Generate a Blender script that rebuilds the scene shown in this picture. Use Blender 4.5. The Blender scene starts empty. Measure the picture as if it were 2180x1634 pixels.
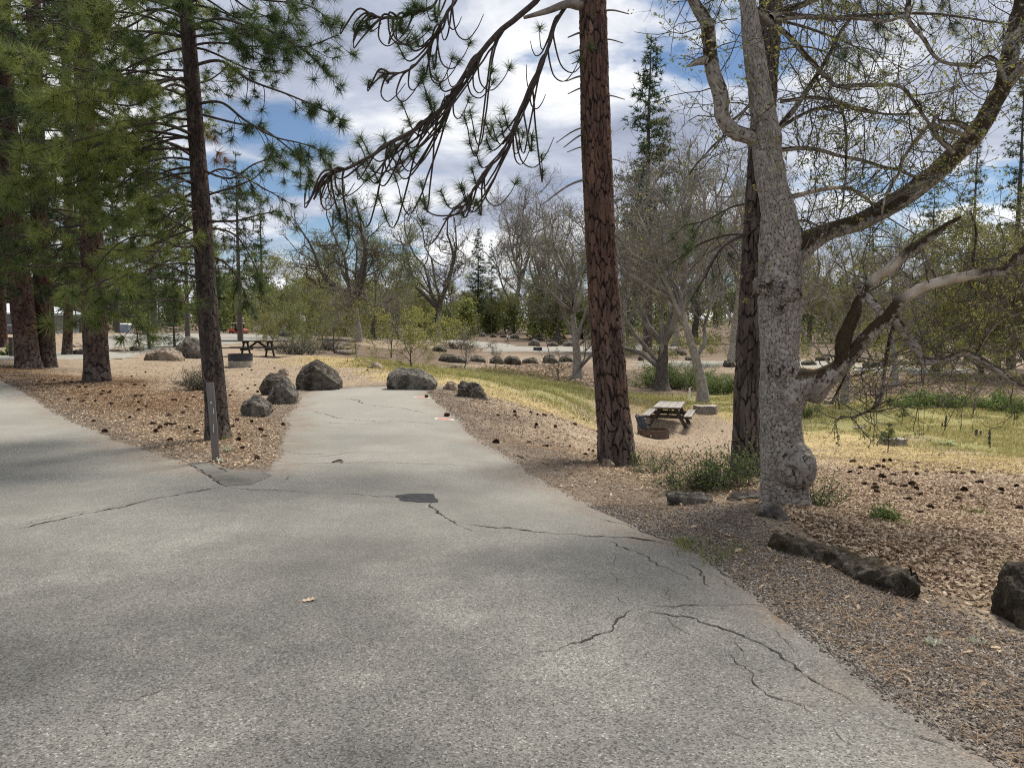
import bpy, bmesh, math, random
import numpy as np
from mathutils import Vector, Matrix

# ------------------------------------------------------------------ camera, sky, sun, exposure
SC = bpy.context.scene
COL = SC.collection
IMW, IMH, FPX = 2180.0, 1634.0, 1600.0
CAMZ = 1.6
PITCH = math.atan((817.0 - 700.0) / FPX)          # the horizon lies at row 700
cam_d = bpy.data.cameras.new('camera')
cam = bpy.data.objects.new('camera', cam_d)
COL.objects.link(cam)
cam.location = (0, 0, CAMZ)
cam.rotation_euler = (math.pi / 2 - PITCH, 0, 0)
cam_d.sensor_width = 36.0
cam_d.lens = FPX / IMW * 36.0
cam_d.clip_start = 0.05
cam_d.clip_end = 3000
SC.camera = cam

SUN_EL, SUN_AZ = math.radians(58), math.radians(38)     # azimuth clockwise from +Y
world = bpy.data.worlds.new('World')
SC.world = world
world.use_nodes = True
wn, wl = world.node_tree.nodes, world.node_tree.links
wn.clear()
w_out = wn.new('ShaderNodeOutputWorld')
sky = wn.new('ShaderNodeTexSky'); sky.sky_type = 'NISHITA'; sky.sun_disc = False
sky.sun_elevation = SUN_EL; sky.sun_rotation = SUN_AZ; sky.altitude = 900; sky.air_density = 1.0
sky.dust_density = 0.2; sky.ozone_density = 3.0
bg_sky = wn.new('ShaderNodeBackground'); bg_sky.inputs[1].default_value = 0.07
wl.new(sky.outputs[0], bg_sky.inputs[0])
tc = wn.new('ShaderNodeTexCoord')
sep = wn.new('ShaderNodeSeparateXYZ'); wl.new(tc.outputs['Generated'], sep.inputs[0])
def wmath(op, a, b=None):
    n = wn.new('ShaderNodeMath'); n.operation = op
    for i, v in enumerate((a, b)):
        if v is None: continue
        if isinstance(v, (int, float)): n.inputs[i].default_value = v
        else: wl.new(v, n.inputs[i])
    return n.outputs[0]
zc = wmath('ADD', wmath('MAXIMUM', sep.outputs[2], 0.0), 0.16)
cx, cy = wmath('DIVIDE', sep.outputs[0], zc), wmath('DIVIDE', sep.outputs[1], zc)
comb = wn.new('ShaderNodeCombineXYZ'); wl.new(cx, comb.inputs[0]); wl.new(cy, comb.inputs[1])
def wnoise(scale, detail, rough, off, dist=0.0):
    m = wn.new('ShaderNodeMapping'); m.inputs['Location'].default_value = off
    wl.new(comb.outputs[0], m.inputs[0])
    n = wn.new('ShaderNodeTexNoise'); n.inputs['Scale'].default_value = scale
    n.inputs['Detail'].default_value = detail; n.inputs['Roughness'].default_value = rough
    n.inputs['Distortion'].default_value = dist
    wl.new(m.outputs[0], n.inputs[0]); return n.outputs[0]
def wramp(fac, stops):
    r = wn.new('ShaderNodeValToRGB'); wl.new(fac, r.inputs[0])
    el = r.color_ramp.elements
    while len(el) < len(stops): el.new(0.5)
    for e, (p, c) in zip(el, stops): e.position = p; e.color = (*c, 1)
    return r.outputs[0]
cover = wramp(wnoise(1.15, 9, 0.56, (2.2, 2.9, 0.0), 0.25), [(0.385, (0, 0, 0)), (0.46, (1, 1, 1))])
shade = wramp(wnoise(1.5, 8, 0.58, (9.9, 15.5, 1.0), 0.4),
              [(0.32, (0.33, 0.37, 0.48)), (0.46, (0.50, 0.545, 0.65)), (0.55, (0.80, 0.82, 0.86)), (0.64, (1.0, 1.0, 1.0))])
bg_cl = wn.new('ShaderNodeBackground'); bg_cl.inputs[1].default_value = 0.86
wl.new(shade, bg_cl.inputs[0])
wmix = wn.new('ShaderNodeMixShader')
wl.new(cover, wmix.inputs[0]); wl.new(bg_sky.outputs[0], wmix.inputs[1]); wl.new(bg_cl.outputs[0], wmix.inputs[2])
wl.new(wmix.outputs[0], w_out.inputs[0])

sun_d = bpy.data.lights.new('sun', 'SUN')
sun_d.energy = 4.2; sun_d.angle = math.radians(16); sun_d.color = (1.0, 0.95, 0.87)
sun = bpy.data.objects.new('sun', sun_d); COL.objects.link(sun)
sdir = Vector((math.sin(SUN_AZ) * math.cos(SUN_EL), math.cos(SUN_AZ) * math.cos(SUN_EL), math.sin(SUN_EL)))
sun.rotation_euler = (-sdir).to_track_quat('-Z', 'Y').to_euler()
sun.location = (0, 0, 60)

vs = SC.view_settings
vs.view_transform = 'Standard'; vs.look = 'None'; vs.gamma = 1.0; vs.use_curve_mapping = False
vs.exposure = 0.42
SC.cycles.filter_width = 1.1; SC.cycles.use_denoising = False; SC.cycles.sample_clamp_indirect = 2.0; SC.cycles.sample_clamp_direct = 6.0; SC.cycles.max_bounces = 6; SC.cycles.diffuse_bounces = 3; SC.cycles.transparent_max_bounces = 4

# ------------------------------------------------------------------ helpers: noise, pixels to rays, terrain
RNG = np.random.default_rng(5)
random.seed(5)

def _hash(ix, iy, iz):
    h = (ix.astype(np.int64) * 374761393 + iy.astype(np.int64) * 668265263 + iz.astype(np.int64) * 2147483647 // 7)
    h = (h ^ (h >> 13)) * 1274126177
    h = h ^ (h >> 16)
    return (h & 0xFFFFFF).astype(np.float64) / float(0xFFFFFF)

def vnoise(p):
    p = np.asarray(p, float); i = np.floor(p).astype(np.int64); f = p - i; f = f * f * (3 - 2 * f)
    r = 0
    for dx in (0, 1):
        for dy in (0, 1):
            for dz in (0, 1):
                w = (f[:, 0] if dx else 1 - f[:, 0]) * (f[:, 1] if dy else 1 - f[:, 1]) * (f[:, 2] if dz else 1 - f[:, 2])
                r = r + w * _hash(i[:, 0] + dx, i[:, 1] + dy, i[:, 2] + dz)
    return r * 2 - 1

def fbm(p, oct=4, lac=2.03, gain=0.5):
    p = np.asarray(p, float); a, s = 1.0, 0
    for o in range(oct):
        s = s + a * vnoise(p + 17.3 * o); p = p * lac; a *= gain
    return s

def sm(a, b, x):
    t = np.clip((x - a) / (b - a), 0, 1); return t * t * (3 - 2 * t)

CP, SP = math.cos(PITCH), math.sin(PITCH)
def ray(px, py):
    x = (px - IMW / 2) / FPX; v = -(py - IMH / 2) / FPX
    return np.array([x, CP + v * SP, -SP + v * CP])
def P(px, py, Z):
    """point on the ray of a pixel at the ground distance Z (metres along +Y)"""
    d = ray(px, py); return np.array([0, 0, CAMZ]) + d * (Z / d[1])
def PX(n, Z):
    return n * Z / FPX

CTRL = [(780, 825, 20), (900, 823, 20), (670, 828, 20), (620, 900, 13.3), (0, 765, 26), (540, 760, 35), (205, 815, 20), (75, 785, 25),
        (100, 757, 33), (300, 748, 38), (200, 712, 75), (350, 712, 75), (0, 808, 20.5), (350, 790, 26), (450, 850, 17),
        (1290, 985, 10), (1670, 1085, 7), (1590, 1015, 9), (1390, 932, 25), (1447, 914, 27.3), (1520, 882, 30), (1495, 855, 35),
        (1410, 832, 42), (1228, 806, 46), (1910, 945, 20), (2100, 960, 19), (1750, 930, 22), (1850, 870, 30), (2150, 875, 30),
        (1800, 858, 33), (1750, 775, 60), (1905, 820, 40), (1905, 850, 33), (1800, 1200, 5.2), (2150, 1350, 4), (2150, 1100, 7.5),
        (2150, 1000, 12), (1800, 1000, 12.5), (1000, 860, 17), (1100, 860, 19), (1200, 900, 16), (1200, 850, 24), (1100, 820, 28),
        (1250, 835, 32), (1000, 800, 34), (900, 780, 36), (800, 765, 38), (880, 785, 40), (1100, 800, 42), (1100, 777, 52),
        (1200, 770, 56), (1150, 743, 82), (760, 760, 45), (760, 725, 62), (860, 745, 60), (930, 727, 120), (1100, 708, 170),
        (1250, 705, 190), (600, 715, 90), (1750, 745, 90), (1750, 735, 120), (2100, 745, 80), (1450, 772, 66), (1400, 730, 110),
        (2100, 800, 48), (1300, 1060, 7.9), (1130, 950, 11), (450, 940, 10.7),
        (1390, 960, 19.5), (1390, 985, 13.6), (1300, 930, 17), (1500, 960, 19.5), (1250, 960, 12.2), (1500, 1000, 12), (1700, 985, 14), (1390, 945, 22.8), (1500, 930, 22.5)]
pts = [P(*c) for c in CTRL]
flat = [(-8, 0, 0), (-4, 3, 0), (0, 0, 0), (0, 3, 0), (2, 3, 0), (0, 6, 0), (-5, 6, 0), (2, 6, 0), (0, 10, 0), (-5, 10, 0.0), (-2, 14, 0), (-10, 8, .02),
        (-15, 14, .1), (0, -20, 0), (-30, -20, .2), (30, -20, -.4), (60, 20, -1.6), (-60, 20, 1.2), (-150, 150, 3), (150, 150, 1), (0, 300, 3.5),
        (-200, 400, 7), (200, 400, 6), (0, 450, 6), (-200, -60, 1), (200, -60, -1), (14, 6, -.6), (5, 0, -.1), (30, 30, -1.7), (300, 100, 2), (-300, 100, 4)]
C3 = np.array([list(p) for p in pts] + [list(map(float, p)) for p in flat])
def _phi(r2): return 0.5 * r2 * np.log(r2 + 1e-9)
_XY = C3[:, :2] / 30.0
NC = len(C3)
_K = _phi(((_XY[:, None] - _XY[None]) ** 2).sum(-1)) + np.eye(NC) * 0.0004
_Pm = np.c_[np.ones(NC), _XY]
_A = np.block([[_K, _Pm], [_Pm.T, np.zeros((3, 3))]])
_S = np.linalg.solve(_A, np.r_[C3[:, 2], np.zeros(3)])
def hb(x, y):
    """height of the land (no small relief)"""
    x = np.atleast_1d(np.asarray(x, float)); y = np.atleast_1d(np.asarray(y, float))
    out = np.empty(x.shape)
    q = np.c_[x.ravel(), y.ravel()] / 30.0
    o = out.reshape(-1)
    for a in range(0, len(q), 20000):
        s = q[a:a + 20000]
        k = _phi(((s[:, None] - _XY[None]) ** 2).sum(-1))
        o[a:a + 20000] = k @ _S[:NC] + _S[NC] + s @ _S[NC + 1:]
    return out
_T = np.cumsum(np.maximum(0.04, 0.008 * np.exp(np.linspace(0, 1, 900) * 5.6)))
_T = 1.2 + _T * (420.0 / _T[-1])
def G(px, py):
    """where the ray of a pixel meets the land"""
    d = ray(px, py); d = d / d[1]
    z = CAMZ + d[2] * _T - hb(d[0] * _T, _T)
    i = np.argmax(z < 0) if (z < 0).any() else len(_T) - 1
    i = max(i, 1)
    a, b = _T[i - 1], _T[i]
    f = z[i - 1] / max(z[i - 1] - z[i], 1e-6)
    t = a + (b - a) * min(max(f, 0), 1)
    return np.array([d[0] * t, t, CAMZ + d[2] * t])
def on(x, y, up=0.0):
    return np.array([x, y, float(hb(x, y)[0]) + up])

# ------------------------------------------------------------------ helpers: meshes, materials, things
class MB:
    def __init__(s): s.v, s.f, s.m, s.t, s.n = [], [], [], [], 0
    def add(s, v, f, mat=0, tint=0.5):
        v = np.asarray(v, float).reshape(-1, 3); f = np.asarray(f, np.int64)
        s.v.append(v); s.f.append(f + s.n); s.m.append(np.full(len(f), mat, np.int32))
        s.t.append(np.broadcast_to(np.asarray(tint, float), (len(v),)).copy()); s.n += len(v)
    def box(s, c, d, R=None, mat=0, tint=0.5, taper=1.0):
        x, y, z = np.array(d) / 2.0
        v = np.array([[-x, -y, -z], [x, -y, -z], [x, y, -z], [-x, y, -z], [-x * taper, -y * taper, z], [x * taper, -y * taper, z], [x * taper, y * taper, z], [-x * taper, y * taper, z]])
        if R is not None: v = v @ np.array(R).T
        s.add(v + np.array(c), [[0, 3, 2, 1], [4, 5, 6, 7], [0, 1, 5, 4], [1, 2, 6, 5], [2, 3, 7, 6], [3, 0, 4, 7]], mat, tint)
    def build(s, name, mats, parent=None, smooth=True, attrs=None):
        me = bpy.data.meshes.new(name)
        if s.n:
            v = np.concatenate(s.v); me.vertices.add(len(v)); me.vertices.foreach_set('co', v.ravel())
            sizes = np.concatenate([np.full(len(f), f.shape[1], np.int64) for f in s.f])
            loops = np.concatenate([f.ravel() for f in s.f])
            me.loops.add(len(loops)); me.loops.foreach_set('vertex_index', loops.astype(np.int32))
            me.polygons.add(len(sizes))
            me.polygons.foreach_set('loop_start', np.r_[0, np.cumsum(sizes)[:-1]].astype(np.int32))
            me.polygons.foreach_set('material_index', np.concatenate(s.m))
            me.polygons.foreach_set('use_smooth', np.full(len(sizes), smooth))
            a = me.attributes.new('tint', 'FLOAT', 'POINT'); a.data.foreach_set('value', np.concatenate(s.t).astype(np.float32))
            for k, arr in (attrs or {}).items():
                a = me.attributes.new(k, 'FLOAT', 'POINT'); a.data.foreach_set('value', np.asarray(arr, np.float32))
            me.update(calc_edges=True)
        for m in (mats if isinstance(mats, (list, tuple)) else [mats]): me.materials.append(m)
        return link(name, me, parent)
def link(name, me, parent=None):
    o = bpy.data.objects.new(name, me); COL.objects.link(o)
    if parent is not None: o.parent = parent
    return o
def tag(o, label=None, cat=None, group=None, kind=None):
    if label: o['label'] = label
    if cat: o['category'] = cat
    if group: o['group'] = group
    if kind: o['kind'] = kind
    return o
def thing(name, label, cat, loc=(0, 0, 0), group=None):
    o = bpy.data.objects.new(name, None); COL.objects.link(o); o.location = [float(c) for c in loc]
    o.empty_display_size = 0.1
    return tag(o, label, cat, group)
def copy_tree(o, parent=None):
    c = o.copy(); COL.objects.link(c); c.parent = parent
    for ch in KIDS.get(o.as_pointer(), []): copy_tree(ch, c)
    return c
KIDS = {}
def note(root): KIDS[root.as_pointer()] = [o for o in COL.objects if o.parent is root]

def catmull(pts, rad, n):
    p = np.asarray(pts, float); r = np.asarray(rad, float)
    if len(p) < 3:
        t = np.linspace(0, 1, n)[:, None]; return p[0] * (1 - t) + p[-1] * t, np.interp(t[:, 0], [0, 1], [r[0], r[-1]])
    q = np.vstack([2 * p[0] - p[1], p, 2 * p[-1] - p[-2]])
    u = np.linspace(0, len(p) - 1 - 1e-9, n); i = u.astype(int); f = (u - i)[:, None]
    a, b, c, d = q[i], q[i + 1], q[i + 2], q[i + 3]
    o = 0.5 * (2 * b + (c - a) * f + (2 * a - 5 * b + 4 * c - d) * f ** 2 + (3 * b - a - 3 * c + d) * f ** 3)
    return o, np.interp(u, np.arange(len(p)), r)
_CS = {}
def ring(k):
    if k not in _CS:
        a = np.arange(k) / k * 2 * math.pi; _CS[k] = (np.cos(a), np.sin(a))
    return _CS[k]
def frames(p):
    t = np.gradient(p, axis=0); t /= np.linalg.norm(t, axis=1)[:, None] + 1e-12
    ref = np.array([0.0, 0, 1]) if abs(t[:, 2]).mean() < 0.8 else np.array([1.0, 0, 0])
    n = np.cross(t, ref); n /= np.linalg.norm(n, axis=1)[:, None] + 1e-12
    return t, n, np.cross(n, t)
_FQ = {}
def quads(n, k):
    if (n, k) not in _FQ:
        i = np.arange(n - 1)[:, None] * k; j = np.arange(k)[None]; j2 = (j + 1) % k
        _FQ[(n, k)] = np.stack([i + j, i + j2, i + k + j2, i + k + j], -1).reshape(-1, 4)
    return _FQ[(n, k)]
def tube(mb, p, r, k=6, mat=0, tint=0.5, cap=False):
    p = np.asarray(p, float); r = np.broadcast_to(np.asarray(r, float), (len(p),))
    t, n, b = frames(p); c, s = ring(k)
    v = p[:, None] + r[:, None, None] * (c[None, :, None] * n[:, None] + s[None, :, None] * b[:, None])
    mb.add(v.reshape(-1, 3), quads(len(p), k), mat, tint)
    if cap:
        mb.add(np.vstack([v[-1], p[-1][None]]), [[j, (j + 1) % k, k] for j in range(k)], mat, tint)
        mb.add(np.vstack([v[0], p[0][None]]), [[(j + 1) % k, j, k] for j in range(k)], mat, tint)
def unit(v): return v / (np.linalg.norm(v) + 1e-12)

# node material helper ------------------------------------------------
class NM:
    def __init__(s, name, rough=0.9, spec=0.2):
        s.m = bpy.data.materials.new(name); s.m.use_nodes = True
        s.n, s.l = s.m.node_tree.nodes, s.m.node_tree.links
        s.b = s.n['Principled BSDF']; s.b.inputs['Roughness'].default_value = rough
        s.b.inputs['Specular IOR Level'].default_value = spec
        s.co = s.n.new('ShaderNodeTexCoord').outputs['Object']
    def val(s, sock, v):
        if v is None: return
        if isinstance(v, (int, float)): sock.default_value = v
        elif isinstance(v, tuple): sock.default_value = (*v, 1) if len(v) == 3 and sock.type == 'RGBA' else v
        else: s.l.new(v, sock)
    def math(s, op, a, b=None, clamp=False):
        n = s.n.new('ShaderNodeMath'); n.operation = op; n.use_clamp = clamp; s.val(n.inputs[0], a); s.val(n.inputs[1], b); return n.outputs[0]
    def attr(s, name):
        n = s.n.new('ShaderNodeAttribute'); n.attribute_name = name; return n.outputs['Fac']
    def mapped(s, scale, co=None):
        n = s.n.new('ShaderNodeMapping'); n.inputs['Scale'].default_value = scale; s.l.new(co or s.co, n.inputs[0]); return n.outputs[0]
    def noise(s, scale, detail=4, rough=0.55, co=None, dist=0.0):
        n = s.n.new('ShaderNodeTexNoise'); n.inputs['Scale'].default_value = scale; n.inputs['Detail'].default_value = detail
        n.inputs['Roughness'].default_value = rough; n.inputs['Distortion'].default_value = dist; s.l.new(co or s.co, n.inputs[0]); return n.outputs[0]
    def vor(s, scale, feature='F1', co=None, out='Distance', rnd=1.0):
        n = s.n.new('ShaderNodeTexVoronoi'); n.feature = feature; n.inputs['Scale'].default_value = scale; n.inputs['Randomness'].default_value = rnd
        s.l.new(co or s.co, n.inputs[0]); return n.outputs[out]
    def ramp(s, fac, stops, interp='LINEAR'):
        r = s.n.new('ShaderNodeValToRGB'); s.l.new(fac, r.inputs[0]); r.color_ramp.interpolation = interp; el = r.color_ramp.elements
        while len(el) < len(stops): el.new(0.5)
        for e, (p, c) in zip(el, stops): e.position = p; e.color = (c, c, c, 1) if isinstance(c, (int, float)) else (*c, 1)
        return r.outputs[0]
    def mix(s, fac, a, b, mode='MIX'):
        n = s.n.new('ShaderNodeMix'); n.data_type = 'RGBA'; n.blend_type = mode
        s.val(n.inputs[0], fac); s.val(n.inputs[6], a); s.val(n.inputs[7], b); return n.outputs[2]
    def color(s, c): s.val(s.b.inputs['Base Color'], c); return s
    def bump(s, h, strength=0.5, dist=0.01, prev=None):
        n = s.n.new('ShaderNodeBump'); n.inputs['Strength'].default_value = strength; n.inputs['Distance'].default_value = dist
        s.l.new(h, n.inputs['Height'])
        if prev is not None: s.l.new(prev, n.inputs['Normal'])
        s.l.new(n.outputs[0], s.b.inputs['Normal']); return n.outputs[0]

def simple(name, c1, c2, scale=8, rough=0.85, bump=0.0, bscale=40, spec=0.2, metal=0.0):
    k = NM(name, rough, spec)
    k.color(k.mix(k.ramp(k.noise(scale, 6, 0.6), [(0.35, 0.0), (0.65, 1.0)]), c1, c2))
    if bump: k.bump(k.noise(bscale, 5, 0.6), bump, 0.01)
    k.b.inputs['Metallic'].default_value = metal
    return k.m
def foliage(name, stops, transl=0.35, rough=0.6, vary=False):
    """leaf or needle material: colour by the tint of each leaf, some light through"""
    k = NM(name, rough, 0.25)
    c = k.ramp(k.attr('tint'), stops)
    if vary:
        rnd = k.n.new('ShaderNodeObjectInfo').outputs['Random']
        c = k.mix(1.0, c, k.ramp(rnd, [(0.0, (0.72, 0.80, 0.85)), (0.35, (1.05, 0.98, 0.85)), (0.7, (0.85, 0.78, 0.80)), (1.0, (1.25, 1.15, 0.95))]), 'MULTIPLY')
    k.color(c)
    tr = k.n.new('ShaderNodeBsdfTranslucent'); k.l.new(c, tr.inputs[0])
    mx = k.n.new('ShaderNodeMixShader'); mx.inputs[0].default_value = transl
    k.l.new(k.b.outputs[0], mx.inputs[1]); k.l.new(tr.outputs[0], mx.inputs[2])
    k.l.new(mx.outputs[0], k.n['Material Output'].inputs[0])
    return k.m

# ------------------------------------------------------------------ materials
def m_asphalt():
    k = NM('asphalt', 0.9, 0.25)
    big = k.noise(0.42, 5, 0.62); mid = k.noise(2.3, 5, 0.6)
    base = k.mix(k.ramp(big, [(0.38, 0.0), (0.60, 1.0)]), (0.082, 0.079, 0.072), (0.205, 0.196, 0.172))
    base = k.mix(k.ramp(mid, [(0.42, 0.35), (0.62, 0.0)]), base, (0.085, 0.083, 0.078))
    base = k.mix(k.ramp(k.noise(0.9, 3, 0.5, k.mapped((1.0, 0.35, 1.0))), [(0.28, 0.6), (0.40, 0.0)]), base, (0.075, 0.073, 0.07))
    sp = k.vor(120, out='Color')
    sx = k.n.new('ShaderNodeSeparateColor'); k.l.new(sp, sx.inputs[0])
    spk = k.ramp(sx.outputs[0], [(0.0, 0.42), (0.35, 0.92), (0.75, 1.2), (0.955, 1.35), (0.98, 2.0)], 'LINEAR')
    base = k.mix(1.0, base, spk, 'MULTIPLY')
    fine = k.ramp(k.noise(170, 3, 0.7), [(0.3, 0.6), (0.7, 1.4)])
    base = k.mix(1.0, base, fine, 'MULTIPLY')
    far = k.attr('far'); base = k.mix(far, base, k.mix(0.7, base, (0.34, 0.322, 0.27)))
    dirt = k.math('MULTIPLY', k.attr('dirt'), k.ramp(k.noise(5, 6, 0.7), [(0.35, 0.1), (0.6, 1.0)]))
    base = k.mix(dirt, base, k.mix(k.ramp(k.noise(40, 4, 0.7), [(0.4, 0.0), (0.6, 1.0)]), (0.12, 0.09, 0.066), (0.26, 0.20, 0.15)))
    k.color(base)
    b1 = k.bump(k.vor(95), 0.5, 0.004)
    k.bump(k.noise(260, 2, 0.6), 0.35, 0.003, b1)
    return k.m
def m_ground():
    k = NM('earth', 0.95, 0.1)
    n1, n2, n3 = k.noise(0.7, 6, 0.6), k.noise(7, 6, 0.65), k.noise(55, 5, 0.7)
    v = k.n.new('ShaderNodeSeparateColor'); k.l.new(k.vor(22, out='Color'), v.inputs[0])
    vs2 = k.n.new('ShaderNodeSeparateColor'); k.l.new(k.vor(60, out='Color'), vs2.inputs[0])
    sand = k.mix(k.ramp(n2, [(0.3, 0.0), (0.7, 1.0)]), (0.255, 0.192, 0.132), (0.375, 0.295, 0.205))
    sand = k.mix(k.ramp(n3, [(0.40, 0.75), (0.52, 0.0)]), sand, (0.13, 0.098, 0.07)); sand = k.mix(k.ramp(v.outputs[0], [(0.86, 0.0), (0.9, 0.6)]), sand, (0.46, 0.38, 0.28))
    litter = k.mix(v.outputs[0], (0.10, 0.07, 0.046), (0.40, 0.30, 0.20))
    litter = k.mix(k.ramp(n3, [(0.38, 0.7), (0.6, 0.0)]), litter, (0.06, 0.042, 0.028))
    duff = k.mix(k.ramp(n3, [(0.3, 0.0), (0.7, 1.0)]), (0.105, 0.052, 0.026), (0.24, 0.13, 0.062))
    gravel = k.mix(vs2.outputs[0], (0.095, 0.078, 0.062), (0.245, 0.208, 0.168))
    gravel = k.mix(k.ramp(n2, [(0.4, 0.6), (0.62, 0.0)]), gravel, (0.15, 0.112, 0.078))
    straw = k.mix(k.ramp(n2, [(0.3, 0.0), (0.7, 1.0)]), (0.33, 0.25, 0.115), (0.49, 0.39, 0.19))
    straw = k.mix(k.ramp(n3, [(0.35, 0.5), (0.55, 0.0)]), straw, (0.19, 0.14, 0.07))
    green = k.mix(k.ramp(n2, [(0.3, 0.0), (0.7, 1.0)]), (0.17, 0.175, 0.065), (0.33, 0.285, 0.12))
    brown = k.mix(k.ramp(n2, [(0.3, 0.0), (0.7, 1.0)]), (0.115, 0.085, 0.062), (0.235, 0.175, 0.125))
    brown = k.mix(k.ramp(n3, [(0.4, 0.6), (0.6, 0.0)]), brown, (0.07, 0.05, 0.038))
    wob = k.ramp(n2, [(0.3, -0.22), (0.7, 0.22)])
    def w(name):
        return k.math('MULTIPLY', k.math('ADD', k.attr(name), k.math('MULTIPLY', k.math('SUBTRACT', n2, 0.5), 0.9), True),
                      k.ramp(k.attr(name), [(0.02, 0.0), (0.2, 1.0)]), True)
    c = sand
    for name, col in (('brown', brown), ('straw', straw), ('green', green), ('litter', litter), ('duff', duff), ('gravel', gravel)):
        c = k.mix(w(name), c, col)
    c = k.mix(1.0, c, k.ramp(n1, [(0.3, 0.86), (0.7, 1.1)]), 'MULTIPLY')
    k.color(c)
    b = k.bump(n2, 0.5, 0.03); k.bump(n3, 0.7, 0.012, b)
    return k.m
def m_pinebark(name, hi, lo, crev):
    k = NM(name, 0.9, 0.15)
    n = k.noise(30, 5, 0.65)
    plate = k.mix(k.attr('cid'), lo, hi)
    plate = k.mix(k.ramp(n, [(0.35, 0.45), (0.6, 0.0)]), plate, tuple(c * 0.5 for c in lo))
    grey = k.mix(k.attr('cid'), (0.052, 0.043, 0.037), (0.165, 0.138, 0.118))
    plate = k.mix(k.attr('grey'), plate, grey)
    plate = k.mix(1.0, plate, k.ramp(k.noise(9, 6, 0.7, k.mapped((1, 1, 0.22))), [(0.3, 0.6), (0.7, 1.3)]), 'MULTIPLY')
    c = k.mix(k.ramp(k.attr('edge'), [(0.06, 0.0), (0.52, 1.0)]), crev, plate)
    k.color(c); k.bump(n, 0.8, 0.012)
    return k.m
def m_oakbark():
    k = NM('oak_bark', 0.92, 0.12)
    n = k.noise(35, 5, 0.65); n2 = k.noise(3.5, 5, 0.65)
    plate = k.mix(k.attr('cid'), (0.19, 0.165, 0.14), (0.385, 0.348, 0.30))
    plate = k.mix(k.ramp(n, [(0.35, 0.4), (0.6, 0.0)]), plate, (0.12, 0.10, 0.085))
    plate = k.mix(k.ramp(n2, [(0.5, 0.0), (0.68, 0.4)]), plate, (0.42, 0.39, 0.345))
    c = k.mix(k.ramp(k.attr('edge'), [(0.06, 0.0), (0.42, 1.0)]), (0.028, 0.022, 0.017), plate)
    moss = k.mix(n, (0.014, 0.010, 0.005), (0.052, 0.035, 0.014))  # moss on the limbs; on thin branches it also paints backlit darkness
    mf = k.math('ADD', k.attr('moss'), k.math('MULTIPLY', k.math('SUBTRACT', k.noise(11, 7, 0.75), 0.5), 1.5))
    c = k.mix(k.ramp(mf, [(0.50, 0.0), (0.60, 0.95)]), c, moss)
    c = k.mix(k.attr('bare'), c, k.mix(k.ramp(k.noise(6, 5, 0.6, k.mapped((1, 1, 0.3))), [(0.35, 0.0), (0.65, 1.0)]), (0.30, 0.235, 0.17), (0.55, 0.49, 0.41)))
    k.color(c); k.bump(n, 0.8, 0.012)
    return k.m
def m_rock(name, dark, light, lichen, moss=(0.05, 0.045, 0.02), mossy=0.0):
    k = NM(name, 0.92, 0.15)
    n, n2, n3 = k.noise(2.6, 8, 0.65), k.noise(16, 6, 0.7), k.noise(60, 4, 0.7)
    c = k.mix(k.ramp(n, [(0.3, 0.0), (0.7, 1.0)]), dark, light)
    c = k.mix(k.ramp(k.noise(2.1, 7, 0.7), [(0.44, 0.7), (0.52, 0.0)]), c, tuple(x * 0.45 for x in dark))
    c = k.mix(k.ramp(k.noise(8, 9, 0.78), [(0.53, 0.0), (0.58, 0.75)]), c, lichen)
    c = k.mix(k.ramp(k.noise(10, 9, 0.78, dist=0.4), [(0.40, 0.9), (0.46, 0.0)]), c, tuple(x * 0.3 for x in dark))
    c = k.mix(k.ramp(k.noise(4.1, 6, 0.7), [(0.5 - 0.1 * mossy, 0.0), (0.62, 0.9 * mossy)]), c, moss)
    c = k.mix(1.0, c, k.ramp(n3, [(0.3, 0.75), (0.7, 1.2)]), 'MULTIPLY')
    k.color(c); b = k.bump(k.noise(8, 9, 0.75), 1.0, 0.07); k.bump(n3, 0.7, 0.012, b)
    return k.m
M = {}
M['asphalt'] = m_asphalt(); M['earth'] = m_ground()
M['crack'] = simple('crack_filler', (0.018, 0.016, 0.013), (0.045, 0.036, 0.026), 30)
M['patch'] = simple('asphalt_patch', (0.032, 0.032, 0.034), (0.06, 0.06, 0.06), 20, 0.85, 0.5, 150)
M['apron'] = simple('apron_asphalt', (0.115, 0.108, 0.092), (0.18, 0.17, 0.148), 3, 0.9, 0.5, 120)
M['bark_red'] = m_pinebark('pine_bark_red', (0.19, 0.11, 0.078), (0.078, 0.046, 0.035), (0.014, 0.010, 0.009))
M['bark_dark'] = m_pinebark('pine_bark_dark', (0.098, 0.066, 0.052), (0.044, 0.031, 0.026), (0.013, 0.010, 0.009))
M['bark_mid'] = m_pinebark('pine_bark_brown', (0.125, 0.068, 0.048), (0.055, 0.033, 0.026), (0.013, 0.010, 0.009))
M['oak'] = m_oakbark()
M['branch'] = simple('pine_branch_bark', (0.040, 0.031, 0.026), (0.085, 0.066, 0.054), 20, 0.9, 0.5, 90)
M['deadwood'] = simple('grey_dead_wood', (0.11, 0.09, 0.073), (0.27, 0.235, 0.195), 10, 0.9, 0.4, 60)
M['twig_far'] = simple('bare_branch_bark', (0.105, 0.093, 0.082), (0.29, 0.262, 0.23), 1.2, 0.9)
M['twig'] = simple('oak_twig_bark', (0.055, 0.046, 0.038), (0.155, 0.135, 0.112), 6, 0.9, 0.3, 60)
M['needle'] = foliage('pine_needles', [(0.0, (0.026, 0.045, 0.019)), (0.45, (0.072, 0.108, 0.034)), (0.9, (0.24, 0.27, 0.066)), (0.96, (0.24, 0.27, 0.066)), (1.0, (0.28, 0.15, 0.055))], 0.4)
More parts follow.
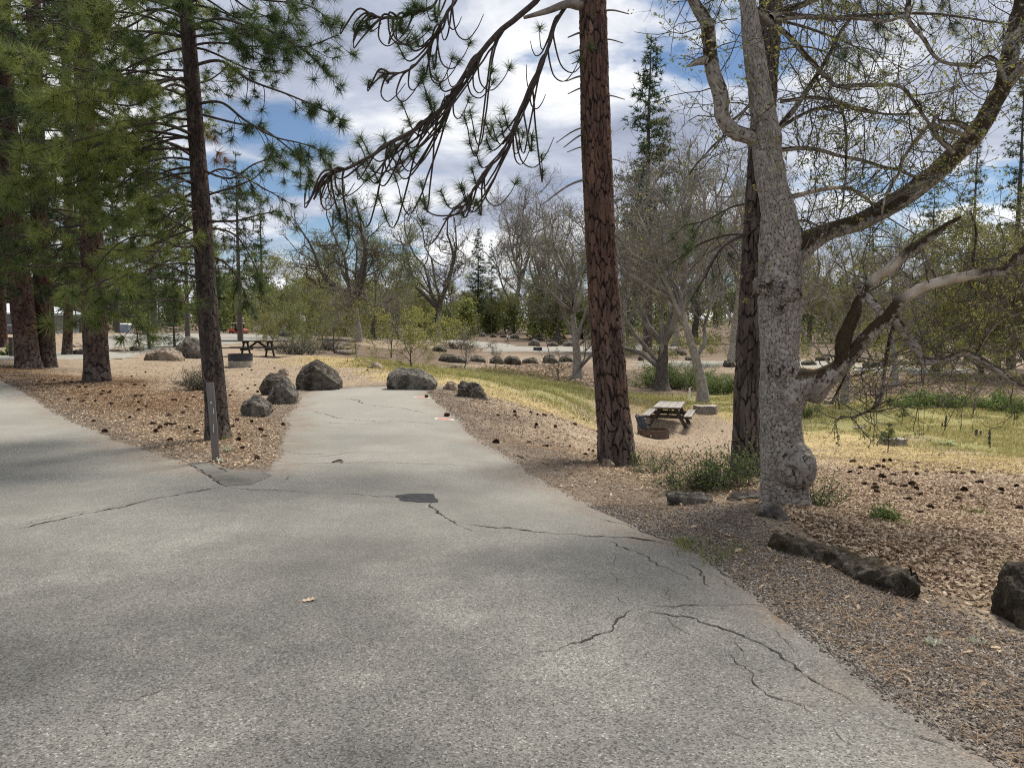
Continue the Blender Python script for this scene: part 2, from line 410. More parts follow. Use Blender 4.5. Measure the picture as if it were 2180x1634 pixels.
M['needle_far'] = foliage('conifer_needles', [(0.0, (0.022, 0.042, 0.020)), (1.0, (0.085, 0.125, 0.048))], 0.35)
M['leaf_oak'] = foliage('young_oak_leaves', [(0.0, (0.12, 0.145, 0.035)), (0.6, (0.235, 0.255, 0.06)), (1.0, (0.34, 0.27, 0.09))], 0.45)
M['leaf_green'] = foliage('spring_leaves', [(0.0, (0.10, 0.13, 0.036)), (0.55, (0.21, 0.235, 0.065)), (1.0, (0.34, 0.32, 0.12))], 0.45, vary=True)
M['leaf_shrub'] = foliage('shrub_leaves', [(0.0, (0.045, 0.085, 0.022)), (1.0, (0.19, 0.25, 0.075))], 0.4)
M['leaf_grey'] = foliage('grey_shrub_leaves', [(0.0, (0.09, 0.095, 0.06)), (1.0, (0.22, 0.21, 0.14))], 0.3)
M['leaf_litter'] = foliage('dry_leaves', [(0.0, (0.075, 0.047, 0.031)), (0.3, (0.23, 0.15, 0.092)), (0.65, (0.43, 0.315, 0.205)), (1.0, (0.62, 0.50, 0.365))], 0.15, 0.8)
M['dry_needles'] = foliage('dry_needles', [(0.0, (0.12, 0.068, 0.038)), (1.0, (0.33, 0.225, 0.125))], 0.1, 0.8)
M['grass'] = foliage('grass', [(0.0, (0.13, 0.165, 0.045)), (0.4, (0.245, 0.265, 0.08)), (0.7, (0.40, 0.34, 0.14)), (1.0, (0.53, 0.40, 0.20))], 0.35, 0.7)
k = NM('gravel_stone', 0.9, 0.2); k.color(k.ramp(k.attr('tint'), [(0.0, (0.072, 0.057, 0.045)), (0.6, (0.195, 0.165, 0.135)), (1.0, (0.36, 0.315, 0.265))])); M['stone'] = k.m
k = NM('bark_plain_light', 0.92, 0.12)
_n = k.noise(5, 7, 0.7); _n2 = k.noise(24, 5, 0.7, k.mapped((1, 1, 0.35)))
k.color(k.mix(k.ramp(_n2, [(0.36, 0.65), (0.6, 0.0)]), k.mix(k.ramp(_n, [(0.3, 0.0), (0.7, 1.0)]), (0.20, 0.175, 0.15), (0.47, 0.43, 0.375)), (0.085, 0.07, 0.058)))
k.bump(_n2, 0.8, 0.03); M['bark_light'] = k.m
k = NM('bark_plain_dark', 0.92, 0.12)
_n = k.noise(5, 7, 0.7); _n2 = k.noise(24, 5, 0.7, k.mapped((1, 1, 0.35)))
k.color(k.mix(k.ramp(_n2, [(0.36, 0.65), (0.6, 0.0)]), k.mix(k.ramp(_n, [(0.3, 0.0), (0.7, 1.0)]), (0.062, 0.053, 0.045), (0.19, 0.165, 0.14)), (0.035, 0.029, 0.024)))
k.bump(_n2, 0.8, 0.03); M['bark_dim'] = k.m
M['rock_dark'] = m_rock('basalt_dark', (0.065, 0.055, 0.045), (0.17, 0.148, 0.12), (0.30, 0.275, 0.23), mossy=0.35)
M['rock_tan'] = m_rock('stone_tan', (0.20, 0.15, 0.105), (0.40, 0.32, 0.245), (0.48, 0.42, 0.35))
M['rock_grey'] = m_rock('stone_grey', (0.10, 0.09, 0.077), (0.235, 0.212, 0.178), (0.38, 0.35, 0.30), mossy=0.25)
M['rock_moss'] = m_rock('stone_mossy', (0.075, 0.060, 0.046), (0.17, 0.142, 0.108), (0.27, 0.245, 0.20), (0.055, 0.042, 0.016), 0.9)

# ------------------------------------------------------------------ the ground, the roads
def poly_px(l): return np.array([G(*p)[:2] for p in l])
def sdist(x, y, poly):
    """signed distance to a polygon on the ground, negative inside"""
    d = np.full(x.shape, 1e9); ins = np.zeros(x.shape, bool)
    n = len(poly)
    for i in range(n):
        a, b = poly[i], poly[(i + 1) % n]; e = b - a
        wx, wy = x - a[0], y - a[1]
        t = np.clip((wx * e[0] + wy * e[1]) / (e @ e + 1e-12), 0, 1)
        d = np.minimum(d, (wx - e[0] * t) ** 2 + (wy - e[1] * t) ** 2)
        c = ((a[1] <= y) & (b[1] > y)) | ((b[1] <= y) & (a[1] > y))
        xi = a[0] + (y - a[1]) / (e[1] if abs(e[1]) > 1e-9 else 1e-9) * e[0]
        ins ^= c & (x < xi)
    d = np.sqrt(d); return np.where(ins, -d, d)

ROAD = np.vstack([poly_px([(0, 808), (70, 845), (120, 880), (250, 935), (330, 964), (400, 988), (440, 984), (500, 1001), (560, 1002), (588, 985), (605, 930), (618, 885),
                           (640, 850), (663, 829), (780, 824), (903, 822), (925, 850), (975, 895), (1040, 950), (1130, 1010), (1250, 1070), (1400, 1135),
                           (1490, 1165), (1650, 1285), (1800, 1400), (1950, 1510), (2180, 1640)]),
                  np.array([[2.6, 1.0], [4.5, -4], [9, -14], [-30, -14], [-34, 14], [-22, 21]])])
ROADS_FAR = {
    'left': np.vstack([poly_px([(-120, 775), (0, 766), (150, 763), (320, 750), (420, 744), (425, 735), (300, 746), (150, 752), (0, 755), (-120, 757)])]),
    'lot': poly_px([(160, 745), (225, 722), (250, 711), (400, 709), (640, 716), (690, 724), (560, 722), (470, 735), (425, 742), (300, 748)]),
    'mid': poly_px([(1040, 747), (1150, 748), (1300, 747), (1420, 742), (1420, 731), (1280, 736), (1150, 738), (1100, 737), (1040, 728), (950, 722), (890, 722), (900, 725), (980, 731), (1020, 738)]),
    'right': poly_px([(1340, 778), (1440, 779), (1560, 777), (1720, 781), (1870, 790), (2060, 795), (2060, 787), (1850, 778), (1720, 766), (1560, 770), (1400, 768)]),
}
def zone(x, y, px, soft): return 1 - sm(-soft, soft, sdist(x, y, poly_px(px)))
Z_LIT_L = [(40, 800), (130, 806), (300, 836), (430, 838), (560, 860), (600, 925), (585, 985), (520, 998), (400, 958), (260, 912), (120, 868)]
Z_DUFF_L = [(-60, 775), (60, 778), (250, 808), (330, 835), (440, 850), (430, 880), (260, 880), (100, 850), (-60, 812)]
Z_LIT_R1 = [(1140, 925), (1260, 962), (1345, 962), (1400, 960), (1560, 965), (1620, 1020), (1640, 1075), (1500, 1050), (1400, 1040), (1290, 1010)]
Z_LIT_R2 = [(1600, 1085), (1640, 1060), (1740, 1000), (1900, 1030), (2180, 1060), (2420, 1090), (2420, 1330), (2180, 1290), (2050, 1265), (1950, 1235), (1800, 1175), (1690, 1130)]
Z_GRAV_R = [(903, 826), (950, 838), (1040, 858), (1130, 905), (1240, 985), (1330, 1040), (1450, 1080), (1560, 1130), (1680, 1165), (1950, 1280), (2100, 1350), (2420, 1450), (2420, 1900), (2180, 1640), (1650, 1290), (1250, 1070), (975, 895)]
Z_GREEN = [[(770, 763), (900, 783), (1040, 785), (1250, 826), (1275, 872), (1220, 878), (1080, 838), (960, 803), (800, 772)],
           [(1330, 836), (1600, 838), (1620, 870), (1560, 880), (1500, 863), (1330, 858)],
           [(1700, 870), (1800, 858), (2300, 845), (2300, 985), (2060, 965), (1890, 928), (1700, 920)]]
Z_STRAW = [[(610, 758), (760, 762), (900, 784), (1010, 805), (1230, 880), (1270, 900), (1180, 890), (1050, 845), (900, 812), (760, 785), (640, 775)],
           [(1330, 856), (1500, 863), (1620, 880), (1620, 900), (1480, 880), (1330, 880)],
           [(1690, 915), (1890, 930), (2060, 968), (2300, 985), (2300, 1020), (1900, 1005), (1700, 975)]]
Z_BROWN = [[(1700, 862), (1720, 792), (2300, 800), (2300, 850), (1800, 860)], [(640, 757), (1000, 783), (1050, 742), (820, 742), (700, 730), (620, 735)], [(960, 786), (1260, 815), (1330, 832), (1640, 836), (1640, 790), (1300, 790), (1240, 772), (1000, 778)]]
Z_LIT_MID = [(1010, 790), (1070, 782), (1235, 776), (1245, 820), (1180, 812), (1080, 806)]

_ys = [-16, -12, -9, -6, -4, -2, -1, 0, .6, 1.0, 1.4, 1.8, 2.1]
while _ys[-1] < 640: _ys.append(_ys[-1] + max(0.05, 0.0115 * _ys[-1]))
_ys = np.array(_ys)
_s = np.r_[-np.geomspace(6, 0.8, 40)[:-1], np.linspace(-0.8, 0.8, 520), np.geomspace(0.8, 6, 40)[1:]]
GX = _s[None, :] * np.maximum(_ys + 3.0, 4.0)[:, None]; GY = np.broadcast_to(_ys[:, None], GX.shape)
NR, NCOL = GX.shape
fx, fy = GX.ravel(), GY.ravel()
gz = hb(fx, fy)
p3 = np.c_[fx, fy, np.zeros_like(fx)]
jag = fbm(p3 * 2.2, 3) * 0.10 + fbm(p3 * 9, 2) * 0.04
sd_road = sdist(fx, fy, ROAD) + jag
sd_far = np.full(fx.shape, 1e9)
for pl in ROADS_FAR.values(): sd_far = np.minimum(sd_far, sdist(fx, fy, pl) + jag * 2)
micro = fbm(p3 * 0.5, 3) * 0.05 + fbm(p3 * 3.1, 3) * 0.018
near = np.clip(fy / 60, 0.15, 1.0)
def edge_fall(sd, w): return 0.014 * sm(0, w, sd) - 0.05 * sm(0, w, -sd)
zt = gz + micro * sm(0.0, 0.9, np.minimum(sd_road, sd_far)) + np.where(sd_road < sd_far, edge_fall(sd_road, 0.2), edge_fall(sd_far, 0.8))
# a low hump of earth at the kerb stones on the right
hump = G(1640, 1120); zt += 0.07 * np.exp(-((fx - hump[0]) ** 2 + (fy - hump[1]) ** 2) / 0.5) * sm(0.0, 0.5, sd_road)

def zones(x, y):
    n = lambda s: fbm(np.c_[x, y, 0 * x] * s, 3)
    j = n(0.8)
    q = {}
    sdr = sdist(x, y, ROAD)
    soft = 0.35 + 0.03 * np.maximum(y, 0)
    def Zp(px, k=1.0):
        s = sdist(x, y, poly_px(px)) + j * soft * 0.9; return 1 - sm(-soft * k, soft * k, s)
    q['litter'] = np.maximum.reduce([Zp(Z_LIT_L), Zp(Z_LIT_R1), Zp(Z_LIT_R2), Zp(Z_LIT_MID)])
    q['duff'] = np.maximum(Zp(Z_DUFF_L), 0.0) * 0.9
    q['gravel'] = np.maximum(Zp(Z_GRAV_R), 0.9 * (1 - sm(0.35, 0.9, sdr + j * 0.25)))
    q['gravel'] = q['gravel'] * (1 - 0.75 * sm(0.05, 0.45, n(0.55)) * sm(0.25, 0.9, sdr))
    q['green'] = np.maximum.reduce([Zp(z) for z in Z_GREEN])
    q['straw'] = np.maximum.reduce([Zp(z) for z in Z_STRAW])
    q['brown'] = np.maximum.reduce([Zp(z) for z in Z_BROWN] + [0.92 * sm(50, 85, y)])
    return q, sdr
ZQ, _ = zones(fx, fy)
idx = (np.arange(NR - 1)[:, None] * NCOL + np.arange(NCOL - 1)[None]).ravel()
qd = np.stack([idx, idx + 1, idx + NCOL + 1, idx + NCOL], 1)
g = MB(); g.add(np.c_[fx, fy, zt], qd)
ground = g.build('ground', M['earth'], attrs=ZQ); tag(ground, kind='structure', label='sandy campground earth with gravel, dry leaves and grass')
def sub_sheet(name, mask, z, mats, far, parent=None):
    keep = mask[qd].any(1); f = qd[keep]; used = np.unique(f); remap = np.full(NR * NCOL, -1); remap[used] = np.arange(len(used))
    b = MB(); b.add(np.c_[fx, fy, z][used], remap[f]); return b.build(name, mats, parent, attrs={'far': np.full(len(used), far), 'dirt': (0.9 * sm(-0.55, 0.05, sd_road[used] + 0.25 * fbm(np.c_[fx, fy, 0 * fx][used] * 1.3, 3)) if far == 0 else np.zeros(len(used)))})
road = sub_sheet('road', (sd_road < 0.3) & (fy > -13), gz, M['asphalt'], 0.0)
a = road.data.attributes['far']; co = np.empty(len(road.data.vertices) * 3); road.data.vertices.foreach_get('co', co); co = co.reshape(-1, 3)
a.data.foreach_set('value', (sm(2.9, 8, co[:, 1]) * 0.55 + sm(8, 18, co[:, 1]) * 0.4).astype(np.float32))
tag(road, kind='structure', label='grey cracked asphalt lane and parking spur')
far_lbl = {'left': 'pale asphalt lane passing behind the left pine trunks', 'lot': 'pale asphalt parking area beyond the left picnic table',
           'mid': 'pale asphalt lane in the distance where a figure walks', 'right': 'pale narrow lane behind the forked oaks on the right'}
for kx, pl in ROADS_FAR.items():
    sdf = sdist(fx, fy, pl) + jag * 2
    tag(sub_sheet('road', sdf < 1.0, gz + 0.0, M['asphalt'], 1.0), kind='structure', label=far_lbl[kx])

# height of the finished ground (for things that stand on it)
def gh(x, y):
    x = np.atleast_1d(np.asarray(x, float)); y = np.atleast_1d(np.asarray(y, float))
    q = np.c_[x, y, 0 * x]; s = sdist(x, y, ROAD) + fbm(q * 2.2, 3) * 0.10 + fbm(q * 9, 2) * 0.04
    z = hb(x, y) + (fbm(q * 0.5, 3) * 0.05 + fbm(q * 3.1, 3) * 0.018) * sm(0, 0.9, s) + 0.014 * sm(0, 0.2, s)
    return z + 0.07 * np.exp(-((x - hump[0]) ** 2 + (y - hump[1]) ** 2) / 0.5) * sm(0.0, 0.5, s)

# cracks, patch and apron in the asphalt
def ribbon(name, px, w, mat, rng, up=0.004, jitter=0.02):
    p = np.array([G(*q)[:2] for q in px])
    seg = np.linalg.norm(np.diff(p, axis=0), axis=1); L = np.r_[0, np.cumsum(seg)]
    n = max(6, int(L[-1] / 0.02)); t = np.linspace(0, L[-1], n)
    x, y = np.interp(t, L, p[:, 0]), np.interp(t, L, p[:, 1])
    e = np.c_[np.gradient(x), np.gradient(y)]; e /= np.linalg.norm(e, axis=1)[:, None] + 1e-9
    nn = np.c_[-e[:, 1], e[:, 0]]
    q = np.c_[t * 3, np.full(n, rng.random() * 99), 0 * t]
    off = (fbm(q, 3) * 0.05 + fbm(q * 6, 3) * jitter)[:, None] * nn
    wd = w * 0.62 * np.clip(0.8 + 0.8 * fbm(q * 5.3 + 50, 3), 0.3, 1.7) * np.minimum(1, np.minimum(t, L[-1] - t) / 0.25 + 0.1)
    c = np.c_[x, y] + off; l, r = c + nn * wd[:, None], c - nn * wd[:, None]
    v = np.vstack([np.c_[l, hb(l[:, 0], l[:, 1]) + up], np.c_[r, hb(r[:, 0], r[:, 1]) + up]])
    i = np.arange(n - 1); b = MB(); b.add(v, np.stack([i, i + 1, i + n + 1, i + n], 1)); return b.build(name, mat, road)
rc = np.random.default_rng(3)
CR = [([(1180, 1395), (1230, 1430), (1260, 1470)], .003), ([(1560, 1340), (1570, 1380), (1590, 1420)], .0035), ([(1430, 1304), (1450, 1340), (1500, 1370)], .003), ([(1490, 1215), (1540, 1230), (1590, 1260)], .004), ([(1610, 1330), (1660, 1350), (1700, 1390)], .004), ([(1500, 1170), (1530, 1190), (1545, 1220), (1590, 1240)], .006), ([(1320, 1180), (1300, 1200), (1290, 1215)], .003), ([(1860, 1515), (1950, 1570), (2050, 1620)], .006), ([(200, 1600), (230, 1560), (225, 1520)], .003), ([(0, 1133), (60, 1122), (130, 1105), (240, 1080), (330, 1062), (400, 1048), (475, 1036)], .012), ([(60, 1116), (70, 1110), (190, 1088), (330, 1066)], .005),
      ([(475, 1036), (560, 1042), (700, 1052), (850, 1058), (915, 1064)], .006), ([(915, 1064), (935, 1085), (960, 1106), (985, 1120)], .014),
      ([(985, 1120), (1080, 1122), (1180, 1134), (1280, 1141), (1380, 1150), (1430, 1158)], .014), ([(985, 1120), (1000, 1132)], .008),
      ([(1290, 1146), (1330, 1168), (1390, 1190), (1430, 1212), (1465, 1240)], .007), ([(1150, 1398), (1190, 1385), (1250, 1362), (1300, 1340), (1335, 1310), (1360, 1288)], .008),
      ([(1360, 1288), (1440, 1286), (1530, 1288), (1600, 1284), (1640, 1292)], .007), ([(1360, 1288), (1330, 1278), (1290, 1262)], .005), ([(1432, 1284), (1425, 1265), (1432, 1250)], .006),
      ([(1360, 1288), (1430, 1304), (1490, 1315), (1560, 1340), (1600, 1352), (1650, 1390), (1690, 1430), (1750, 1455), (1830, 1500), (1860, 1515)], .007),
      ([(1530, 1380), (1600, 1440), (1650, 1480), (1700, 1505), (1765, 1540)], .0045), ([(1465, 1200), (1490, 1215), (1510, 1250)], .012), ([(1590, 1240), (1610, 1250), (1620, 1275), (1680, 1310), (1730, 1350), (1800, 1400), (1870, 1452), (1930, 1495)], .010),
      ([(1250, 1100), (1330, 1115), (1400, 1145), (1460, 1168)], .006), ([(160, 1502), (220, 1494), (270, 1490), (310, 1478), (350, 1465), (400, 1460)], .0035),
      ([(735, 848), (760, 852), (775, 860)], .018), ([(650, 872), (690, 880), (720, 890), (800, 898), (860, 896), (940, 905)], .009), ([(670, 893), (700, 900), (760, 902), (850, 900)], .009),
      ([(600, 1028), (620, 1010)], .006), ([(600, 960), (660, 965), (720, 968)], .006), ([(640, 975), (700, 970), (760, 962), (800, 962)], .006), ([(590, 990), (720, 984), (860, 986), (1000, 992)], .005),
      ([(780, 862), (830, 866), (900, 878)], .010), ([(1640, 1292), (1700, 1330), (1735, 1355)], .016), ([(400, 990), (440, 1010), (480, 1034)], .014), ([(1480, 1160), (1560, 1200), (1620, 1240)], .008),
      ([(885, 1090), (930, 1078)], .003), ([(1290, 1215), (1310, 1240), (1360, 1250)], .004), ([(1700, 1500), (1800, 1560), (1900, 1620)], .004)]
for px, w in CR: ribbon('crack', px, w, M['crack'], rc)
def sheet_px(name, px, mat, up, parent, n=6):
    p = []
    for i in range(len(px)):
        a_, b_ = np.array(px[i], float), np.array(px[(i + 1) % len(px)], float)
        for t in np.linspace(0, 1, n, endpoint=False): p.append(G(*(a_ * (1 - t) + b_ * t))[:2])
    p = np.array(p); c = p.mean(0); p = p + (fbm(np.c_[p * 6, np.zeros(len(p))], 3) * 0.03)[:, None]
    ringp = [c[None]] + [c + (p - c) * f for f in (0.33, 0.66, 1.0)]
    q = np.vstack(ringp); z = hb(q[:, 0], q[:, 1]) + up; m = len(p)
    b = MB(); f3 = [[0, 1 + i, 1 + (i + 1) % m] for i in range(m)]
    b.add(np.c_[q, z], f3)
    for r in range(2):
        b.f.append(np.array([[1 + r * m + i, 1 + (r + 1) * m + i, 1 + (r + 1) * m + (i + 1) % m, 1 + r * m + (i + 1) % m] for i in range(m)])); b.m.append(np.zeros(m, np.int32))
    return b.build(name, mat, parent)
sheet_px('asphalt_patch', [(845, 1054), (870, 1051), (918, 1052), (930, 1062), (926, 1070), (890, 1069), (855, 1064)], M['patch'], 0.0035, road)
sheet_px('asphalt_apron', [(398, 986), (430, 985), (500, 1003), (558, 1004), (575, 1012), (540, 1030), (482, 1034), (440, 1010)], M['apron'], 0.003, road)
M['paint_white'] = simple('white_road_paint', (0.36, 0.35, 0.32), (0.58, 0.56, 0.53), 25)
M['paint_orange'] = simple('orange_road_paint', (0.30, 0.15, 0.11), (0.50, 0.25, 0.19), 25)
for (px, py, rr) in ((897, 846, 0.2), (946, 892, 0.19)):
    for nm, sc_, up, mt in (('painted_ring', 1.0, 0.004, 'paint_white'), ('painted_spot', 0.72, 0.007, 'paint_orange')):
        c = G(px, py); an = np.linspace(0, 2 * math.pi, 40, endpoint=False)
        r_ = rr * sc_ * (1 + 0.12 * fbm(np.c_[np.cos(an) * 2, np.sin(an) * 2, an * 0 + px], 3))
        v = np.c_[c[0] + r_ * np.cos(an), c[1] + r_ * np.sin(an)]; v = np.vstack([c[:2][None], v])
        b = MB(); b.add(np.c_[v, hb(v[:, 0], v[:, 1]) + up], [[0, 1 + i, 1 + (i + 1) % 40] for i in range(40)]); b.build(nm, M[mt], road)

# ------------------------------------------------------------------ stuff strewn on the ground
def sample(n, px, rng, zmax=60, zmin=0.0):
    """points inside a pixel-traced ground polygon, denser nearer the path"""
    poly = poly_px(px); lo, hi = poly.min(0), poly.max(0)
    out = np.zeros((0, 2))
    while len(out) < n:
        c = lo + rng.random((n * 3, 2)) * (hi - lo)
        keep = (sdist(c[:, 0], c[:, 1], poly) < np.maximum(0.2, 0.05 * c[:, 1]) * rng.standard_normal(len(c))) & (rng.random(len(c)) < np.clip((9.0 / np.maximum(c[:, 1], 2)) ** 1.1, 0, 1))
        out = np.vstack([out, c[keep]])
    return out[:n]
def rot_frames(n, rng, tilt):
    a = rng.random(n) * 2 * math.pi; t = rng.normal(0, tilt, (n, 2))
    u = np.c_[np.cos(a), np.sin(a), t[:, 0]]; u /= np.linalg.norm(u, axis=1)[:, None]
    w = np.c_[-np.sin(a), np.cos(a), t[:, 1]]; w -= (w * u).sum(1)[:, None] * u; w /= np.linalg.norm(w, axis=1)[:, None]
    return u, w, np.cross(u, w)
def leaves_on(mb, xy, rng, size=(0.013, 0.034), tilt=0.35, lift=0.012, tmin=0.0, tmax=1.0):
    n = len(xy); u, w, nn = rot_frames(n, rng, tilt); s = rng.uniform(*size, n)[:, None]
    z = gh(xy[:, 0], xy[:, 1]); c = np.c_[xy, z + lift * rng.random(n) + 0.003]
    curl = rng.uniform(0.05, 0.45, n)[:, None]
    base = [(-1, 0, 0), (-.35, .36, 1), (.0, .22, .6), (.3, .48, 1), (1, 0, .2), (.3, -.48, 1), (.0, -.22, .6), (-.35, -.36, 1)]
    V = np.stack([c + s * (a_ * u + b_ * w + h_ * curl * 0.6 * nn) for a_, b_, h_ in base], 1).reshape(-1, 3)
    f = np.array([[0, 2, 1], [0, 6, 2], [0, 7, 6], [2, 4, 3], [2, 6, 4], [6, 5, 4]]); F_ = (np.arange(n)[:, None, None] * 8 + f[None]).reshape(-1, 3)
    mb.add(V, F_, 0, np.repeat(rng.uniform(tmin, tmax, n), 8))
def sticks_on(mb, xy, rng, length=(0.08, 0.2), w=0.0018, mat=0, tint=(0, 1), lift=0.012):
    n = len(xy); u, wv, nn = rot_frames(n, rng, 0.12); L = rng.uniform(*length, n)[:, None] * 0.5
    c = np.c_[xy, gh(xy[:, 0], xy[:, 1]) + 0.004 + lift * rng.random(n)]; ww = w * np.maximum(1, xy[:, 1] / 6)[:, None]
    V = np.stack([c - L * u - ww * wv, c - L * u + ww * wv, c + L * u + ww * 0.5 * wv + 0.02 * L * nn, c + L * u - ww * 0.5 * wv], 1).reshape(-1, 3)
    mb.add(V, np.arange(n * 4).reshape(-1, 4), mat, np.repeat(rng.uniform(*tint, n), 4))
_oct = np.array([[1, 0, 0], [-1, 0, 0], [0, 1, 0], [0, -1, 0], [0, 0, 1], [0, 0, -1.]])
_octf = np.array([[0, 2, 4], [2, 1, 4], [1, 3, 4], [3, 0, 4], [2, 0, 5], [1, 2, 5], [3, 1, 5], [0, 3, 5]])
def stones_on(mb, xy, rng, size=(0.004, 0.016), lift=0.0):
    n = len(xy); u, w, nn = rot_frames(n, rng, 0.4); s = (rng.uniform(0, 1, n) ** 2.2 * (size[1] - size[0]) + size[0])[:, None] * np.maximum(1, xy[:, 1] / 9)[:, None]
    c = np.c_[xy, gh(xy[:, 0], xy[:, 1])] + nn * s * 0.15
    k_ = rng.uniform(0.6, 1.15, (n, 6)); fl = rng.uniform(0.45, 0.85, n)[:, None]
    V = np.stack([c + s * k_[:, i:i + 1] * (_oct[i, 0] * u + _oct[i, 1] * w * 0.8 + _oct[i, 2] * fl * nn) for i in range(6)], 1).reshape(-1, 3)
    mb.add(V, (np.arange(n)[:, None, None] * 6 + _octf[None]).reshape(-1, 3), 0, np.repeat(rng.uniform(0, 1, n) ** 1.3, 6))
def blades_on(mb, xy, rng, h=(0.08, 0.25), w=0.004, tint=(0, 1), lean=0.35):
    n = len(xy); a = rng.random(n) * 2 * math.pi; H_ = rng.uniform(*h, n)[:, None]
    c = np.c_[xy, gh(xy[:, 0], xy[:, 1]) - 0.01]; ww = w * np.maximum(1, xy[:, 1] / 12)[:, None]
    sd = np.c_[np.cos(a), np.sin(a), 0 * a]; ld = np.c_[rng.normal(0, lean, (n, 2)), np.ones(n)]
    m = c + ld * H_ * 0.55; t = c + np.c_[ld[:, :2] * 1.9, ld[:, 2:] * 0.92] * H_
    V = np.stack([c - sd * ww, c + sd * ww, m + sd * ww * 0.8, m - sd * ww * 0.8, t], 1).reshape(-1, 3)
    i = np.arange(n)[:, None] * 5
    tt = np.repeat(np.clip(rng.uniform(*tint, n), 0, 1), 5)
    mb.add(V, i + np.array([[0, 1, 2, 3]]), 0, tt); mb.f.append(mb.f[-1][:, :1] + np.array([[3, 2, 4]])); mb.m.append(np.zeros(n, np.int32))
rs = np.random.default_rng(11)
b = MB()
for px, n, t0, t1 in ((Z_LIT_L, 22000, .1, 1), (Z_LIT_R1, 11000, .1, 1), (Z_LIT_R2, 70000, .05, 1), (Z_GRAV_R, 900, 0, .8), (Z_DUFF_L, 2000, 0, .6)):
    xy = sample(n, px, rs); s = sdist(xy[:, 0], xy[:, 1], ROAD); xy = xy[s > 0.02]; leaves_on(b, xy, rs, tmin=t0, tmax=t1)
for px, n in (([(280, 770), (620, 765), (840, 775), (830, 815), (660, 825), (560, 850), (440, 835), (300, 825)], 5000), ([(1000, 830), (1260, 880), (1280, 960), (1130, 920), (1000, 860)], 4000), ([(1330, 885), (1560, 890), (1570, 960), (1340, 960)], 2500), ([(1700, 930), (1900, 945), (2180, 990), (2180, 1015), (1900, 995), (1720, 975)], 4000), ([(1740, 965), (1900, 990), (2180, 1010), (2300, 1030), (2300, 1090), (2180, 1060), (1900, 1030), (1740, 1000)], 5000), ([(1000, 800), (1230, 850), (1250, 890), (1050, 840)], 3000)):
    xy = sample(n, px, rs); xy = xy[sdist(xy[:, 0], xy[:, 1], ROAD) > 0.05]; leaves_on(b, xy, rs, (.014, .04), tmin=0, tmax=1)
xy = sample(5000, Z_LIT_MID, rs); leaves_on(b, xy, rs, (0.06, 0.14))
xy = sample(6000, [(1700, 862), (1720, 800), (2180, 805), (2180, 860)], rs); leaves_on(b, xy, rs, (0.05, 0.11), tmax=.9)
lf = tag(b.build('leaves', M['leaf_litter'], smooth=False), 'dry tan oak leaves strewn over the ground beside the lane', 'dry leaves', kind='stuff')
b = MB()
for px, n in ((Z_DUFF_L, 14000), (Z_LIT_L, 7000), (Z_GRAV_R, 6000), (Z_LIT_R1, 3000), (Z_LIT_R2, 6000)):
    xy = sample(n, px, rs); xy = xy[sdist(xy[:, 0], xy[:, 1], ROAD) > 0.0]; sticks_on(b, xy, rs)
tag(b.build('dry_needles', M['dry_needles'], smooth=False), 'rusty fallen pine needles lying among the leaves', 'needle litter', kind='stuff')
b = MB()
near_px = [(1250, 1075), (1450, 1090), (1600, 1160), (1750, 1230), (1950, 1300), (2180, 1380), (2400, 1480), (2400, 1800), (2180, 1640), (1650, 1290)]
xy = sample(60000, near_px, rs); xy = xy[sdist(xy[:, 0], xy[:, 1], ROAD) > -0.08]; stones_on(b, xy, rs)
xy = sample(14000, Z_GRAV_R, rs); xy = xy[sdist(xy[:, 0], xy[:, 1], ROAD) > -0.05]; stones_on(b, xy, rs)
xy = sample(12000, [(0, 800), (130, 870), (260, 925), (400, 975), (480, 985), (420, 960), (260, 905), (120, 850), (0, 790)], rs); xy = xy[sdist(xy[:, 0], xy[:, 1], ROAD) > -0.05]; stones_on(b, xy, rs)
xy = sample(1600, [(560, 1000), (590, 985), (605, 930), (640, 850), (600, 860), (560, 940), (530, 990)], rs); xy = xy[sdist(xy[:, 0], xy[:, 1], ROAD) > -0.05]; stones_on(b, xy, rs)
tag(b.build('gravel', M['stone'], smooth=False), 'loose dark gravel along the edges of the asphalt', 'gravel', kind='stuff')
b = MB()
for px, n, h, ti in ((Z_GREEN[0], 26000, (.08, .24), (.05, .9)), (Z_GREEN[1], 9000, (.08, .22), (.1, 1)), (Z_GREEN[2], 42000, (.06, .17), (.1, 1.1)),
                     (Z_STRAW[0], 7000, (.03, .1), (.6, 1)), (Z_STRAW[1], 3000, (.03, .1), (.6, 1)), (Z_STRAW[2], 9000, (.02, .08), (.6, 1))):
    xy = sample(n, px, rs); cl = fbm(np.c_[xy * 0.9, 0 * xy[:, :1]], 3); xy = xy[cl > -0.55 + rs.random(len(xy)) * 0.5]; blades_on(b, xy, rs, h, tint=ti)
for cx_, cy_, n in ((1475, 1170, 60), (1520, 1195, 40), (1560, 1180, 30), (1890, 1120, 120), (2170, 1230, 80), (2090, 1090, 60), (1450, 1160, 40), (480, 940, 40), (445, 930, 40)):
    c = G(cx_, cy_); xy = c[:2] + rs.normal(0, 0.08, (n, 2)); blades_on(b, xy, rs, (.04, .13), 0.003, (0, .5))
tag(b.build('grass', M['grass'], smooth=False), 'short green and straw coloured grass over the meadow and verge', 'grass', kind='stuff')

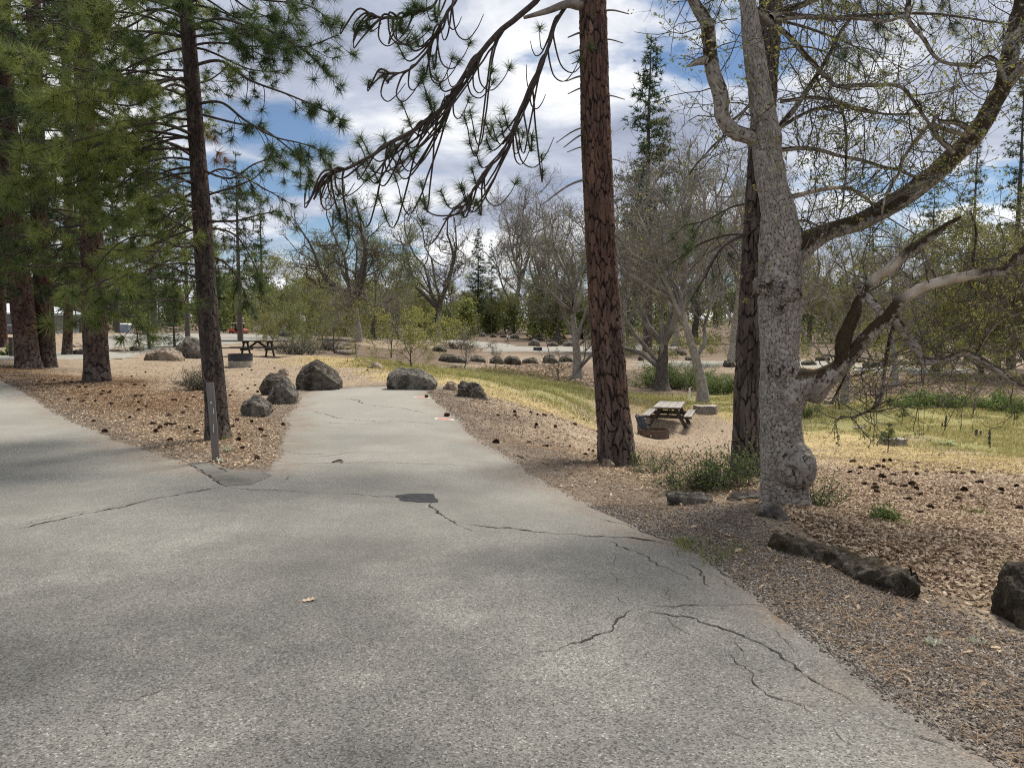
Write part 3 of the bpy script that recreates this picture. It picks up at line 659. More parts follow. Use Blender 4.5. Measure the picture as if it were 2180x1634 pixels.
# ------------------------------------------------------------------ boulders
def hull_rock(name, sil, Z, depth, mat, seed, label, group=None, sub=4, rough=0.05, sink=0.06, cat='boulder', soft=.13):
    """sil: outline in pixels (the part above the ground); given its real distance, depth and a rounded, broken surface"""
    rng = np.random.default_rng(seed)
    pts_ = np.array([P(x, y, Z) for x, y in sil]); c = pts_.mean(0); zmin = pts_[:, 2].min(); H_ = pts_[:, 2].max() - zmin; Wd = np.ptp(pts_[:, 0])
    base = np.array([c[0], Z + depth * 0.5, zmin])
    L = []
    for dy, f, top in ((0.05, 0.96, 0.72), (0.42, 1.0, 1.03), (0.92, 0.8, 0.8)):
        for p in pts_:
            q = np.array([c[0] + (p[0] - c[0]) * f * rng.uniform(.94, 1.04), Z + dy * depth + rng.normal(0, 0.03) * depth, zmin + (p[2] - zmin) * top * rng.uniform(.95, 1.04)]); L.append(q)
    for p in pts_:
        L.append(np.array([c[0] + (p[0] - c[0]) * 0.85, Z + rng.uniform(0, .9) * depth, zmin - sink - 0.12 * H_]))
    bm = bmesh.new()
    for q in L: bm.verts.new([float(v) for v in (q - base)])
    r = bmesh.ops.convex_hull(bm, input=bm.verts)
    dead = [e for e in set(r['geom_interior']) | set(r['geom_unused']) if isinstance(e, bmesh.types.BMVert)]
    if dead: bmesh.ops.delete(bm, geom=dead, context='VERTS')
    size = max(Wd, H_, depth)
    bmesh.ops.triangulate(bm, faces=bm.faces)
    for it in range(sub):
        lim = size / (4.0 * 1.75 ** it)
        es = [e for e in bm.edges if e.calc_length() > lim]
        if es: bmesh.ops.subdivide_edges(bm, edges=es, cuts=1, use_grid_fill=False)
        bmesh.ops.triangulate(bm, faces=bm.faces)
        if it < 2: bmesh.ops.smooth_vert(bm, verts=bm.verts, factor=soft, use_axis_x=True, use_axis_y=True, use_axis_z=True)
    v = np.array([q.co[:] for q in bm.verts]); bm.normal_update(); n = np.array([q.normal[:] for q in bm.verts])
    q = v / size * 3 + seed * 7.1
    ridg = 1 - np.abs(fbm(q * 1.3, 3))
    d = fbm(q, 4) * rough + (ridg - 0.6) * rough * 0.7 + fbm(q * 5, 3) * rough * 0.25 + (np.abs(fbm(q * 7, 3)) - .3) * rough * 0.2
    v = v + n * (d * size)[:, None]
    f = np.array([[w.index for w in fc.verts] for fc in bm.faces]) if not bm.verts.index_update() else None
    bm.free()
    b = MB(); b.add(v, f); o = b.build(name, M[mat], smooth=True); o.location = [float(x) for x in base]
    return tag(o, label, cat, group)
def blob(cx_, base, w, h, k=9, seed=0, flat=0.25, peak=0.0):
    """a generic boulder outline in pixels"""
    rng = np.random.default_rng(seed + 100); o = [(cx_ - w / 2, base), (cx_ + w / 2, base)]
    for t in np.linspace(0.04, 0.96, k):
        x = cx_ + w / 2 * math.cos(math.pi * t) * 1.03; y = base - h * (math.sin(math.pi * t) ** (0.45 + flat)) * rng.uniform(.82, 1.05) * (1 - peak * abs(t - .45))
        o.append((x, y))
    return o
def near_rock(sil, depth, *a, **k):
    by = max(p[1] for p in sil); bx = np.mean([p[0] for p in sil]); g_ = G(bx, by); return hull_rock('boulder', sil, g_[1], depth, *a, **k)
near_rock([(622, 812), (628, 826), (640, 831), (690, 829), (716, 822), (722, 813), (714, 803), (690, 787), (677, 768), (666, 764), (650, 772), (636, 785), (626, 802)], 1.0, 'rock_dark', 1,
          'large pointed dark boulder at the head of the parking spur', rough=0.04, soft=.03, sub=5)
near_rock([(820, 818), (824, 823), (900, 825), (924, 829), (928, 816), (918, 803), (895, 790), (860, 784), (838, 787), (824, 800)], 0.9, 'rock_grey', 2,
          'wide low domed boulder at the right corner of the parking spur', rough=0.035, sub=5, soft=.06)
near_rock([(972, 822), (975, 832), (1000, 838), (1040, 852), (1030, 830), (1018, 820), (1000, 815), (985, 813)], 0.6, 'rock_dark', 3, 'jagged dark boulder tapering down the gravel bank', rough=0.07, sub=5, soft=.06)
near_rock([(942, 824), (946, 831), (968, 830), (973, 822), (965, 814), (952, 813)], 0.4, 'rock_tan', 4, 'small tan rock beside the jagged dark boulder', cat='rock')
near_rock([(551, 822), (555, 838), (590, 840), (612, 836), (603, 806), (590, 797), (565, 797), (553, 806)], 0.7, 'rock_dark', 5, 'blocky brown boulder behind the wedge shaped boulder', rough=0.03, sub=5, soft=.06)
near_rock([(560, 856), (575, 862), (612, 858), (625, 838), (612, 818), (598, 803), (580, 818), (566, 840)], 0.75, 'rock_grey', 6, 'wedge shaped grey boulder with a pale streaked side', rough=0.03, sub=5, soft=.06)
near_rock([(507, 866), (512, 882), (525, 889), (560, 886), (568, 876), (562, 858), (545, 846), (530, 844), (514, 852)], 0.6, 'rock_grey', 7, 'rounded lichen speckled boulder nearest the brown marker post', rough=0.045, sub=5, soft=.06)
near_rock([(589, 794), (592, 798), (609, 798), (612, 792), (606, 785), (596, 785)], 0.3, 'rock_tan', 8, 'small round tan stone behind the blocky brown boulder', sub=3, cat='rock')
near_rock([(780, 780), (784, 785), (812, 786), (815, 781), (805, 775), (798, 771), (788, 775)], 0.6, 'rock_tan', 9, 'small pyramid shaped stone on the dry grass rise', sub=3, cat='rock')
near_rock([(766, 770), (770, 772), (790, 773), (792, 769), (780, 766)], 0.5, 'rock_tan', 10, 'flat brown stone behind the pyramid shaped stone', sub=3, cat='rock')
near_rock(blob(338, 769, 74, 29, seed=3), 1.1, 'rock_tan', 11, 'big rounded tan boulder left of the fissured one')
near_rock([(370, 755), (374, 761), (432, 762), (431, 742), (418, 736), (405, 722), (388, 722), (374, 733)], 1.1, 'rock_grey', 12, 'fissured pale boulder just left of the leaning pine', rough=0.08)
near_rock(blob(243, 748, 24, 9, seed=4), 0.9, 'rock_tan', 13, 'low tan rock beside the lane behind the stout red pine', sub=3, cat='rock')
near_rock(blob(262, 747, 22, 9, seed=5), 0.9, 'rock_tan', 14, 'pale flat rock next to the low tan rock by the lane', sub=3, cat='rock')
near_rock([(268, 742), (273, 747), (294, 747), (296, 741), (290, 735), (278, 735)], 0.8, 'rock_dark', 15, 'dark rounded rock at the end of the row by the left lane', sub=3, cat='rock')
near_rock([(140, 752), (148, 754), (178, 753), (177, 745), (170, 741), (160, 745), (150, 744)], 0.9, 'rock_dark', 16, 'jagged black rock at the foot of the thin red pine', sub=3, cat='rock')
near_rock(blob(153, 740, 18, 11, seed=6), 0.9, 'rock_tan', 17, 'rounded brown rock across the lane beyond the twin pines', sub=3, cat='rock')
# row of boulders past the meadow, left to right
row = [(935, 748, 30, 14, 'dark upper boulder standing behind the start of the boulder row'), (955, 770, 42, 18, 'broad first boulder of the row beyond the green grass'), (978, 772, 28, 14, 'second boulder of the row, behind the twin dark saplings'),
       (1017, 771, 34, 14, 'third boulder of the row beyond the green grass'), (1057, 775, 30, 17, 'fourth boulder of the row, behind the thin bare sapling'), (1091, 776, 38, 20, 'saddle shaped fifth boulder of the row'),
       (1130, 774, 34, 13, 'flat topped sixth boulder of the row'), (1172, 773, 32, 18, 'round seventh boulder of the row'), (1206, 771, 28, 15, 'last boulder of the row, beside the white trunked oak')]
for i, (x, y, w, h, lb) in enumerate(row): near_rock(blob(x, y, w, h, seed=20 + i), 1.2, 'rock_dark', 30 + i, lb, 'boulders in a row beyond the meadow', sub=3, rough=0.06)
farb = [(1026, 717, 17, 10, 'dark boulder where the distant lane bends'), (1050, 718, 14, 9, 'second boulder along the bend of the distant lane'), (1072, 719, 14, 8, 'small dark boulder right of the distant lane bend'),
        (1094, 721, 22, 11, 'large dark boulder behind the walking figure'), (1136, 724, 20, 8, 'boulder just right of the slanting oak trunk'), (1156, 721, 18, 8, 'boulder beyond the distant lane near a slim trunk'),
        (1138, 737, 27, 14, 'pale peaked boulder standing behind the distant fire ring'), (1177, 737, 24, 10, 'rounded boulder right of the pale peaked boulder'), (1196, 722, 22, 7, 'flat boulder far behind the rounded boulder'),
        (1212, 737, 26, 11, 'grey boulder left of the white trunked oak by the lane'), (1328, 772, 14, 7, 'small dark rock just right of the big red pine'), (1366, 768, 10, 11, 'upright brown rock left of the dark forked oak'),
        (1398, 755, 18, 13, 'dark boulder behind the dark forked oak'), (1446, 756, 34, 12, 'flat grey boulder seen between the two forked oaks'), (1556, 781, 22, 16, 'square dark rock left of the rear pine trunk'), (1470, 767, 14, 9, 'small rock above the green thicket'),
        (1727, 777, 28, 10, 'dark oval boulder right of the great oak trunk'), (1860, 783, 24, 14, 'boulder at the foot of the far dark trunk'), (1888, 781, 22, 9, 'dark boulder left of the white birch like trunk'), (1838, 772, 16, 9, 'grey boulder beyond the right lane'),
        (1757, 768, 28, 12, 'squared boulder beyond the right lane'), (605, 717, 27, 14, 'round dark boulder behind the far end of the left table'), (646, 720, 22, 9, 'low boulder among saplings beyond the left table'), (960, 705, 24, 6, 'pale far rock beside the white utility boxes'), (905, 712, 26, 7, 'flat far rock below the white utility boxes')]
for i, (x, y, w, h, lb) in enumerate(farb): near_rock(blob(x, y, w, h, seed=60 + i), 1.2, 'rock_dark' if i % 3 else 'rock_grey', 70 + i, lb, 'scattered distant boulders', sub=2, rough=0.06)
# kerb stones and the edge boulder in the right foreground
near_rock([(1420, 1056), (1430, 1072), (1500, 1079), (1520, 1073), (1522, 1062), (1500, 1053), (1450, 1050)], 0.22, 'rock_grey', 101, 'low grey stone under the green rose thicket', rough=0.04, sink=0.02, cat='rock')
near_rock([(1555, 1068), (1600, 1075), (1650, 1070), (1630, 1055), (1600, 1050), (1570, 1056)], 0.25, 'rock_grey', 102, 'flat grey slab half buried left of the great oak', rough=0.04, sink=0.02, cat='rock')
near_rock([(1622, 1085), (1630, 1118), (1690, 1132), (1690, 1112), (1680, 1090), (1655, 1072), (1635, 1070)], 0.22, 'rock_grey', 103, 'curved grey stone at the foot of the great oak', rough=0.05, sink=0.02, cat='rock')
near_rock([(1395, 1085), (1410, 1092), (1455, 1090), (1440, 1080)], 0.15, 'rock_tan', 104, 'small pale stone flush in the dirt near the rose thicket', rough=0.04, sink=0.01, sub=3, cat='rock')
def kerb_stone():
    ctr = [(1662, 1166, 20), (1700, 1177, 22), (1750, 1190, 24), (1800, 1207, 26), (1850, 1227, 28), (1900, 1245, 31), (1935, 1258, 33), (1948, 1262, 30)]
    p = []; r = []
    for x, y, hh in ctr:
        g_ = G(x, y + hh * 0.6); p.append(g_ + np.array([0, 0.07, 0.045])); r.append(PX(hh * 1.5, g_[1]))
    q, rr = catmull(p, r, 160); t, n, bb = frames(q); kk = 48; c, s = ring(kk)
    sup = 1 / np.maximum(np.abs(c), np.abs(s)) ** 0.45
    v = q[:, None] + (rr[:, None] * sup)[..., None] * (c[None, :, None] * n[:, None] * 0.95 + s[None, :, None] * bb[:, None] * 0.75)
    v = v.reshape(-1, 3); nn = v - np.repeat(q, kk, 0); nn /= np.linalg.norm(nn, axis=1)[:, None]
    v = v + nn * (fbm(v * 7, 4) * 0.03 + (1 - np.abs(fbm(v * 9, 3))) * 0.05 - 0.035 + fbm(v * 30, 3) * 0.016)[:, None]
    b = MB(); b.add(v, quads(160, kk)); b.add(np.vstack([v[-kk:], q[-1][None]]), [[j, (j + 1) % kk, kk] for j in range(kk)]); b.add(np.vstack([v[:kk], q[0][None]]), [[(j + 1) % kk, j, kk] for j in range(kk)])
    tag(b.build('kerb_stone', M['rock_moss']), 'long mossy kerb stone lying along the gravel edge', 'kerb stone')
kerb_stone()
near_rock([(2176, 1285), (2180, 1330), (2205, 1344), (2300, 1352), (2310, 1240), (2262, 1222), (2228, 1214), (2200, 1226), (2190, 1250)], 0.34, 'rock_moss', 105, 'dark mossy boulder cut off by the right edge', rough=0.055, sub=6, soft=.09)
near_rock([(1280, 985), (1290, 992), (1310, 990), (1300, 978), (1285, 978)], 0.12, 'rock_tan', 106, 'small tan stone at the foot of the big red pine', sub=3, sink=0.01, cat='rock')

# ------------------------------------------------------------------ picnic tables, fire rings, posts
M['wood_grey'] = simple('weathered_plank', (0.22, 0.20, 0.175), (0.40, 0.37, 0.33), 9, 0.85, 0.4, 50)
M['wood_dark'] = simple('dark_table_timber', (0.035, 0.03, 0.026), (0.085, 0.072, 0.06), 9, 0.85, 0.4, 50)
M['wood_green'] = simple('dark_painted_timber', (0.030, 0.030, 0.027), (0.055, 0.052, 0.045), 9, 0.7, 0.3, 50)
M['rust'] = simple('rusty_steel', (0.075, 0.05, 0.038), (0.14, 0.098, 0.075), 12, 0.8, 0.3, 60)
M['steel_dark'] = simple('dark_steel', (0.018, 0.021, 0.027), (0.038, 0.043, 0.052), 10, 0.55, 0.15, 60, 0.4)
M['concrete'] = simple('concrete', (0.25, 0.225, 0.18), (0.36, 0.33, 0.27), 10, 0.95, 0.4, 80)
M['post_brown'] = simple('brown_post_plastic', (0.145, 0.125, 0.11), (0.185, 0.162, 0.145), 4, 0.6, 0.1, 90)
M['white'] = simple('white_paint', (0.66, 0.66, 0.63), (0.8, 0.8, 0.78), 4, 0.6)
M['screw'] = simple('bright_screw', (0.6, 0.6, 0.6), (0.8, 0.8, 0.8), 4, 0.3)
def rz(a): return np.array([[math.cos(a), -math.sin(a), 0], [math.sin(a), math.cos(a), 0], [0, 0, 1.0]])
def rx(a): return np.array([[1, 0, 0], [0, math.cos(a), -math.sin(a)], [0, math.sin(a), math.cos(a)]])
def plank(name, c, d, mat, parent, R=None):
    b = MB(); b.box((0, 0, 0), d); o = b.build(name, mat, parent, smooth=False); o.location = c
    if R is not None: o.rotation_euler = Matrix(R.tolist()).to_euler()
    md = o.modifiers.new('bevel', 'BEVEL'); md.width = min(d) * 0.18; md.segments = 1
    return o
def picnic_table(loc, ang, L, W, label, top, frame, over, bench=0.28):
    t = thing('picnic_table', label, 'picnic table', loc, 'picnic tables'); t.rotation_euler = (0, 0, ang)
    n = 4; pw = W / n
    for i in range(n): plank('tabletop_plank', (0, -W / 2 + pw * (i + .5), 0.75), (L, pw - 0.012, 0.045), top, t)
    for s in (-1, 1):
        for j in (0, 1): plank('bench_plank', (0, s * (W / 2 + 0.24 + (j - .5) * bench / 2), 0.45), (L, bench / 2 - 0.01, 0.045), top, t)
    for ex in (-over, over):
        plank('cleat', (ex, 0, 0.70), (0.045, W - 0.06, 0.09), frame, t)
        plank('bench_beam', (ex + 0.05, 0, 0.385), (0.045, W + 0.72, 0.13), frame, t)
        for s in (-1, 1):
            plank('leg', (ex, s * (W / 2 - 0.02), 0.335), (0.05, 0.13, 0.80), frame, t, rx(s * 0.52))
        sg = 1 if ex < 0 else -1
        plank('brace', (ex + sg * 0.27, 0, 0.53), (0.62, 0.05, 0.09), frame, t, np.array([[math.cos(.62 * sg), 0, math.sin(.62 * sg)], [0, 1, 0], [-math.sin(.62 * sg), 0, math.cos(.62 * sg)]]).T @ np.eye(3))
    plank('centre_cleat', (0, 0, 0.70), (0.045, W - 0.1, 0.08), frame, t)
    return t
c1 = P(1425, 897, 27.6); c1[2] = float(gh(c1[0], c1[1])[0])
A_, B_, D_ = P(1372.5, 867.6, 26.6), P(1418, 853, 28.6), P(1431, 873, 26.5)
tang = math.atan2(2.0, 0.62)
picnic_table(c1, tang, 2.25, 0.98, 'weathered grey picnic table behind the rusty fire ring', M['wood_grey'], M['wood_dark'], 0.72)
c2 = P(543, 760, 34.5); picnic_table(on(c2[0], c2[1] + 0.4, 0.0), math.radians(-1), 3.1, 0.85, 'dark picnic table with long top near the left boulders', M['wood_green'], M['wood_green'], 0.56)

def lathe(mb, prof, k=48, mat=0, c=(0, 0, 0)):
    a_, s_ = ring(k); v = np.array([[r * a_[j], r * s_[j], z] for r, z in prof for j in range(k)]) + np.array(c); mb.add(v, quads(len(prof), k), mat)
def fire_ring(g_, R, H_, label, mat, base_h=0.0, grate=None):
    t = thing('fire_ring', label, 'fire ring', g_, 'steel fire rings')
    b = MB(); z0 = base_h - 0.04 if base_h == 0 else base_h
    lathe(b, [(R, z0), (R, H_ - 0.03), (R + 0.012, H_ - 0.025), (R + 0.012, H_), (R - 0.012, H_), (R - 0.012, H_ - 0.05), (R - 0.015, z0)]); b.build('ring_wall', M[mat], t, smooth=False)
    if base_h:
        b = MB(); lathe(b, [(R - 0.005, -0.05), (R - 0.005, base_h), (R - 0.08, base_h), (R - 0.08, -0.05)]); b.build('footing', M['concrete'], t, smooth=False)
    b = MB(); lathe(b, [(0.01, 0.05), (R * 0.6, 0.04), (R - 0.02, 0.03)]); b.build('ash_bed', M['ash'], t)
    b = MB(); b.box((-R * 0.35, -R - 0.005, H_ * 0.45), (0.05, 0.012, 0.04), mat=0); b.build('label_plate', M['white'], t)
    if grate:
        gr = MB()
        Rg = rz(0.5) @ rx(math.radians(62))
        for i in range(9):
            p = np.array([[-0.16 + 0.04 * i, 0, 0], [-0.16 + 0.04 * i, 0.42, 0]]) @ Rg.T + np.array([-R * 0.62, R * 0.25, H_ + 0.02]); tube(gr, p, 0.02, 6, cap=True)
        for y_ in (0.0, 0.42):
            p = np.array([[-0.18, y_, 0], [0.18, y_, 0]]) @ Rg.T + np.array([-R * 0.62, R * 0.25, H_ + 0.02]); tube(gr, p, 0.014, 6, cap=True)
        gro = gr.build('grate', M['steel_dark'], t)
        for hx in (-0.30, ):
            h = MB(); o_ = np.array([-R * 0.62, R * 0.1, H_]); p, r = catmull([o_ + (-.02, 0, 0.1), o_ + (-.10, -.02, .3), o_ + (-.17, -.03, .46), o_ + (-.24, -.03, .47), o_ + (-.29, -.03, .40)], [.02] * 5, 16); tube(h, p, r, 6, cap=True); h.build('handle', M['steel_dark'], gro)
        for ox in (-0.12, 0.16):
            h = MB(); a2 = np.linspace(0.2, 5.4, 14); o_ = np.array([-R * 0.78 + ox + 0.1, R * 0.05, H_ + 0.08]); p = o_ + np.c_[0.10 * np.cos(a2), 0.03 * a2 * 0, 0.10 * np.sin(a2)]; tube(h, p, 0.018, 6, cap=True); h.build('hinge_loop', M['steel_dark'], gro)
    return t
M['ash'] = simple('ash', (0.06, 0.055, 0.05), (0.16, 0.15, 0.14), 8, 0.95, 0.5, 40)
gr = P(1397, 934, 24.5); fire_ring(on(gr[0], gr[1] + 0.5), 0.53, 0.30, 'rusty brown fire ring with a tilted grate at the right campsite', 'rust', 0, True)
gr = G(503, 783); fire_ring(on(gr[0], gr[1] + 0.45), PX(25, gr[1] + 0.45), 0.5, 'dark fire ring on a pale footing near the left table', 'steel_dark', 0.24)
gr = G(1145, 746); fire_ring(on(gr[0], gr[1] + 0.4), PX(9.5, gr[1]), 0.33, 'distant dark fire ring beside the far lane', 'steel_dark')

def marker_post():
    t = thing('marker_post', 'brown leaning marker post in front of the slender pine', 'post', G(461, 981))
    g_ = G(461, 981); Z = g_[1]
    top = P(447, 814, Z + 0.03) - g_; b = MB()
    w = PX(8.6, Z); d = 0.012
    q = np.array([np.array([0, 0, -0.1]), top * 0.5, top]); sec = np.array([[-w, 0], [-w * .92, -d], [w * .92, -d], [w, 0], [w * .9, d * .6], [-w * .9, d * .6]])
    v = np.array([[p[0] + sx, p[1] + sy, p[2]] for p in q for sx, sy in sec]); b.add(v, quads(3, 6)); b.add(v[-6:], [[0, 1, 2, 3, 4, 5]]); b.build('post_body', M['post_brown'], t, smooth=False)
    f = lambda a_, dx: top * a_ + np.array([dx, -d - 0.002, 0])
    s = MB(); lathe(s, [(0.0, 0), (0.011, 0), (0.011, 0.004), (0.0, 0.006)], 14); so = s.build('screw', M['screw'], t); so.location = f(0.745, 0.0); so.rotation_euler = (math.pi / 2, 0, 0)
    for a_, dx, hh in ((0.64, w * .45, .07), (0.42, w * .05, .10)):
        s = MB(); s.box(f(a_, dx) - np.array([0, 0, 0]), (0.006, 0.003, hh)); s.build('scratch_mark', M['white'], t, smooth=False)
marker_post()
def simple_post(px, py, top, wpx, mat, name, label, cat='post', bands=()):
    g_ = G(px, py); h = PX(py - top, g_[1]); w = PX(wpx, g_[1]); t = thing(name, label, cat, g_)
    b = MB(); b.box((0, 0, h / 2 - 0.05), (w, w * 0.8, h + 0.1), taper=0.96); b.build('post_body', mat, t, smooth=False)
    for z, m2, kk in bands:
        s = MB(); s.box((0, 0, h * z), (w * kk, w * 0.8 * kk, h * 0.07)); s.build('collar', m2, t, smooth=False)
    return t
simple_post(25, 758, 718, 8, M['wood_dark'], 'bollard', 'dark timber bollard beside the lane at the left edge', 'bollard', [(0.97, M['wood_dark'], 1.12)])
simple_post(1468, 852, 825, 3.2, M['white'], 'marker_stake', 'thin white stake standing in the grass behind the right table', 'stake', [(0.75, M['white'], 1.6)])
simple_post(33, 744, 723, 10, M['white'], 'utility_box', 'white utility box behind the dark bollard', 'utility box', [(0.9, M['steel_dark'], 1.05)])
for x, y, tp, lb in ((908, 708, 698, 'squat white utility box far behind the green sapling'), (928, 707, 690, 'taller white utility pedestal beside the squat white box'), (870, 706, 699, 'small white board in the distance left of the green sapling'), (933, 707, 696, 'slim white post right of the utility pedestal')):
    simple_post(x, y, tp, 5 if 'box' in lb else 3.2, M['white'], 'utility_pedestal', lb, 'utility box', [(0.85, M['steel_dark'], 1.3)])

# stumps, logs and sticks
M['cut_wood'] = simple('cut_wood', (0.27, 0.235, 0.19), (0.45, 0.41, 0.345), 12, 0.9, 0.3, 60)
def stump(cx_, by, wpx, hpx, label, mat='deadwood', seed=0):
    g_ = G(cx_, by); R = PX(wpx / 2, g_[1]); h = PX(hpx, g_[1]); t = thing('tree_stump', label, 'stump', (g_[0], g_[1] + R * .8, g_[2])); k = 36; c, s = ring(k)
    an = np.arange(k) / k * 2 * math.pi; rr = R * (1 + 0.10 * np.sin(5 * an + seed) + 0.05 * np.sin(11 * an))
    v = np.array([[rr[j] * f * c[j], rr[j] * f * s[j], z] for f, z in ((1.15, -0.08), (1.02, 0.1 * h), (0.95, 0.55 * h), (0.92, h)) for j in range(k)]); b = MB(); b.add(v, quads(4, k)); b.build('trunk', M[mat], t)
    v = np.vstack([[[rr[j] * .915 * c[j], rr[j] * .915 * s[j], h - 0.001 + 0.02 * math.sin(3 * an[j])] for j in range(k)], [[0, 0, h + 0.004]]]); b = MB(); b.add(v, [[j, (j + 1) % k, k] for j in range(k)]); b.build('cut_face', M['cut_wood'], t)
stump(1508, 884, 52, 19, 'pale cut stump behind the right picnic table'); stump(1912, 950, 54, 14, 'low crumbling stump beside the little pine in the meadow', seed=2)
stump(1771, 860, 24, 7, 'small pale stump at the foot of the leafy bank', seed=3); stump(1833, 914, 24, 4, 'flat cut stump in the middle of the meadow', seed=4); stump(1897, 867, 14, 9, 'little grey stump at the meadow edge below the bank', seed=5)
def log(pts_px, rpx, label, mat='deadwood', up=0.3, name='fallen_log', cat='log', k=10):
    p = [G(x, y) for x, y in pts_px]; r = [PX(rr, q[1]) for rr, q in zip(rpx, p)]
    p = [q + np.array([0, rr, rr * up * 2]) for q, rr in zip(p, r)]
    q, rr = catmull(p, r, max(14, len(p) * 6)); q = q + np.c_[fbm(q * 2, 2), fbm(q * 2 + 9, 2), fbm(q * 2 + 19, 2)] * 0.02; b = MB(); tube(b, q, rr, k, cap=True); o = b.build(name, M[mat]); return tag(o, label, cat)
log([(915, 784), (940, 786), (965, 784), (982, 779)], [2.5, 4, 4, 2], 'bleached fallen branch on the green grass rise', name='fallen_branch', cat='branch')
log([(940, 786), (965, 790), (990, 793)], [2.5, 2.2, 1.2], 'thin bleached stick lying below the fallen branch', name='fallen_branch', cat='branch')
log([(715, 753), (735, 754), (756, 752)], [5, 6, 5], 'pale thick log lying below the log heap by the grey oak')
log([(718, 745), (740, 742), (752, 738)], [2.5, 3, 2], 'middle log of the heap by the grey oak'); log([(722, 735), (745, 737), (756, 742)], [2.2, 3, 2], 'top log of the heap by the grey oak'); log([(716, 740), (735, 733), (750, 732)], [2, 2.4, 1.5], 'thin crossing log of the heap by the grey oak')
log([(675, 724), (760, 725), (860, 724)], [2.6, 3, 2.6], 'long straight log lying across the far campsite'); log([(1750, 758), (1830, 764), (1900, 774), (1960, 776)], [4, 5, 5, 3], 'long brown log lying beyond the right lane')
log([(1962, 1388), (1990, 1382), (2020, 1380), (2048, 1384)], [3, 4, 3.5, 2], 'short lichen covered stick on the gravel near the right edge', name='fallen_stick', cat='stick'); log([(2060, 1384), (2100, 1380), (2165, 1386)], [4, 4.5, 3], 'grey lichen tufted stick beside the mossy boulder', name='fallen_stick', cat='stick')
log([(1690, 1222), (1760, 1232), (1800, 1240)], [1.4, 1.6, 1], 'thin dark twig in front of the mossy kerb stone', 'branch', name='fallen_stick', cat='stick'); log([(1880, 1408), (1930, 1402), (1975, 1395)], [1.2, 1.6, 1], 'thin straw coloured twig on the dark gravel', 'cut_wood', name='fallen_stick', cat='stick')
log([(1100, 972), (1112, 977)], [3, 3], 'dark bark scrap on the gravel below the spur edge', 'branch', name='bark_scrap', cat='bark'); log([(1118, 972), (1136, 978)], [2.5, 2.5], 'dark curved twig next to the bark scrap', 'branch', name='fallen_stick', cat='stick')
log([(705, 985), (722, 983), (728, 986)], [1.2, 2.2, 1], 'dark clump of debris on the asphalt of the spur', 'branch', name='debris', cat='debris')
log([(2040, 1000), (2075, 1004)], [1.6, 1.2], 'pale thin stick on the leaf litter below the meadow', 'cut_wood', name='fallen_stick', cat='stick')
def lichen_tuft(cx_, by, s, label):
    g_ = G(cx_, by); r = np.random.default_rng(int(cx_)); b = MB()
    for i in range(46):
        a_ = r.random() * 6.28; p = np.array([g_ + (0, 0, 0.0), g_ + np.array([math.cos(a_) * s * .4, math.sin(a_) * s * .4, s * r.uniform(.2, .8)]), g_ + np.array([math.cos(a_ + .5) * s * r.uniform(.5, 1), math.sin(a_ + .5) * s * .6, s * r.uniform(.2, 1.5)])]); q, rr = catmull(p, [.006, .005, .002], 6); tube(b, q, rr, 4)
    tag(b.build('lichen_tuft', M['lichen']), label, 'lichen')
M['lichen'] = simple('pale_lichen', (0.40, 0.42, 0.30), (0.62, 0.63, 0.48), 20)
lichen_tuft(482, 966, 0.085, 'pale green lichen tuft at the foot of the slender pine'); lichen_tuft(468, 985, 0.05, 'small lichen scrap at the base of the brown post'); lichen_tuft(1985, 1384, 0.05, 'white lichen tuft on the stick near the right edge'); lichen_tuft(2080, 1383, 0.05, 'white lichen tuft beside the mossy boulder')
# the single oak leaf on the asphalt
def oak_leaf():
    g_ = G(657, 1278); out = [(-1, 0), (-.6, .12), (-.5, .42), (-.25, .2), (0, .6), (.15, .25), (.5, .55), (.5, .2), (1, .1), (.55, -.05), (.7, -.4), (.25, -.2), (.1, -.55), (-.15, -.18), (-.45, -.42), (-.6, -.1)]
    s = 0.055; v = np.array([[x * s, y * s, 0.004 + 0.016 * (y * y + max(x, 0) ** 2)] for x, y in out] + [[0, 0, 0.004]]) @ rz(0.3).T + g_; n = len(out)
    b = MB(); b.add(v, [[i, (i + 1) % n, n] for i in range(n)], 0, 0.78); tag(b.build('oak_leaf', M['leaf_litter'], smooth=False), 'single curled tan oak leaf on the asphalt', 'leaf')
    g2 = G(1620, 1136); b = MB(); b.add(np.array([[x * .05, y * .05, 0.01 + 0.02 * (y * y + max(x, 0) ** 2)] for x, y in out] + [[0, 0, 0.01]]) @ rz(1.3).T + g2 + (0, 0, 0.05), [[i, (i + 1) % n, n] for i in range(n)], 0, 0.95); tag(b.build('oak_leaf', M['leaf_litter'], smooth=False), 'pale upturned leaf in the dirt before the great oak', 'leaf')
oak_leaf()

# pine cones ---------------------------------------------------------
M['cone'] = simple('pine_cone_scales', (0.035, 0.022, 0.016), (0.11, 0.065, 0.043), 60, 0.8)
def cone_mesh():
    b = MB(); L, R = 0.055, 0.032
    lathe(b, [(0.002, -L), (R * .5, -L * .8), (R * .62, -L * .2), (R * .5, L * .5), (R * .2, L * .9), (0.001, L)], 8)
    for i in range(64):
        t = i / 64; z = -L * .85 + 1.75 * L * t; r = R * (1.0 - 0.75 * t ** 2) ; a_ = i * 2.4
        u = np.array([math.cos(a_), math.sin(a_), 0]); w = np.array([-math.sin(a_), math.cos(a_), 0]); up = np.array([0, 0, 1.0])
        c = np.array([0, 0, z]); b.add([c + u * r * .4 - w * .008, c + u * r * .4 + w * .008, c + u * r * 1.15 + w * .009 + up * .012, c + u * r * 1.3 + up * .016, c + u * r * 1.15 - w * .009 + up * .012], [[0, 1, 2, 3, 4]])
    return b.build('pine_cone', M['cone'], smooth=False)
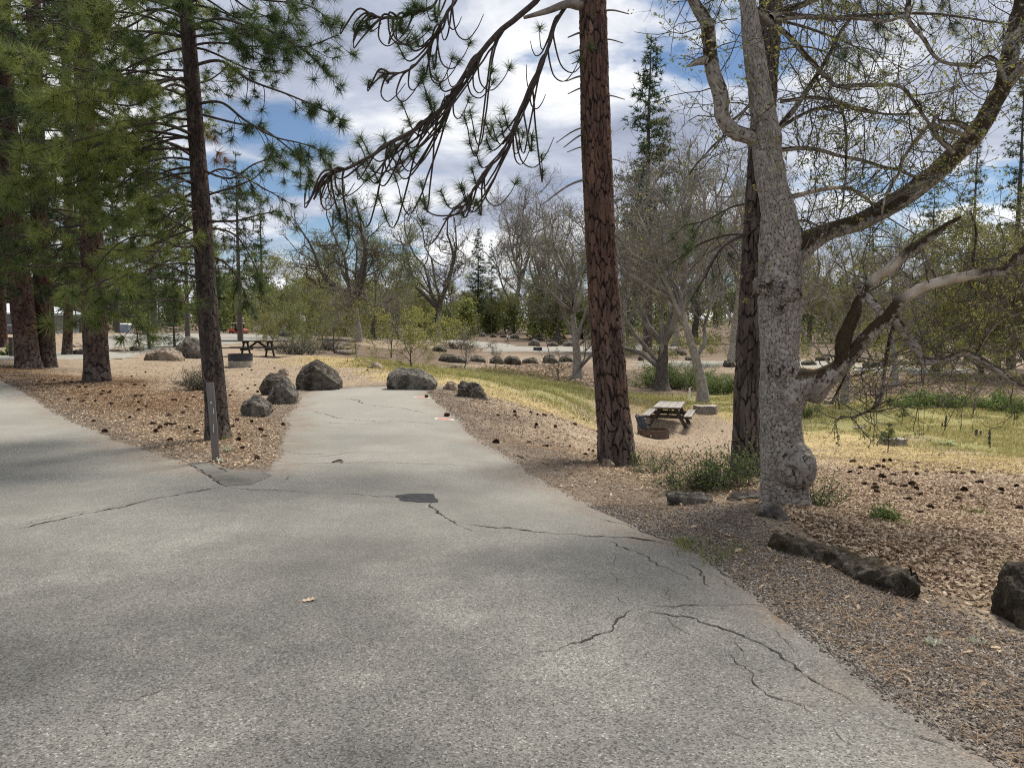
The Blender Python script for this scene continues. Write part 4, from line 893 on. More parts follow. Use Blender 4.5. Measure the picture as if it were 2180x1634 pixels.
cone0 = cone_mesh(); first = [True]
CONES = [((150, 815), (590, 985), 'dark pine cone on the leaf litter round the left pines', 'pine cones under the left pines', 85, Z_LIT_L), ((0, 0), (0, 0), 'dark pine cone on the leaf strewn ground below the meadow', 'pine cones below the meadow', 60, [(1740, 975), (1900, 985), (2180, 1005), (2180, 1130), (1950, 1090), (1760, 1040)]),
         ((0, 0), (0, 0), 'dark pine cone near the foot of the big red pine', 'pine cones round the big red pine', 34, [(1050, 860), (1260, 900), (1270, 990), (1350, 1030), (1290, 1030), (1150, 930)]), ((0, 0), (0, 0), 'dark pine cone on the bare sand behind the spur', 'pine cones on the sand', 26, [(560, 780), (820, 790), (820, 812), (700, 830), (560, 850), (300, 830), (300, 790)])]
rcn = np.random.default_rng(8)
for _, _, lb, grp, n, px in CONES:
    for x, y in sample(n, px, rcn):
        if sdist(np.array([x]), np.array([y]), ROAD)[0] < 0.05: continue
        o = cone0 if first[0] else cone0.copy()
        if not first[0]: COL.objects.link(o)
        first[0] = False; s = rcn.uniform(.6, 1.0); o.scale = (s, s, s)
        o.location = (x, y, float(gh(x, y)[0]) + 0.024 * s); o.rotation_euler = (math.pi / 2 + rcn.normal(0, .3), rcn.normal(0, .3), rcn.random() * 6.28); tag(o, lb, 'pine cone', grp)
for x, y, lb in ((951, 886, 'pine cone lying on the nearer orange paint spot'), (908, 846, 'pine cone lying on the farther orange paint spot'), (1055, 945, 'lone pine cone on the gravel right of the spur')):
    o = cone0.copy(); COL.objects.link(o); g_ = G(x, y); o.location = (g_[0], g_[1], g_[2] + 0.03); o.scale = (1.15,) * 3; o.rotation_euler = (1.6, 0, x); tag(o, lb, 'pine cone'); 
    if 'group' in o: del o['group']

# ------------------------------------------------------------------ trees: shared builders
def bark_trunk(name, p, r, kind, mat, parent, seed, k=72, per=0.022, amp=0.016, cell=(0.10, 0.20), flare=0.25, moss=None, grey_to=None, bare=None, lumps=()):
    """a trunk or limb whose bark plates are real relief: cellular cracks between plates"""
    p = np.asarray(p, float); r = np.asarray(r, float)
    seg = np.linalg.norm(np.diff(p, axis=0), axis=1).sum(); n = int(min(900, max(24, seg / per)))
    q, rr = catmull(p, r, n); t, nn, bb = frames(q)
    L = np.r_[0, np.cumsum(np.linalg.norm(np.diff(q, axis=0), axis=1))]
    if flare: rr = rr * (1 + flare * np.exp(-L / 0.22))
    an = np.arange(k) / k * 2 * math.pi
    wob = 1 + (0.085 if kind == 'oak' else 0.05) * fbm(np.c_[np.repeat(L, k) * 1.2, np.tile(np.cos(an), n) * 1.2 + seed, np.tile(np.sin(an), n) * 1.2], 3).reshape(n, k)
    if flare: wob = wob + (0.16 * np.exp(-L / 0.18))[:, None] * np.sin(an * 5 + seed)[None]
    R = rr[:, None] * wob
    # cellular plates on the unrolled surface
    nu = max(4, int(round(2 * math.pi * rr.mean() / cell[0]))); u = np.tile(an / (2 * math.pi) * nu, n); v = np.repeat(L / cell[1], k)
    w2 = fbm(np.c_[u * 0.9, v * 0.9, np.full(len(u), seed)], 2)
    u2 = u + (.25 if kind == 'oak' else .4) * w2 + (.1 if kind == 'oak' else .2) * fbm(np.c_[u * 2.2, v * 2.6, np.full(len(u), seed + 3.0)], 2); v2 = v + (.3 if kind == 'oak' else .6) * fbm(np.c_[u * 0.7 + 40, v * 0.7, np.full(len(u), seed)], 2)
    iu, iv = np.floor(u2).astype(int), np.floor(v2).astype(int); F1 = np.full(len(u), 9.0); F2 = np.full(len(u), 9.0); cid = np.zeros(len(u)); sd_ = np.full(len(u), int(seed))
    for du in (-1, 0, 1):
        for dv in (-1, 0, 1):
            cu, cv = iu + du, iv + dv; wu = np.mod(cu, nu)
            fu = cu + 0.1 + 0.8 * _hash(wu, cv, sd_); fv = cv + 0.1 + 0.8 * _hash(wu + 57, cv + 13, sd_)
            d = np.hypot(u2 - fu, v2 - fv); c_ = _hash(wu + 7, cv + 91, sd_)
            m = d < F1; F2 = np.where(m, F1, np.minimum(F2, d)); cid = np.where(m, c_, cid); F1 = np.where(m, d, F1)
    edge = np.clip((F2 - F1) / 0.42 + (0.05 if kind == 'oak' else 0.11) * fbm(np.c_[u * 2.3, v * 2.3, np.full(len(u), seed + 5.0)], 3), 0, 1); cid = np.clip(cid * .75 + .14 + .3 * fbm(np.c_[u * 1.7, v * 1.1, np.full(len(u), seed + 9.0)], 3), 0, 1)
    rel = (sm(0.0, 0.45, edge) * (0.65 + 0.5 * cid) - 0.6).reshape(n, k) * amp * np.minimum(1, rr / rr.max() * 1.2)[:, None]
    c, s = np.cos(an), np.sin(an)
    dirs = c[None, :, None] * nn[:, None] + s[None, :, None] * bb[:, None]
    V = q[:, None] + (R + rel)[..., None] * dirs
    V = V.reshape(-1, 3); N = dirs.reshape(-1, 3)
    V = V + N * (fbm(V * 26 + seed, 3) * amp * 0.22)[:, None]
    for (lc, lr, lh) in lumps:
        lc = np.asarray(lc, float); lr = np.broadcast_to(np.asarray(lr, float), (3,)); dv_ = (V - lc) / lr; dd = np.linalg.norm(dv_, axis=1)
        push = np.clip(1.0 - dd, 0, None); V = V + (V - lc) / (dd * lr.mean() + 1e-6)[:, None] * 0 + unit(np.asarray(lh, float)) * (np.linalg.norm(lh) * sm(0, 1, push))[:, None]
    at = {'edge': edge, 'cid': cid}
    up = N[:, 2]
    mo = fbm(V * 3.1 + seed, 4) * 0.5 + 0.5
    if kind == 'oak':
        at['moss'] = np.clip(mo * 0.55 + up * 0.42 + (moss or 0.0), 0, 1); at['bare'] = np.zeros(len(V)) if bare is None else np.repeat(sm(bare[0], bare[1], L / L[-1]), k) * (1 - sm(bare[2], bare[2] + .08, np.repeat(L / L[-1], k))) * sm(0.3, 0.55, mo + 0.15)
    else:
        gz_ = np.exp(-np.repeat(L, k) / (grey_to or 1.2)); at['grey'] = np.clip(gz_ * 1.1 + (mo - 0.5) * 0.5, 0, 0.9)
    b = MB(); b.add(V, quads(n, k)); b.add(np.vstack([V[-k:], q[-1][None]]), [[j, (j + 1) % k, k] for j in range(k)])
    at = {a_: np.r_[x, x[-k:], x[-1:]] for a_, x in at.items()}
    return b.build(name, mat, parent, attrs=at), q, rr

class Needles:
    def __init__(s): s.p, s.d, s.z, s.t = [], [], [], []
    def tuft(s, p, d, size=1.0, tint=0.5):
        tint = tint if tint == 1.0 else min(tint, 0.9); s.p.append(p); s.d.append(d); s.z.append(size); s.t.append(tint)
    def build(s, name, parent, mat, n=60, L=(0.12, 0.19), w=0.0022, seed=1, spread=1.0, stem=0.09):
        if not s.p: return None
        r = np.random.default_rng(seed); P_ = np.array(s.p); D = np.array(s.d); D /= np.linalg.norm(D, axis=1)[:, None] + 1e-9; S = np.array(s.z); T = np.array(s.t); m = len(P_)
        P_, D, S, T = [np.repeat(x, n, 0) for x in (P_, D, S, T)]
        rv = r.normal(size=(m * n, 3)); rv -= (rv * D).sum(1)[:, None] * D; rv /= np.linalg.norm(rv, axis=1)[:, None] + 1e-9
        a_ = r.uniform(-0.15, 1.0, m * n)[:, None]; dr = D * a_ + rv * spread * np.sqrt(np.clip(1.05 - a_ ** 2, 0.05, 1)); dr[:, 2] -= 0.12; dr /= np.linalg.norm(dr, axis=1)[:, None]
        b0 = P_ - D * (r.random(m * n) * stem)[:, None] * S[:, None]; ln = (r.uniform(*L, m * n) * S)[:, None]
        sd = np.cross(dr, r.normal(size=(m * n, 3))); sd /= np.linalg.norm(sd, axis=1)[:, None] + 1e-9
        V = np.stack([b0 - sd * w, b0 + sd * w, b0 + dr * ln], 1).reshape(-1, 3)
        tt = np.clip(T + r.normal(0, 0.10, m * n), 0, np.where(T > 0.95, 1, 0.92)); tt = np.where(T > 0.95, 1.0, tt)
        b = MB(); b.add(V, np.arange(m * n * 3).reshape(-1, 3), 0, np.repeat(tt, 3)); return b.build(name, mat, parent, smooth=False)
def arc(p0, d0, L, rng, n=7, droop=0.5, lift=0.6, wob=0.12):
    """points of a drooping branch with an upturned tip"""
    d = unit(np.asarray(d0, float)); p = [np.asarray(p0, float)]; st = L / (n - 1)
    for i in range(1, n):
        t = i / (n - 1); d = unit(d + np.array([0, 0, (-droop if t < 0.62 else lift) / (n - 1) * 1.6]) + rng.normal(0, wob, 3) * np.array([1, 1, .7]))
        p.append(p[-1] + d * st)
    return np.array(p)
def pine_branch(mb, nd, pts_, r0, rng, tw=0.28, twl=(0.25, 0.7), tint=0.5, start=0.3, size=1.0, live=1.0, tip=True, sag=0.5, k=6):
    q, rr = catmull(pts_, np.linspace(r0, max(0.006, r0 * 0.22), len(pts_)), max(10, len(pts_) * 4)); tube(mb, q, rr, k)
    L = np.linalg.norm(np.diff(q, axis=0), axis=1).sum(); m = max(2, int(L * (1 - start) / tw * 2)); t, nn, bb = frames(q)
    for i in range(m):
        f = start + (1 - start) * (i + rng.random()) / m; j = min(len(q) - 2, int(f * (len(q) - 1))); side = rng.choice([-1, 1])
        d = unit(t[j] * rng.uniform(.35, .9) + nn[j] * side * rng.uniform(.4, 1.0) + np.array([0, 0, rng.uniform(-.5, .45)])); l = rng.uniform(*twl) * (1.15 - 0.6 * f)
        a_ = arc(q[j], d, l, rng, 6, sag, 0.9, 0.10); a2, r2 = catmull(a_, np.linspace(max(.005, rr[j] * .4), .0035, 6), 9); tube(mb, a2, r2, 4)
        if rng.random() < live: nd.tuft(a2[-1], a2[-1] - a2[-3] + np.array([0, 0, .01]), size * rng.uniform(.8, 1.15), tint + rng.normal(0, .12))
        if rng.random() < live * 0.55:
            nd.tuft(a2[-4], a2[-3] - a2[-5], size * rng.uniform(.7, 1), tint + rng.normal(0, .12))
        if rng.random() < 0.6:
            jj = rng.integers(2, 6); e = arc(a2[jj], unit(a2[jj + 1] - a2[jj]) + rng.normal(0, .6, 3), l * .5, rng, 4, sag, .8); tube(mb, e, np.linspace(.005, .003, 4), 3)
            if rng.random() < live: nd.tuft(e[-1], e[-1] - e[-2], size * rng.uniform(.8, 1.1), tint + rng.normal(0, .12))
    if tip and live > 0: nd.tuft(q[-1], q[-1] - q[-3], size, tint); nd.tuft(q[-3], q[-2] - q[-4], size, tint)
    return q
def px_path(l): return np.array([P(*c) for c in l])

def build_pine(base, label, path, widths, mat, seed, grey=1.2, k=72, cell=(0.1, 0.2), amp=0.016, flare=0.25, per=0.022):
    """path: trunk centre line in pixels with distance; widths: half widths in pixels"""
    t = thing('pine_tree', label, 'pine tree', base)
    p = np.array([P(*c) for c in path]); p[0] = base + np.array([0, 0, -0.12]); r = [PX(w, c[2]) for w, c in zip(widths, path)]
    # carry the trunk on past the top of the frame
    d = p[-1] - p[-2]; top = p[-1] + d / abs(d[2]) * 7.0 * 1.0; top[:2] = p[-1][:2] + (top[:2] - p[-1][:2]) * 0.6
    p = np.vstack([p, (p[-1] + top) / 2, top]); r = r + [r[-1] * .72, 0.05]
    tr, q, rr = bark_trunk('trunk', p - base, r, 'pine', mat, t, seed, k, per, amp, cell, flare, grey_to=grey)
    return t, q + base, rr
def at_row(q, py):
    """point of a centre line seen at a picture row"""
    v = q - np.array([0, 0, CAMZ]); s = v[:, 1] * CP - v[:, 2] * SP; u = v[:, 1] * SP + v[:, 2] * CP
    row = IMH / 2 - u / s * FPX; return int(np.argmin(np.abs(row - py)))

# ------------------------------------------------------------------ the slender pine left of the spur
def pine_A():
    rng = np.random.default_rng(21); base = G(466, 938); Z = base[1]
    t, q, rr = build_pine(base, 'slender dark pine rising behind the brown marker post', [(466, 938, Z), (461, 880, Z), (453, 780, Z), (444, 680, Z), (436, 560, Z), (428, 430, Z), (420, 320, Z), (411, 200, Z), (400, 60, Z), (394, -40, Z)],
                          [25, 23, 21.5, 20.5, 19, 18, 16.5, 15.5, 14, 13], M['bark_dark'], 3, 2.2, 70, (0.03, 0.15), 0.010)
    nd = Needles()
    def br(l, r0, **kw):
        b = MB(); Zs = [(x, y, Z + dz) for x, y, dz in l]; pts_ = px_path(Zs); pts_[0] = q[at_row(q, l[0][1])] ; pine_branch(b, nd, pts_ - 0, r0, rng, **kw); o = b.build('branch', M['branch'], t); o.location = -base
    # live boughs reaching right over the gap of sky
    br([(404, 60, 0), (470, 40, -.3), (560, 70, -.6), (640, 100, -.8), (720, 75, -1)], .022, tint=.35)
    br([(405, 80, 0), (480, 70, -.2), (560, 60, -.5), (650, 110, -.7), (700, 160, -.9)], .02, tint=.35)
    br([(410, 140, 0), (470, 130, -.2), (530, 170, -.4), (610, 200, -.7), (680, 230, -.8), (735, 258, -.9)], .024, tint=.3, sag=.9)
    br([(414, 222, 0), (470, 218, -.2), (520, 255, -.5), (580, 290, -.7), (640, 305, -.8), (690, 322, -.9)], .022, tint=.3, sag=.9)
    br([(416, 240, 0), (500, 262, .2), (560, 275, .3), (620, 320, .4), (650, 350, .5), (665, 375, .5)], .018, tint=.3, sag=.9)
    br([(398, 10, 0), (470, -20, -.2), (560, 0, -.4), (650, 10, -.6), (700, 40, -.7)], .022, tint=.4)
    br([(400, 40, 0), (330, 20, -.3), (250, 40, -.6), (180, 20, -.9)], .022, tint=.55)
    br([(405, 80, 0), (330, 70, -.4), (290, 100, -.8), (240, 130, -1.2)], .022, tint=.5)
    # boughs reaching left; raised tint paints their yellow-green needles as if lit
    br([(411, 170, 0), (360, 170, -.4), (310, 190, -.9), (250, 195, -1.4), (180, 190, -1.8), (110, 205, -2.1)], .024, tint=.85, size=1.1)
    br([(413, 195, 0), (370, 180, -.5), (330, 200, -.9), (280, 225, -1.4), (200, 215, -1.7), (130, 230, -2)], .022, tint=.85, size=1.1)
    br([(420, 290, 0), (370, 270, -.5), (320, 262, -.9), (260, 275, -1.3), (200, 290, -1.7), (120, 310, -2.0), (50, 330, -2.2)], .026, tint=.8, size=1.1)
    br([(420, 300, 0), (360, 285, -.2), (300, 280, -.6), (230, 300, -1.1), (160, 330, -1.5), (90, 370, -1.9), (30, 400, -2.1)], .024, tint=.76, size=1.1)
    br([(422, 340, 0), (370, 310, .3), (320, 300, .1), (250, 330, -.6), (180, 380, -1.2), (110, 400, -1.6)], .02, tint=.6, size=1.05)
    br([(426, 400, 0), (370, 375, -.3), (300, 370, -.7), (230, 410, -1.1), (160, 440, -1.5)], .02, tint=.6, live=.8)
    br([(428, 450, 0), (380, 430, -.4), (330, 430, -.8), (270, 460, -1.2), (200, 450, -1.6)], .018, tint=.58, live=.8)
    br([(430, 470, 0), (370, 450, .5), (300, 440, .8), (220, 470, 1)], .016, tint=.45, live=.8)
    br([(432, 520, 0), (380, 525, -.4), (320, 500, -.9), (250, 520, -1.3), (180, 600, -1.7)], .018, tint=.55, live=.7)
    # bare and half dead lower boughs with hanging twigs
    for y0, l, lv in ((360, [(490, 380, -.2), (540, 350, -.3), (600, 330, -.3)], .25), (420, [(490, 400, .1), (540, 380, .2), (570, 350, .3)], .15), (380, [(480, 360, .2), (560, 400, .3), (630, 440, .3)], .4), (470, [(500, 470, -.2), (560, 455, -.3), (600, 450, -.3)], .2),
                      (400, [(340, 360, .1), (280, 370, .1), (230, 420, .1)], .15), (440, [(360, 410, -.1), (300, 360, -.3), (240, 330, -.4)], .2), (500, [(370, 470, .3), (320, 430, .4)], .1), (330, [(350, 300, .4), (280, 290, .8), (210, 330, 1.0)], .2), (480, [(500, 500, .4), (540, 560, .5), (560, 610, .5)], .6), (540, [(480, 560, .3), (510, 600, .4), (530, 650, .4)], .6), (590, [(400, 600, -.4), (340, 590, -.7), (280, 620, -.9)], .65), (570, [(390, 560, .4), (330, 570, .8), (290, 610, 1.0)], .6)):
        br([(430, y0, 0)] + l, .018, tint=.42, live=lv, twl=(.3, .8), tw=.2, sag=1.3, start=.15)
    for i in range(36):
        y0 = 560 - 640 * (i + rng.random()) / 36; az = math.pi + rng.normal(.35, .75); l = rng.uniform(1.2, 2.9); j = at_row(q, y0)
        b = MB(); pine_branch(b, nd, arc(q[j], (math.cos(az), math.sin(az), rng.uniform(-.1, .3)), l, rng, 7, .5, .5, .1), .018, rng, tw=.24, twl=(.25, .6), tint=.62 + rng.normal(.05, .16), live=.7 if y0 < 430 else .5, sag=.8); o = b.build('branch', M['branch'], t); o.location = -base
    for i in range(12):
        y0 = 120 - 260 * (i + rng.random()) / 12; az = rng.normal(0, .8); l = rng.uniform(1.0, 2.2); j = at_row(q, y0)
        b = MB(); pine_branch(b, nd, arc(q[j], (math.cos(az), math.sin(az), rng.uniform(-.1, .3)), l, rng, 7, .6, .5, .1), .018, rng, tw=.24, twl=(.25, .6), tint=.4, live=.85, sag=.8); o = b.build('branch', M['branch'], t); o.location = -base
    # brown dead tufts beside the trunk and loose sprays at the lower left
    for x, y in ((450, 285), (455, 300), (470, 330), (480, 345), (462, 345), (255, 270)):
        nd.tuft(P(x, y, Z - .4), np.array([rng.normal(0, .3), -.2, -.6]), 1.0, 1.0)
    br([(436, 600, 0), (330, 560, -.8), (240, 590, -1.6), (205, 610, -2.0), (212, 632, -2.1), (195, 650, -2.2)], .016, tint=.62, live=.35, start=.3)
    br([(212, 632, -2.1), (230, 650, -2.1), (280, 672, -2.1), (300, 700, -2.0)], .008, tint=.62, live=.3, start=.1)
    for x, y, dz, s in ((105, 690, -2.6, 1.3), (205, 668, -2.3, 1.1), (205, 690, -2.2, 1.0), (255, 725, -2.0, .9), (155, 690, -2.0, 1.0), (15, 420, -2.4, 1.3), (45, 320, -2.5, 1.2), (110, 350, -2.5, 1.3), (130, 310, -2.3, 1.1), (30, 395, -2.4, 1.2), (75, 480, -2.0, 1.1), (215, 460, -1.8, 1.1), (280, 465, -1.8, 1.1), (170, 425, -2, 1.0)):
        b = MB(); p1 = P(x, y, Z + dz); p0 = P(x + rng.uniform(-30, 60), y - rng.uniform(60, 130), Z + dz + .5); a_, r_ = catmull([p0, (p0 + p1) / 2 + (0.05, 0, -.12), p1], [.008, .006, .004], 10); tube(b, a_, r_, 5); nd.tuft(p1, a_[-1] - a_[-3] + rng.normal(0, .02, 3), s, .68); nd.tuft(p1, a_[-1] - a_[-3], s, .64); o = b.build('branch', M['branch'], t); o.location = -base
    # pale broken stubs
    for y0, x1, y1, r in ((545, 362, 540, .014), (525, 368, 520, .012), (585, 500, 570, .012)):
        b = MB(); a_, r_ = catmull([q[at_row(q, y0)], P((432 + x1) / 2, (y0 + y1) / 2 - 4, Z - .2), P(x1, y1, Z - .3)], [r, r * .8, r * .4], 8); tube(b, a_, r_, 6, cap=True); o = b.build('dead_branch', M['deadwood'], t); o.location = -base
    c = nd.build('crown', t, M['needle'], 64, (0.13, 0.2), 0.0032, 3); c.location = -base; c['kind'] = 'stuff'
pine_A()

# ------------------------------------------------------------------ the stout pines at the left
def auto_pine(base, path, widths, label, mat, seed, n, rows, lens, tint, size=1.0, per_tuft=46, w=0.0034, cell=(0.085, 0.26), live=.9, side=None, grey=1.0, twn=.3):
    rng = np.random.default_rng(seed); t, q, rr = build_pine(base, label, path, widths, mat, seed, grey, 64, cell, 0.022); nd = Needles()
    for i in range(n):
        y0 = rows[0] + (rows[1] - rows[0]) * (i + rng.random()) / n; j = at_row(q, y0); az = rng.random() * 6.28
        if side is not None and rng.random() < .7: az = side + rng.normal(0, .9)
        l = rng.uniform(*lens); d = np.array([math.cos(az), math.sin(az), rng.uniform(-.15, .3)])
        b = MB(); pine_branch(b, nd, arc(q[j], d, l, rng, 7, .55, .5, .1), .035, rng, tw=twn, twl=(.35, .9), tint=tint + rng.normal(0, .12), live=live, size=size, sag=.7); o = b.build('branch', M['branch'], t); o.location = -base
    if nd.p:
        c = nd.build('crown', t, M['needle'], per_tuft, (0.15, 0.23), w, seed); c.location = -base; c['kind'] = 'stuff'
    return t, q
b_ = G(208, 813); Zb = b_[1]
auto_pine(b_, [(208, 813, Zb), (204, 740, Zb), (200, 660, Zb), (197, 560, Zb), (190, 420, Zb), (184, 300, Zb), (176, 150, Zb), (165, -30, Zb)], [26, 24, 23, 22, 19, 18, 17, 16], 'stout reddish pine standing alone right of the twin pines', M['bark_mid'], 31, 84, (610, -120), (1.6, 4.2), .42, grey=1.0, per_tuft=38, w=.0055, twn=.24)
b_ = G(62, 783); Zc = b_[1]
auto_pine(b_, [(62, 783, Zc), (52, 700, Zc), (42, 600, Zc), (33, 500, Zc), (22, 350, Zc), (12, 200, Zc), (2, -30, Zc)], [24, 22, 21, 20, 18, 17, 15], 'left pine of the close pair, leaning left', M['bark_mid'], 32, 66, (570, -100), (2, 4.8), .28, grey=.8, w=.0065, twn=.28)
b_ = P(99, 784, Zc + .7); b_ = on(b_[0], b_[1]); Zd = b_[1]
auto_pine(b_, [(99, 784, Zd), (96, 700, Zd), (91, 600, Zd), (86, 500, Zd), (80, 350, Zd), (75, 200, Zd), (70, -30, Zd)], [19, 18, 17, 16.5, 15, 14, 13], 'right pine of the close pair, standing upright', M['bark_mid'], 33, 66, (570, -100), (2, 4.8), .30, grey=.8, w=.0065, twn=.28)
b_ = G(142, 754); Ze = b_[1]
auto_pine(b_, [(142, 754, Ze), (145, 690, Ze), (146, 600, Ze), (146, 480, Ze), (143, 300, Ze), (140, 100, Ze)], [10, 9, 9, 8.5, 8, 7], 'thin red pine across the lane behind the stout pine', M['bark_mid'], 34, 40, (560, 0), (2, 4.5), .4, w=.005, per_tuft=36, grey=.5)
b_ = G(3, 740); Ze = b_[1]
auto_pine(b_, [(3, 740, Ze), (2, 660, Ze), (0, 560, Ze), (-4, 420, Ze), (-8, 250, Ze)], [11, 10, 10, 9.5, 9], 'red pine trunk cut off by the left edge', M['bark_mid'], 35, 30, (540, 100), (2, 4.5), .4, w=.005, per_tuft=36, grey=.3)

# ------------------------------------------------------------------ the big red pine with hanging boughs
def pine_F():
    rng = np.random.default_rng(41); base = G(1313, 985); Z = base[1]
    t, q, rr = build_pine(base, 'big straight red barked pine right of the parking spur', [(1313, 985, Z), (1310, 930, Z), (1303, 860, Z), (1297, 780, Z), (1289, 680, Z), (1281, 560, Z), (1276, 460, Z), (1270, 330, Z), (1266, 200, Z), (1263, 60, Z), (1261, -40, Z)],
                          [37, 36, 34, 33.5, 33, 32, 31, 30, 29, 28, 27], M['bark_red'], 7, 1.1, 130, (0.05, 0.26), 0.022, 0.2, 0.016)
    nd = Needles()
    B1 = [(1262, -160, 0), (1200, -90, -.1), (1143, 0, -.2), (1066, 66, -.4), (1024, 112, -.5), (986, 167, -.6), (944, 227, -.7), (895, 265, -.8), (846, 296, -.9), (784, 335, -1), (745, 356, -1.05), (714, 366, -1.1), (690, 392, -1.1), (668, 425, -1.1)]
    B2 = [(1263, -90, 0), (1235, -50, -.1), (1212, 0, -.2), (1181, 56, -.3), (1160, 119, -.4), (1129, 185, -.45), (1105, 241, -.5), (1091, 279, -.5), (1066, 331, -.55), (1031, 366, -.6), (1003, 412, -.6), (979, 450, -.6), (944, 467, -.6)]
    B3 = [(1262, -260, 0), (1100, -140, -.4), (985, -40, -.8), (972, 0, -.8), (951, 31, -.9), (930, 70, -.9), (909, 108, -.9), (874, 146, -1), (838, 156, -1), (805, 153, -1)]
    B4 = [(951, -60, -.9), (925, 8, -1), (890, 22, -1), (850, 38, -1), (815, 40, -1), (787, 33, -1)]
    T1 = [(853, 216), (906, 199), (815, 290), (766, 290), (857, 283), (840, 307), (745, 338), (770, 345), (840, 373), (805, 415), (721, 443), (752, 425), (895, 385), (927, 157), (895, 165), (989, 248), (862, 290), (830, 320), (700, 350), (790, 352), (735, 470), (760, 300), (1000, 235)]
    T2 = [(1031, 255), (1063, 258), (1070, 230), (1132, 286), (1153, 328), (1035, 296), (1010, 321), (1003, 356), (979, 391), (1017, 429), (979, 436), (937, 405), (895, 422), (1045, 262), (985, 398), (1100, 270)]
    T3 = [(815, 153), (867, 84), (880, 75), (900, 140), (845, 90), (920, 118)]
    T4 = [(867, 18), (895, 12), (925, 18), (850, 50), (780, 48), (880, 5)]
    for B, T, r0 in ((B1, T1, .042), (B2, T2, .03), (B3, T3, .028), (B4, T4, .016)):
        pts_ = px_path([(x, y, Z + dz) for x, y, dz in B])
        if B is not B4: pts_[0] = q[-1] * 0 + np.array([q[at_row(q, B[0][1])][0], q[at_row(q, B[0][1])][1], pts_[0][2]])
        b = MB(); a_, r_ = catmull(pts_, np.linspace(r0, r0 * .28, len(pts_)), 90); a_ = a_ + np.c_[fbm(a_ * 4, 2), fbm(a_ * 4 + 9, 2), fbm(a_ * 4 + 19, 2)] * .014; tube(b, a_, r_, 9)
        bo = b.build('branch', M['branch'], t); bo.location = -base
        tw = MB()
        for (x, y) in T:
            e = P(x, y, Z + np.mean([c[2] for c in B]) + rng.normal(0, .12)); d = np.linalg.norm(a_ - e, axis=1); j = int(np.argmin(d)); j = max(3, j - int(rng.uniform(10, 26)))
            s = a_[j]; mid = (s + e) / 2; dl = np.linalg.norm(e - s); u = unit(a_[min(j + 3, 89)] - a_[j])
            c1_ = s + u * dl * .25 + np.array([0, 0, -.10 * dl + rng.normal(0, .02)]); c2_ = e + np.array([(s - e)[0] * .25, 0, -.30 * dl])
            w, wr = catmull([s, c1_, c2_, e], [.016, .013, .010, .007], 22); w = w + np.c_[fbm(w * 9, 2), fbm(w * 9 + 5, 2), fbm(w * 9 + 15, 2)] * .008; tube(tw, w, wr, 5)
            nd.tuft(e, w[-1] - w[-4], rng.uniform(.9, 1.15), .40); nd.tuft(w[-4], w[-1] - w[-4], .95, .34)
        # bare looping twigs
        for i in range(22 if B is B1 else 13):
            j = int(rng.integers(18, 84)); s = a_[j]; u = unit(a_[j + 4] - a_[j]); L = rng.uniform(.2, .6); sd = rng.choice([-1, 1]) * rng.uniform(.15, .6)
            w, wr = catmull([s, s + u * L * .3 + (sd * .15 * L, rng.normal(0, .06), .05 * L), s + u * L * .5 + (sd * L * .5, 0, -L * .35), s + u * L * .45 + (sd * L * .95, 0, -L * .55), s + u * L * .3 + (sd * L * 1.3, 0, -L * .42), s + u * L * .15 + (sd * L * 1.5, 0, -L * .2)], [.014, .0125, .010, .008, .0065, .0045], 24); tube(tw, w, wr, 5)
            if rng.random() < .6: nd.tuft(w[-1], w[-1] - w[-3], .85, .36)
        tw_o = tw.build('twigs', M['branch'], bo)
    # broken thick limb near the top and dead stubs along the stem
    b = MB(); a_, r_ = catmull([q[at_row(q, 14)], P(1232, 12, Z - .1), P(1206, 9, Z - .3), P(1164, 24, Z - .4), P(1115, 38, Z - .45)], [.07, .06, .05, .038, .02], 30); tube(b, a_, r_, 10, cap=True); o = b.build('broken_limb', M['deadwood'], t); o.location = -base
    for y0, dx, dy, r in ((72, -30, 8, .018), (110, -28, 5, .016), (128, -20, 8, .014), (165, -34, 8, .016), (188, -30, 12, .014), (30, 48, 0, .014), (210, 38, 2, .012), (268, -58, 36, .013), (278, -40, 36, .015), (316, -32, 8, .012), (345, 40, 2, .01), (375, -90, 60, .018), (90, 34, 2, .012), (394, 22, 6, .014)):
        p0 = q[at_row(q, y0)]; b = MB(); sg = -1 if dx < 0 else 1; p1 = P(1266 + sg * 30 + dx * .9, y0 + dy, Z - .15); m_ = (p0 + p1) / 2 + np.array([0, 0, .02 + abs(dx) * .0006]); a_, r_ = catmull([p0, m_, p1], [r, r * .85, r * .5], 12); tube(b, a_, r_, 6, cap=True); o = b.build('dead_stub', M['deadwood'], t); o.location = -base
    c = nd.build('crown', t, M['needle'], 100, (0.12, 0.185), 0.0026, 9, 1.05); c.location = -base; c['kind'] = 'stuff'
pine_F()

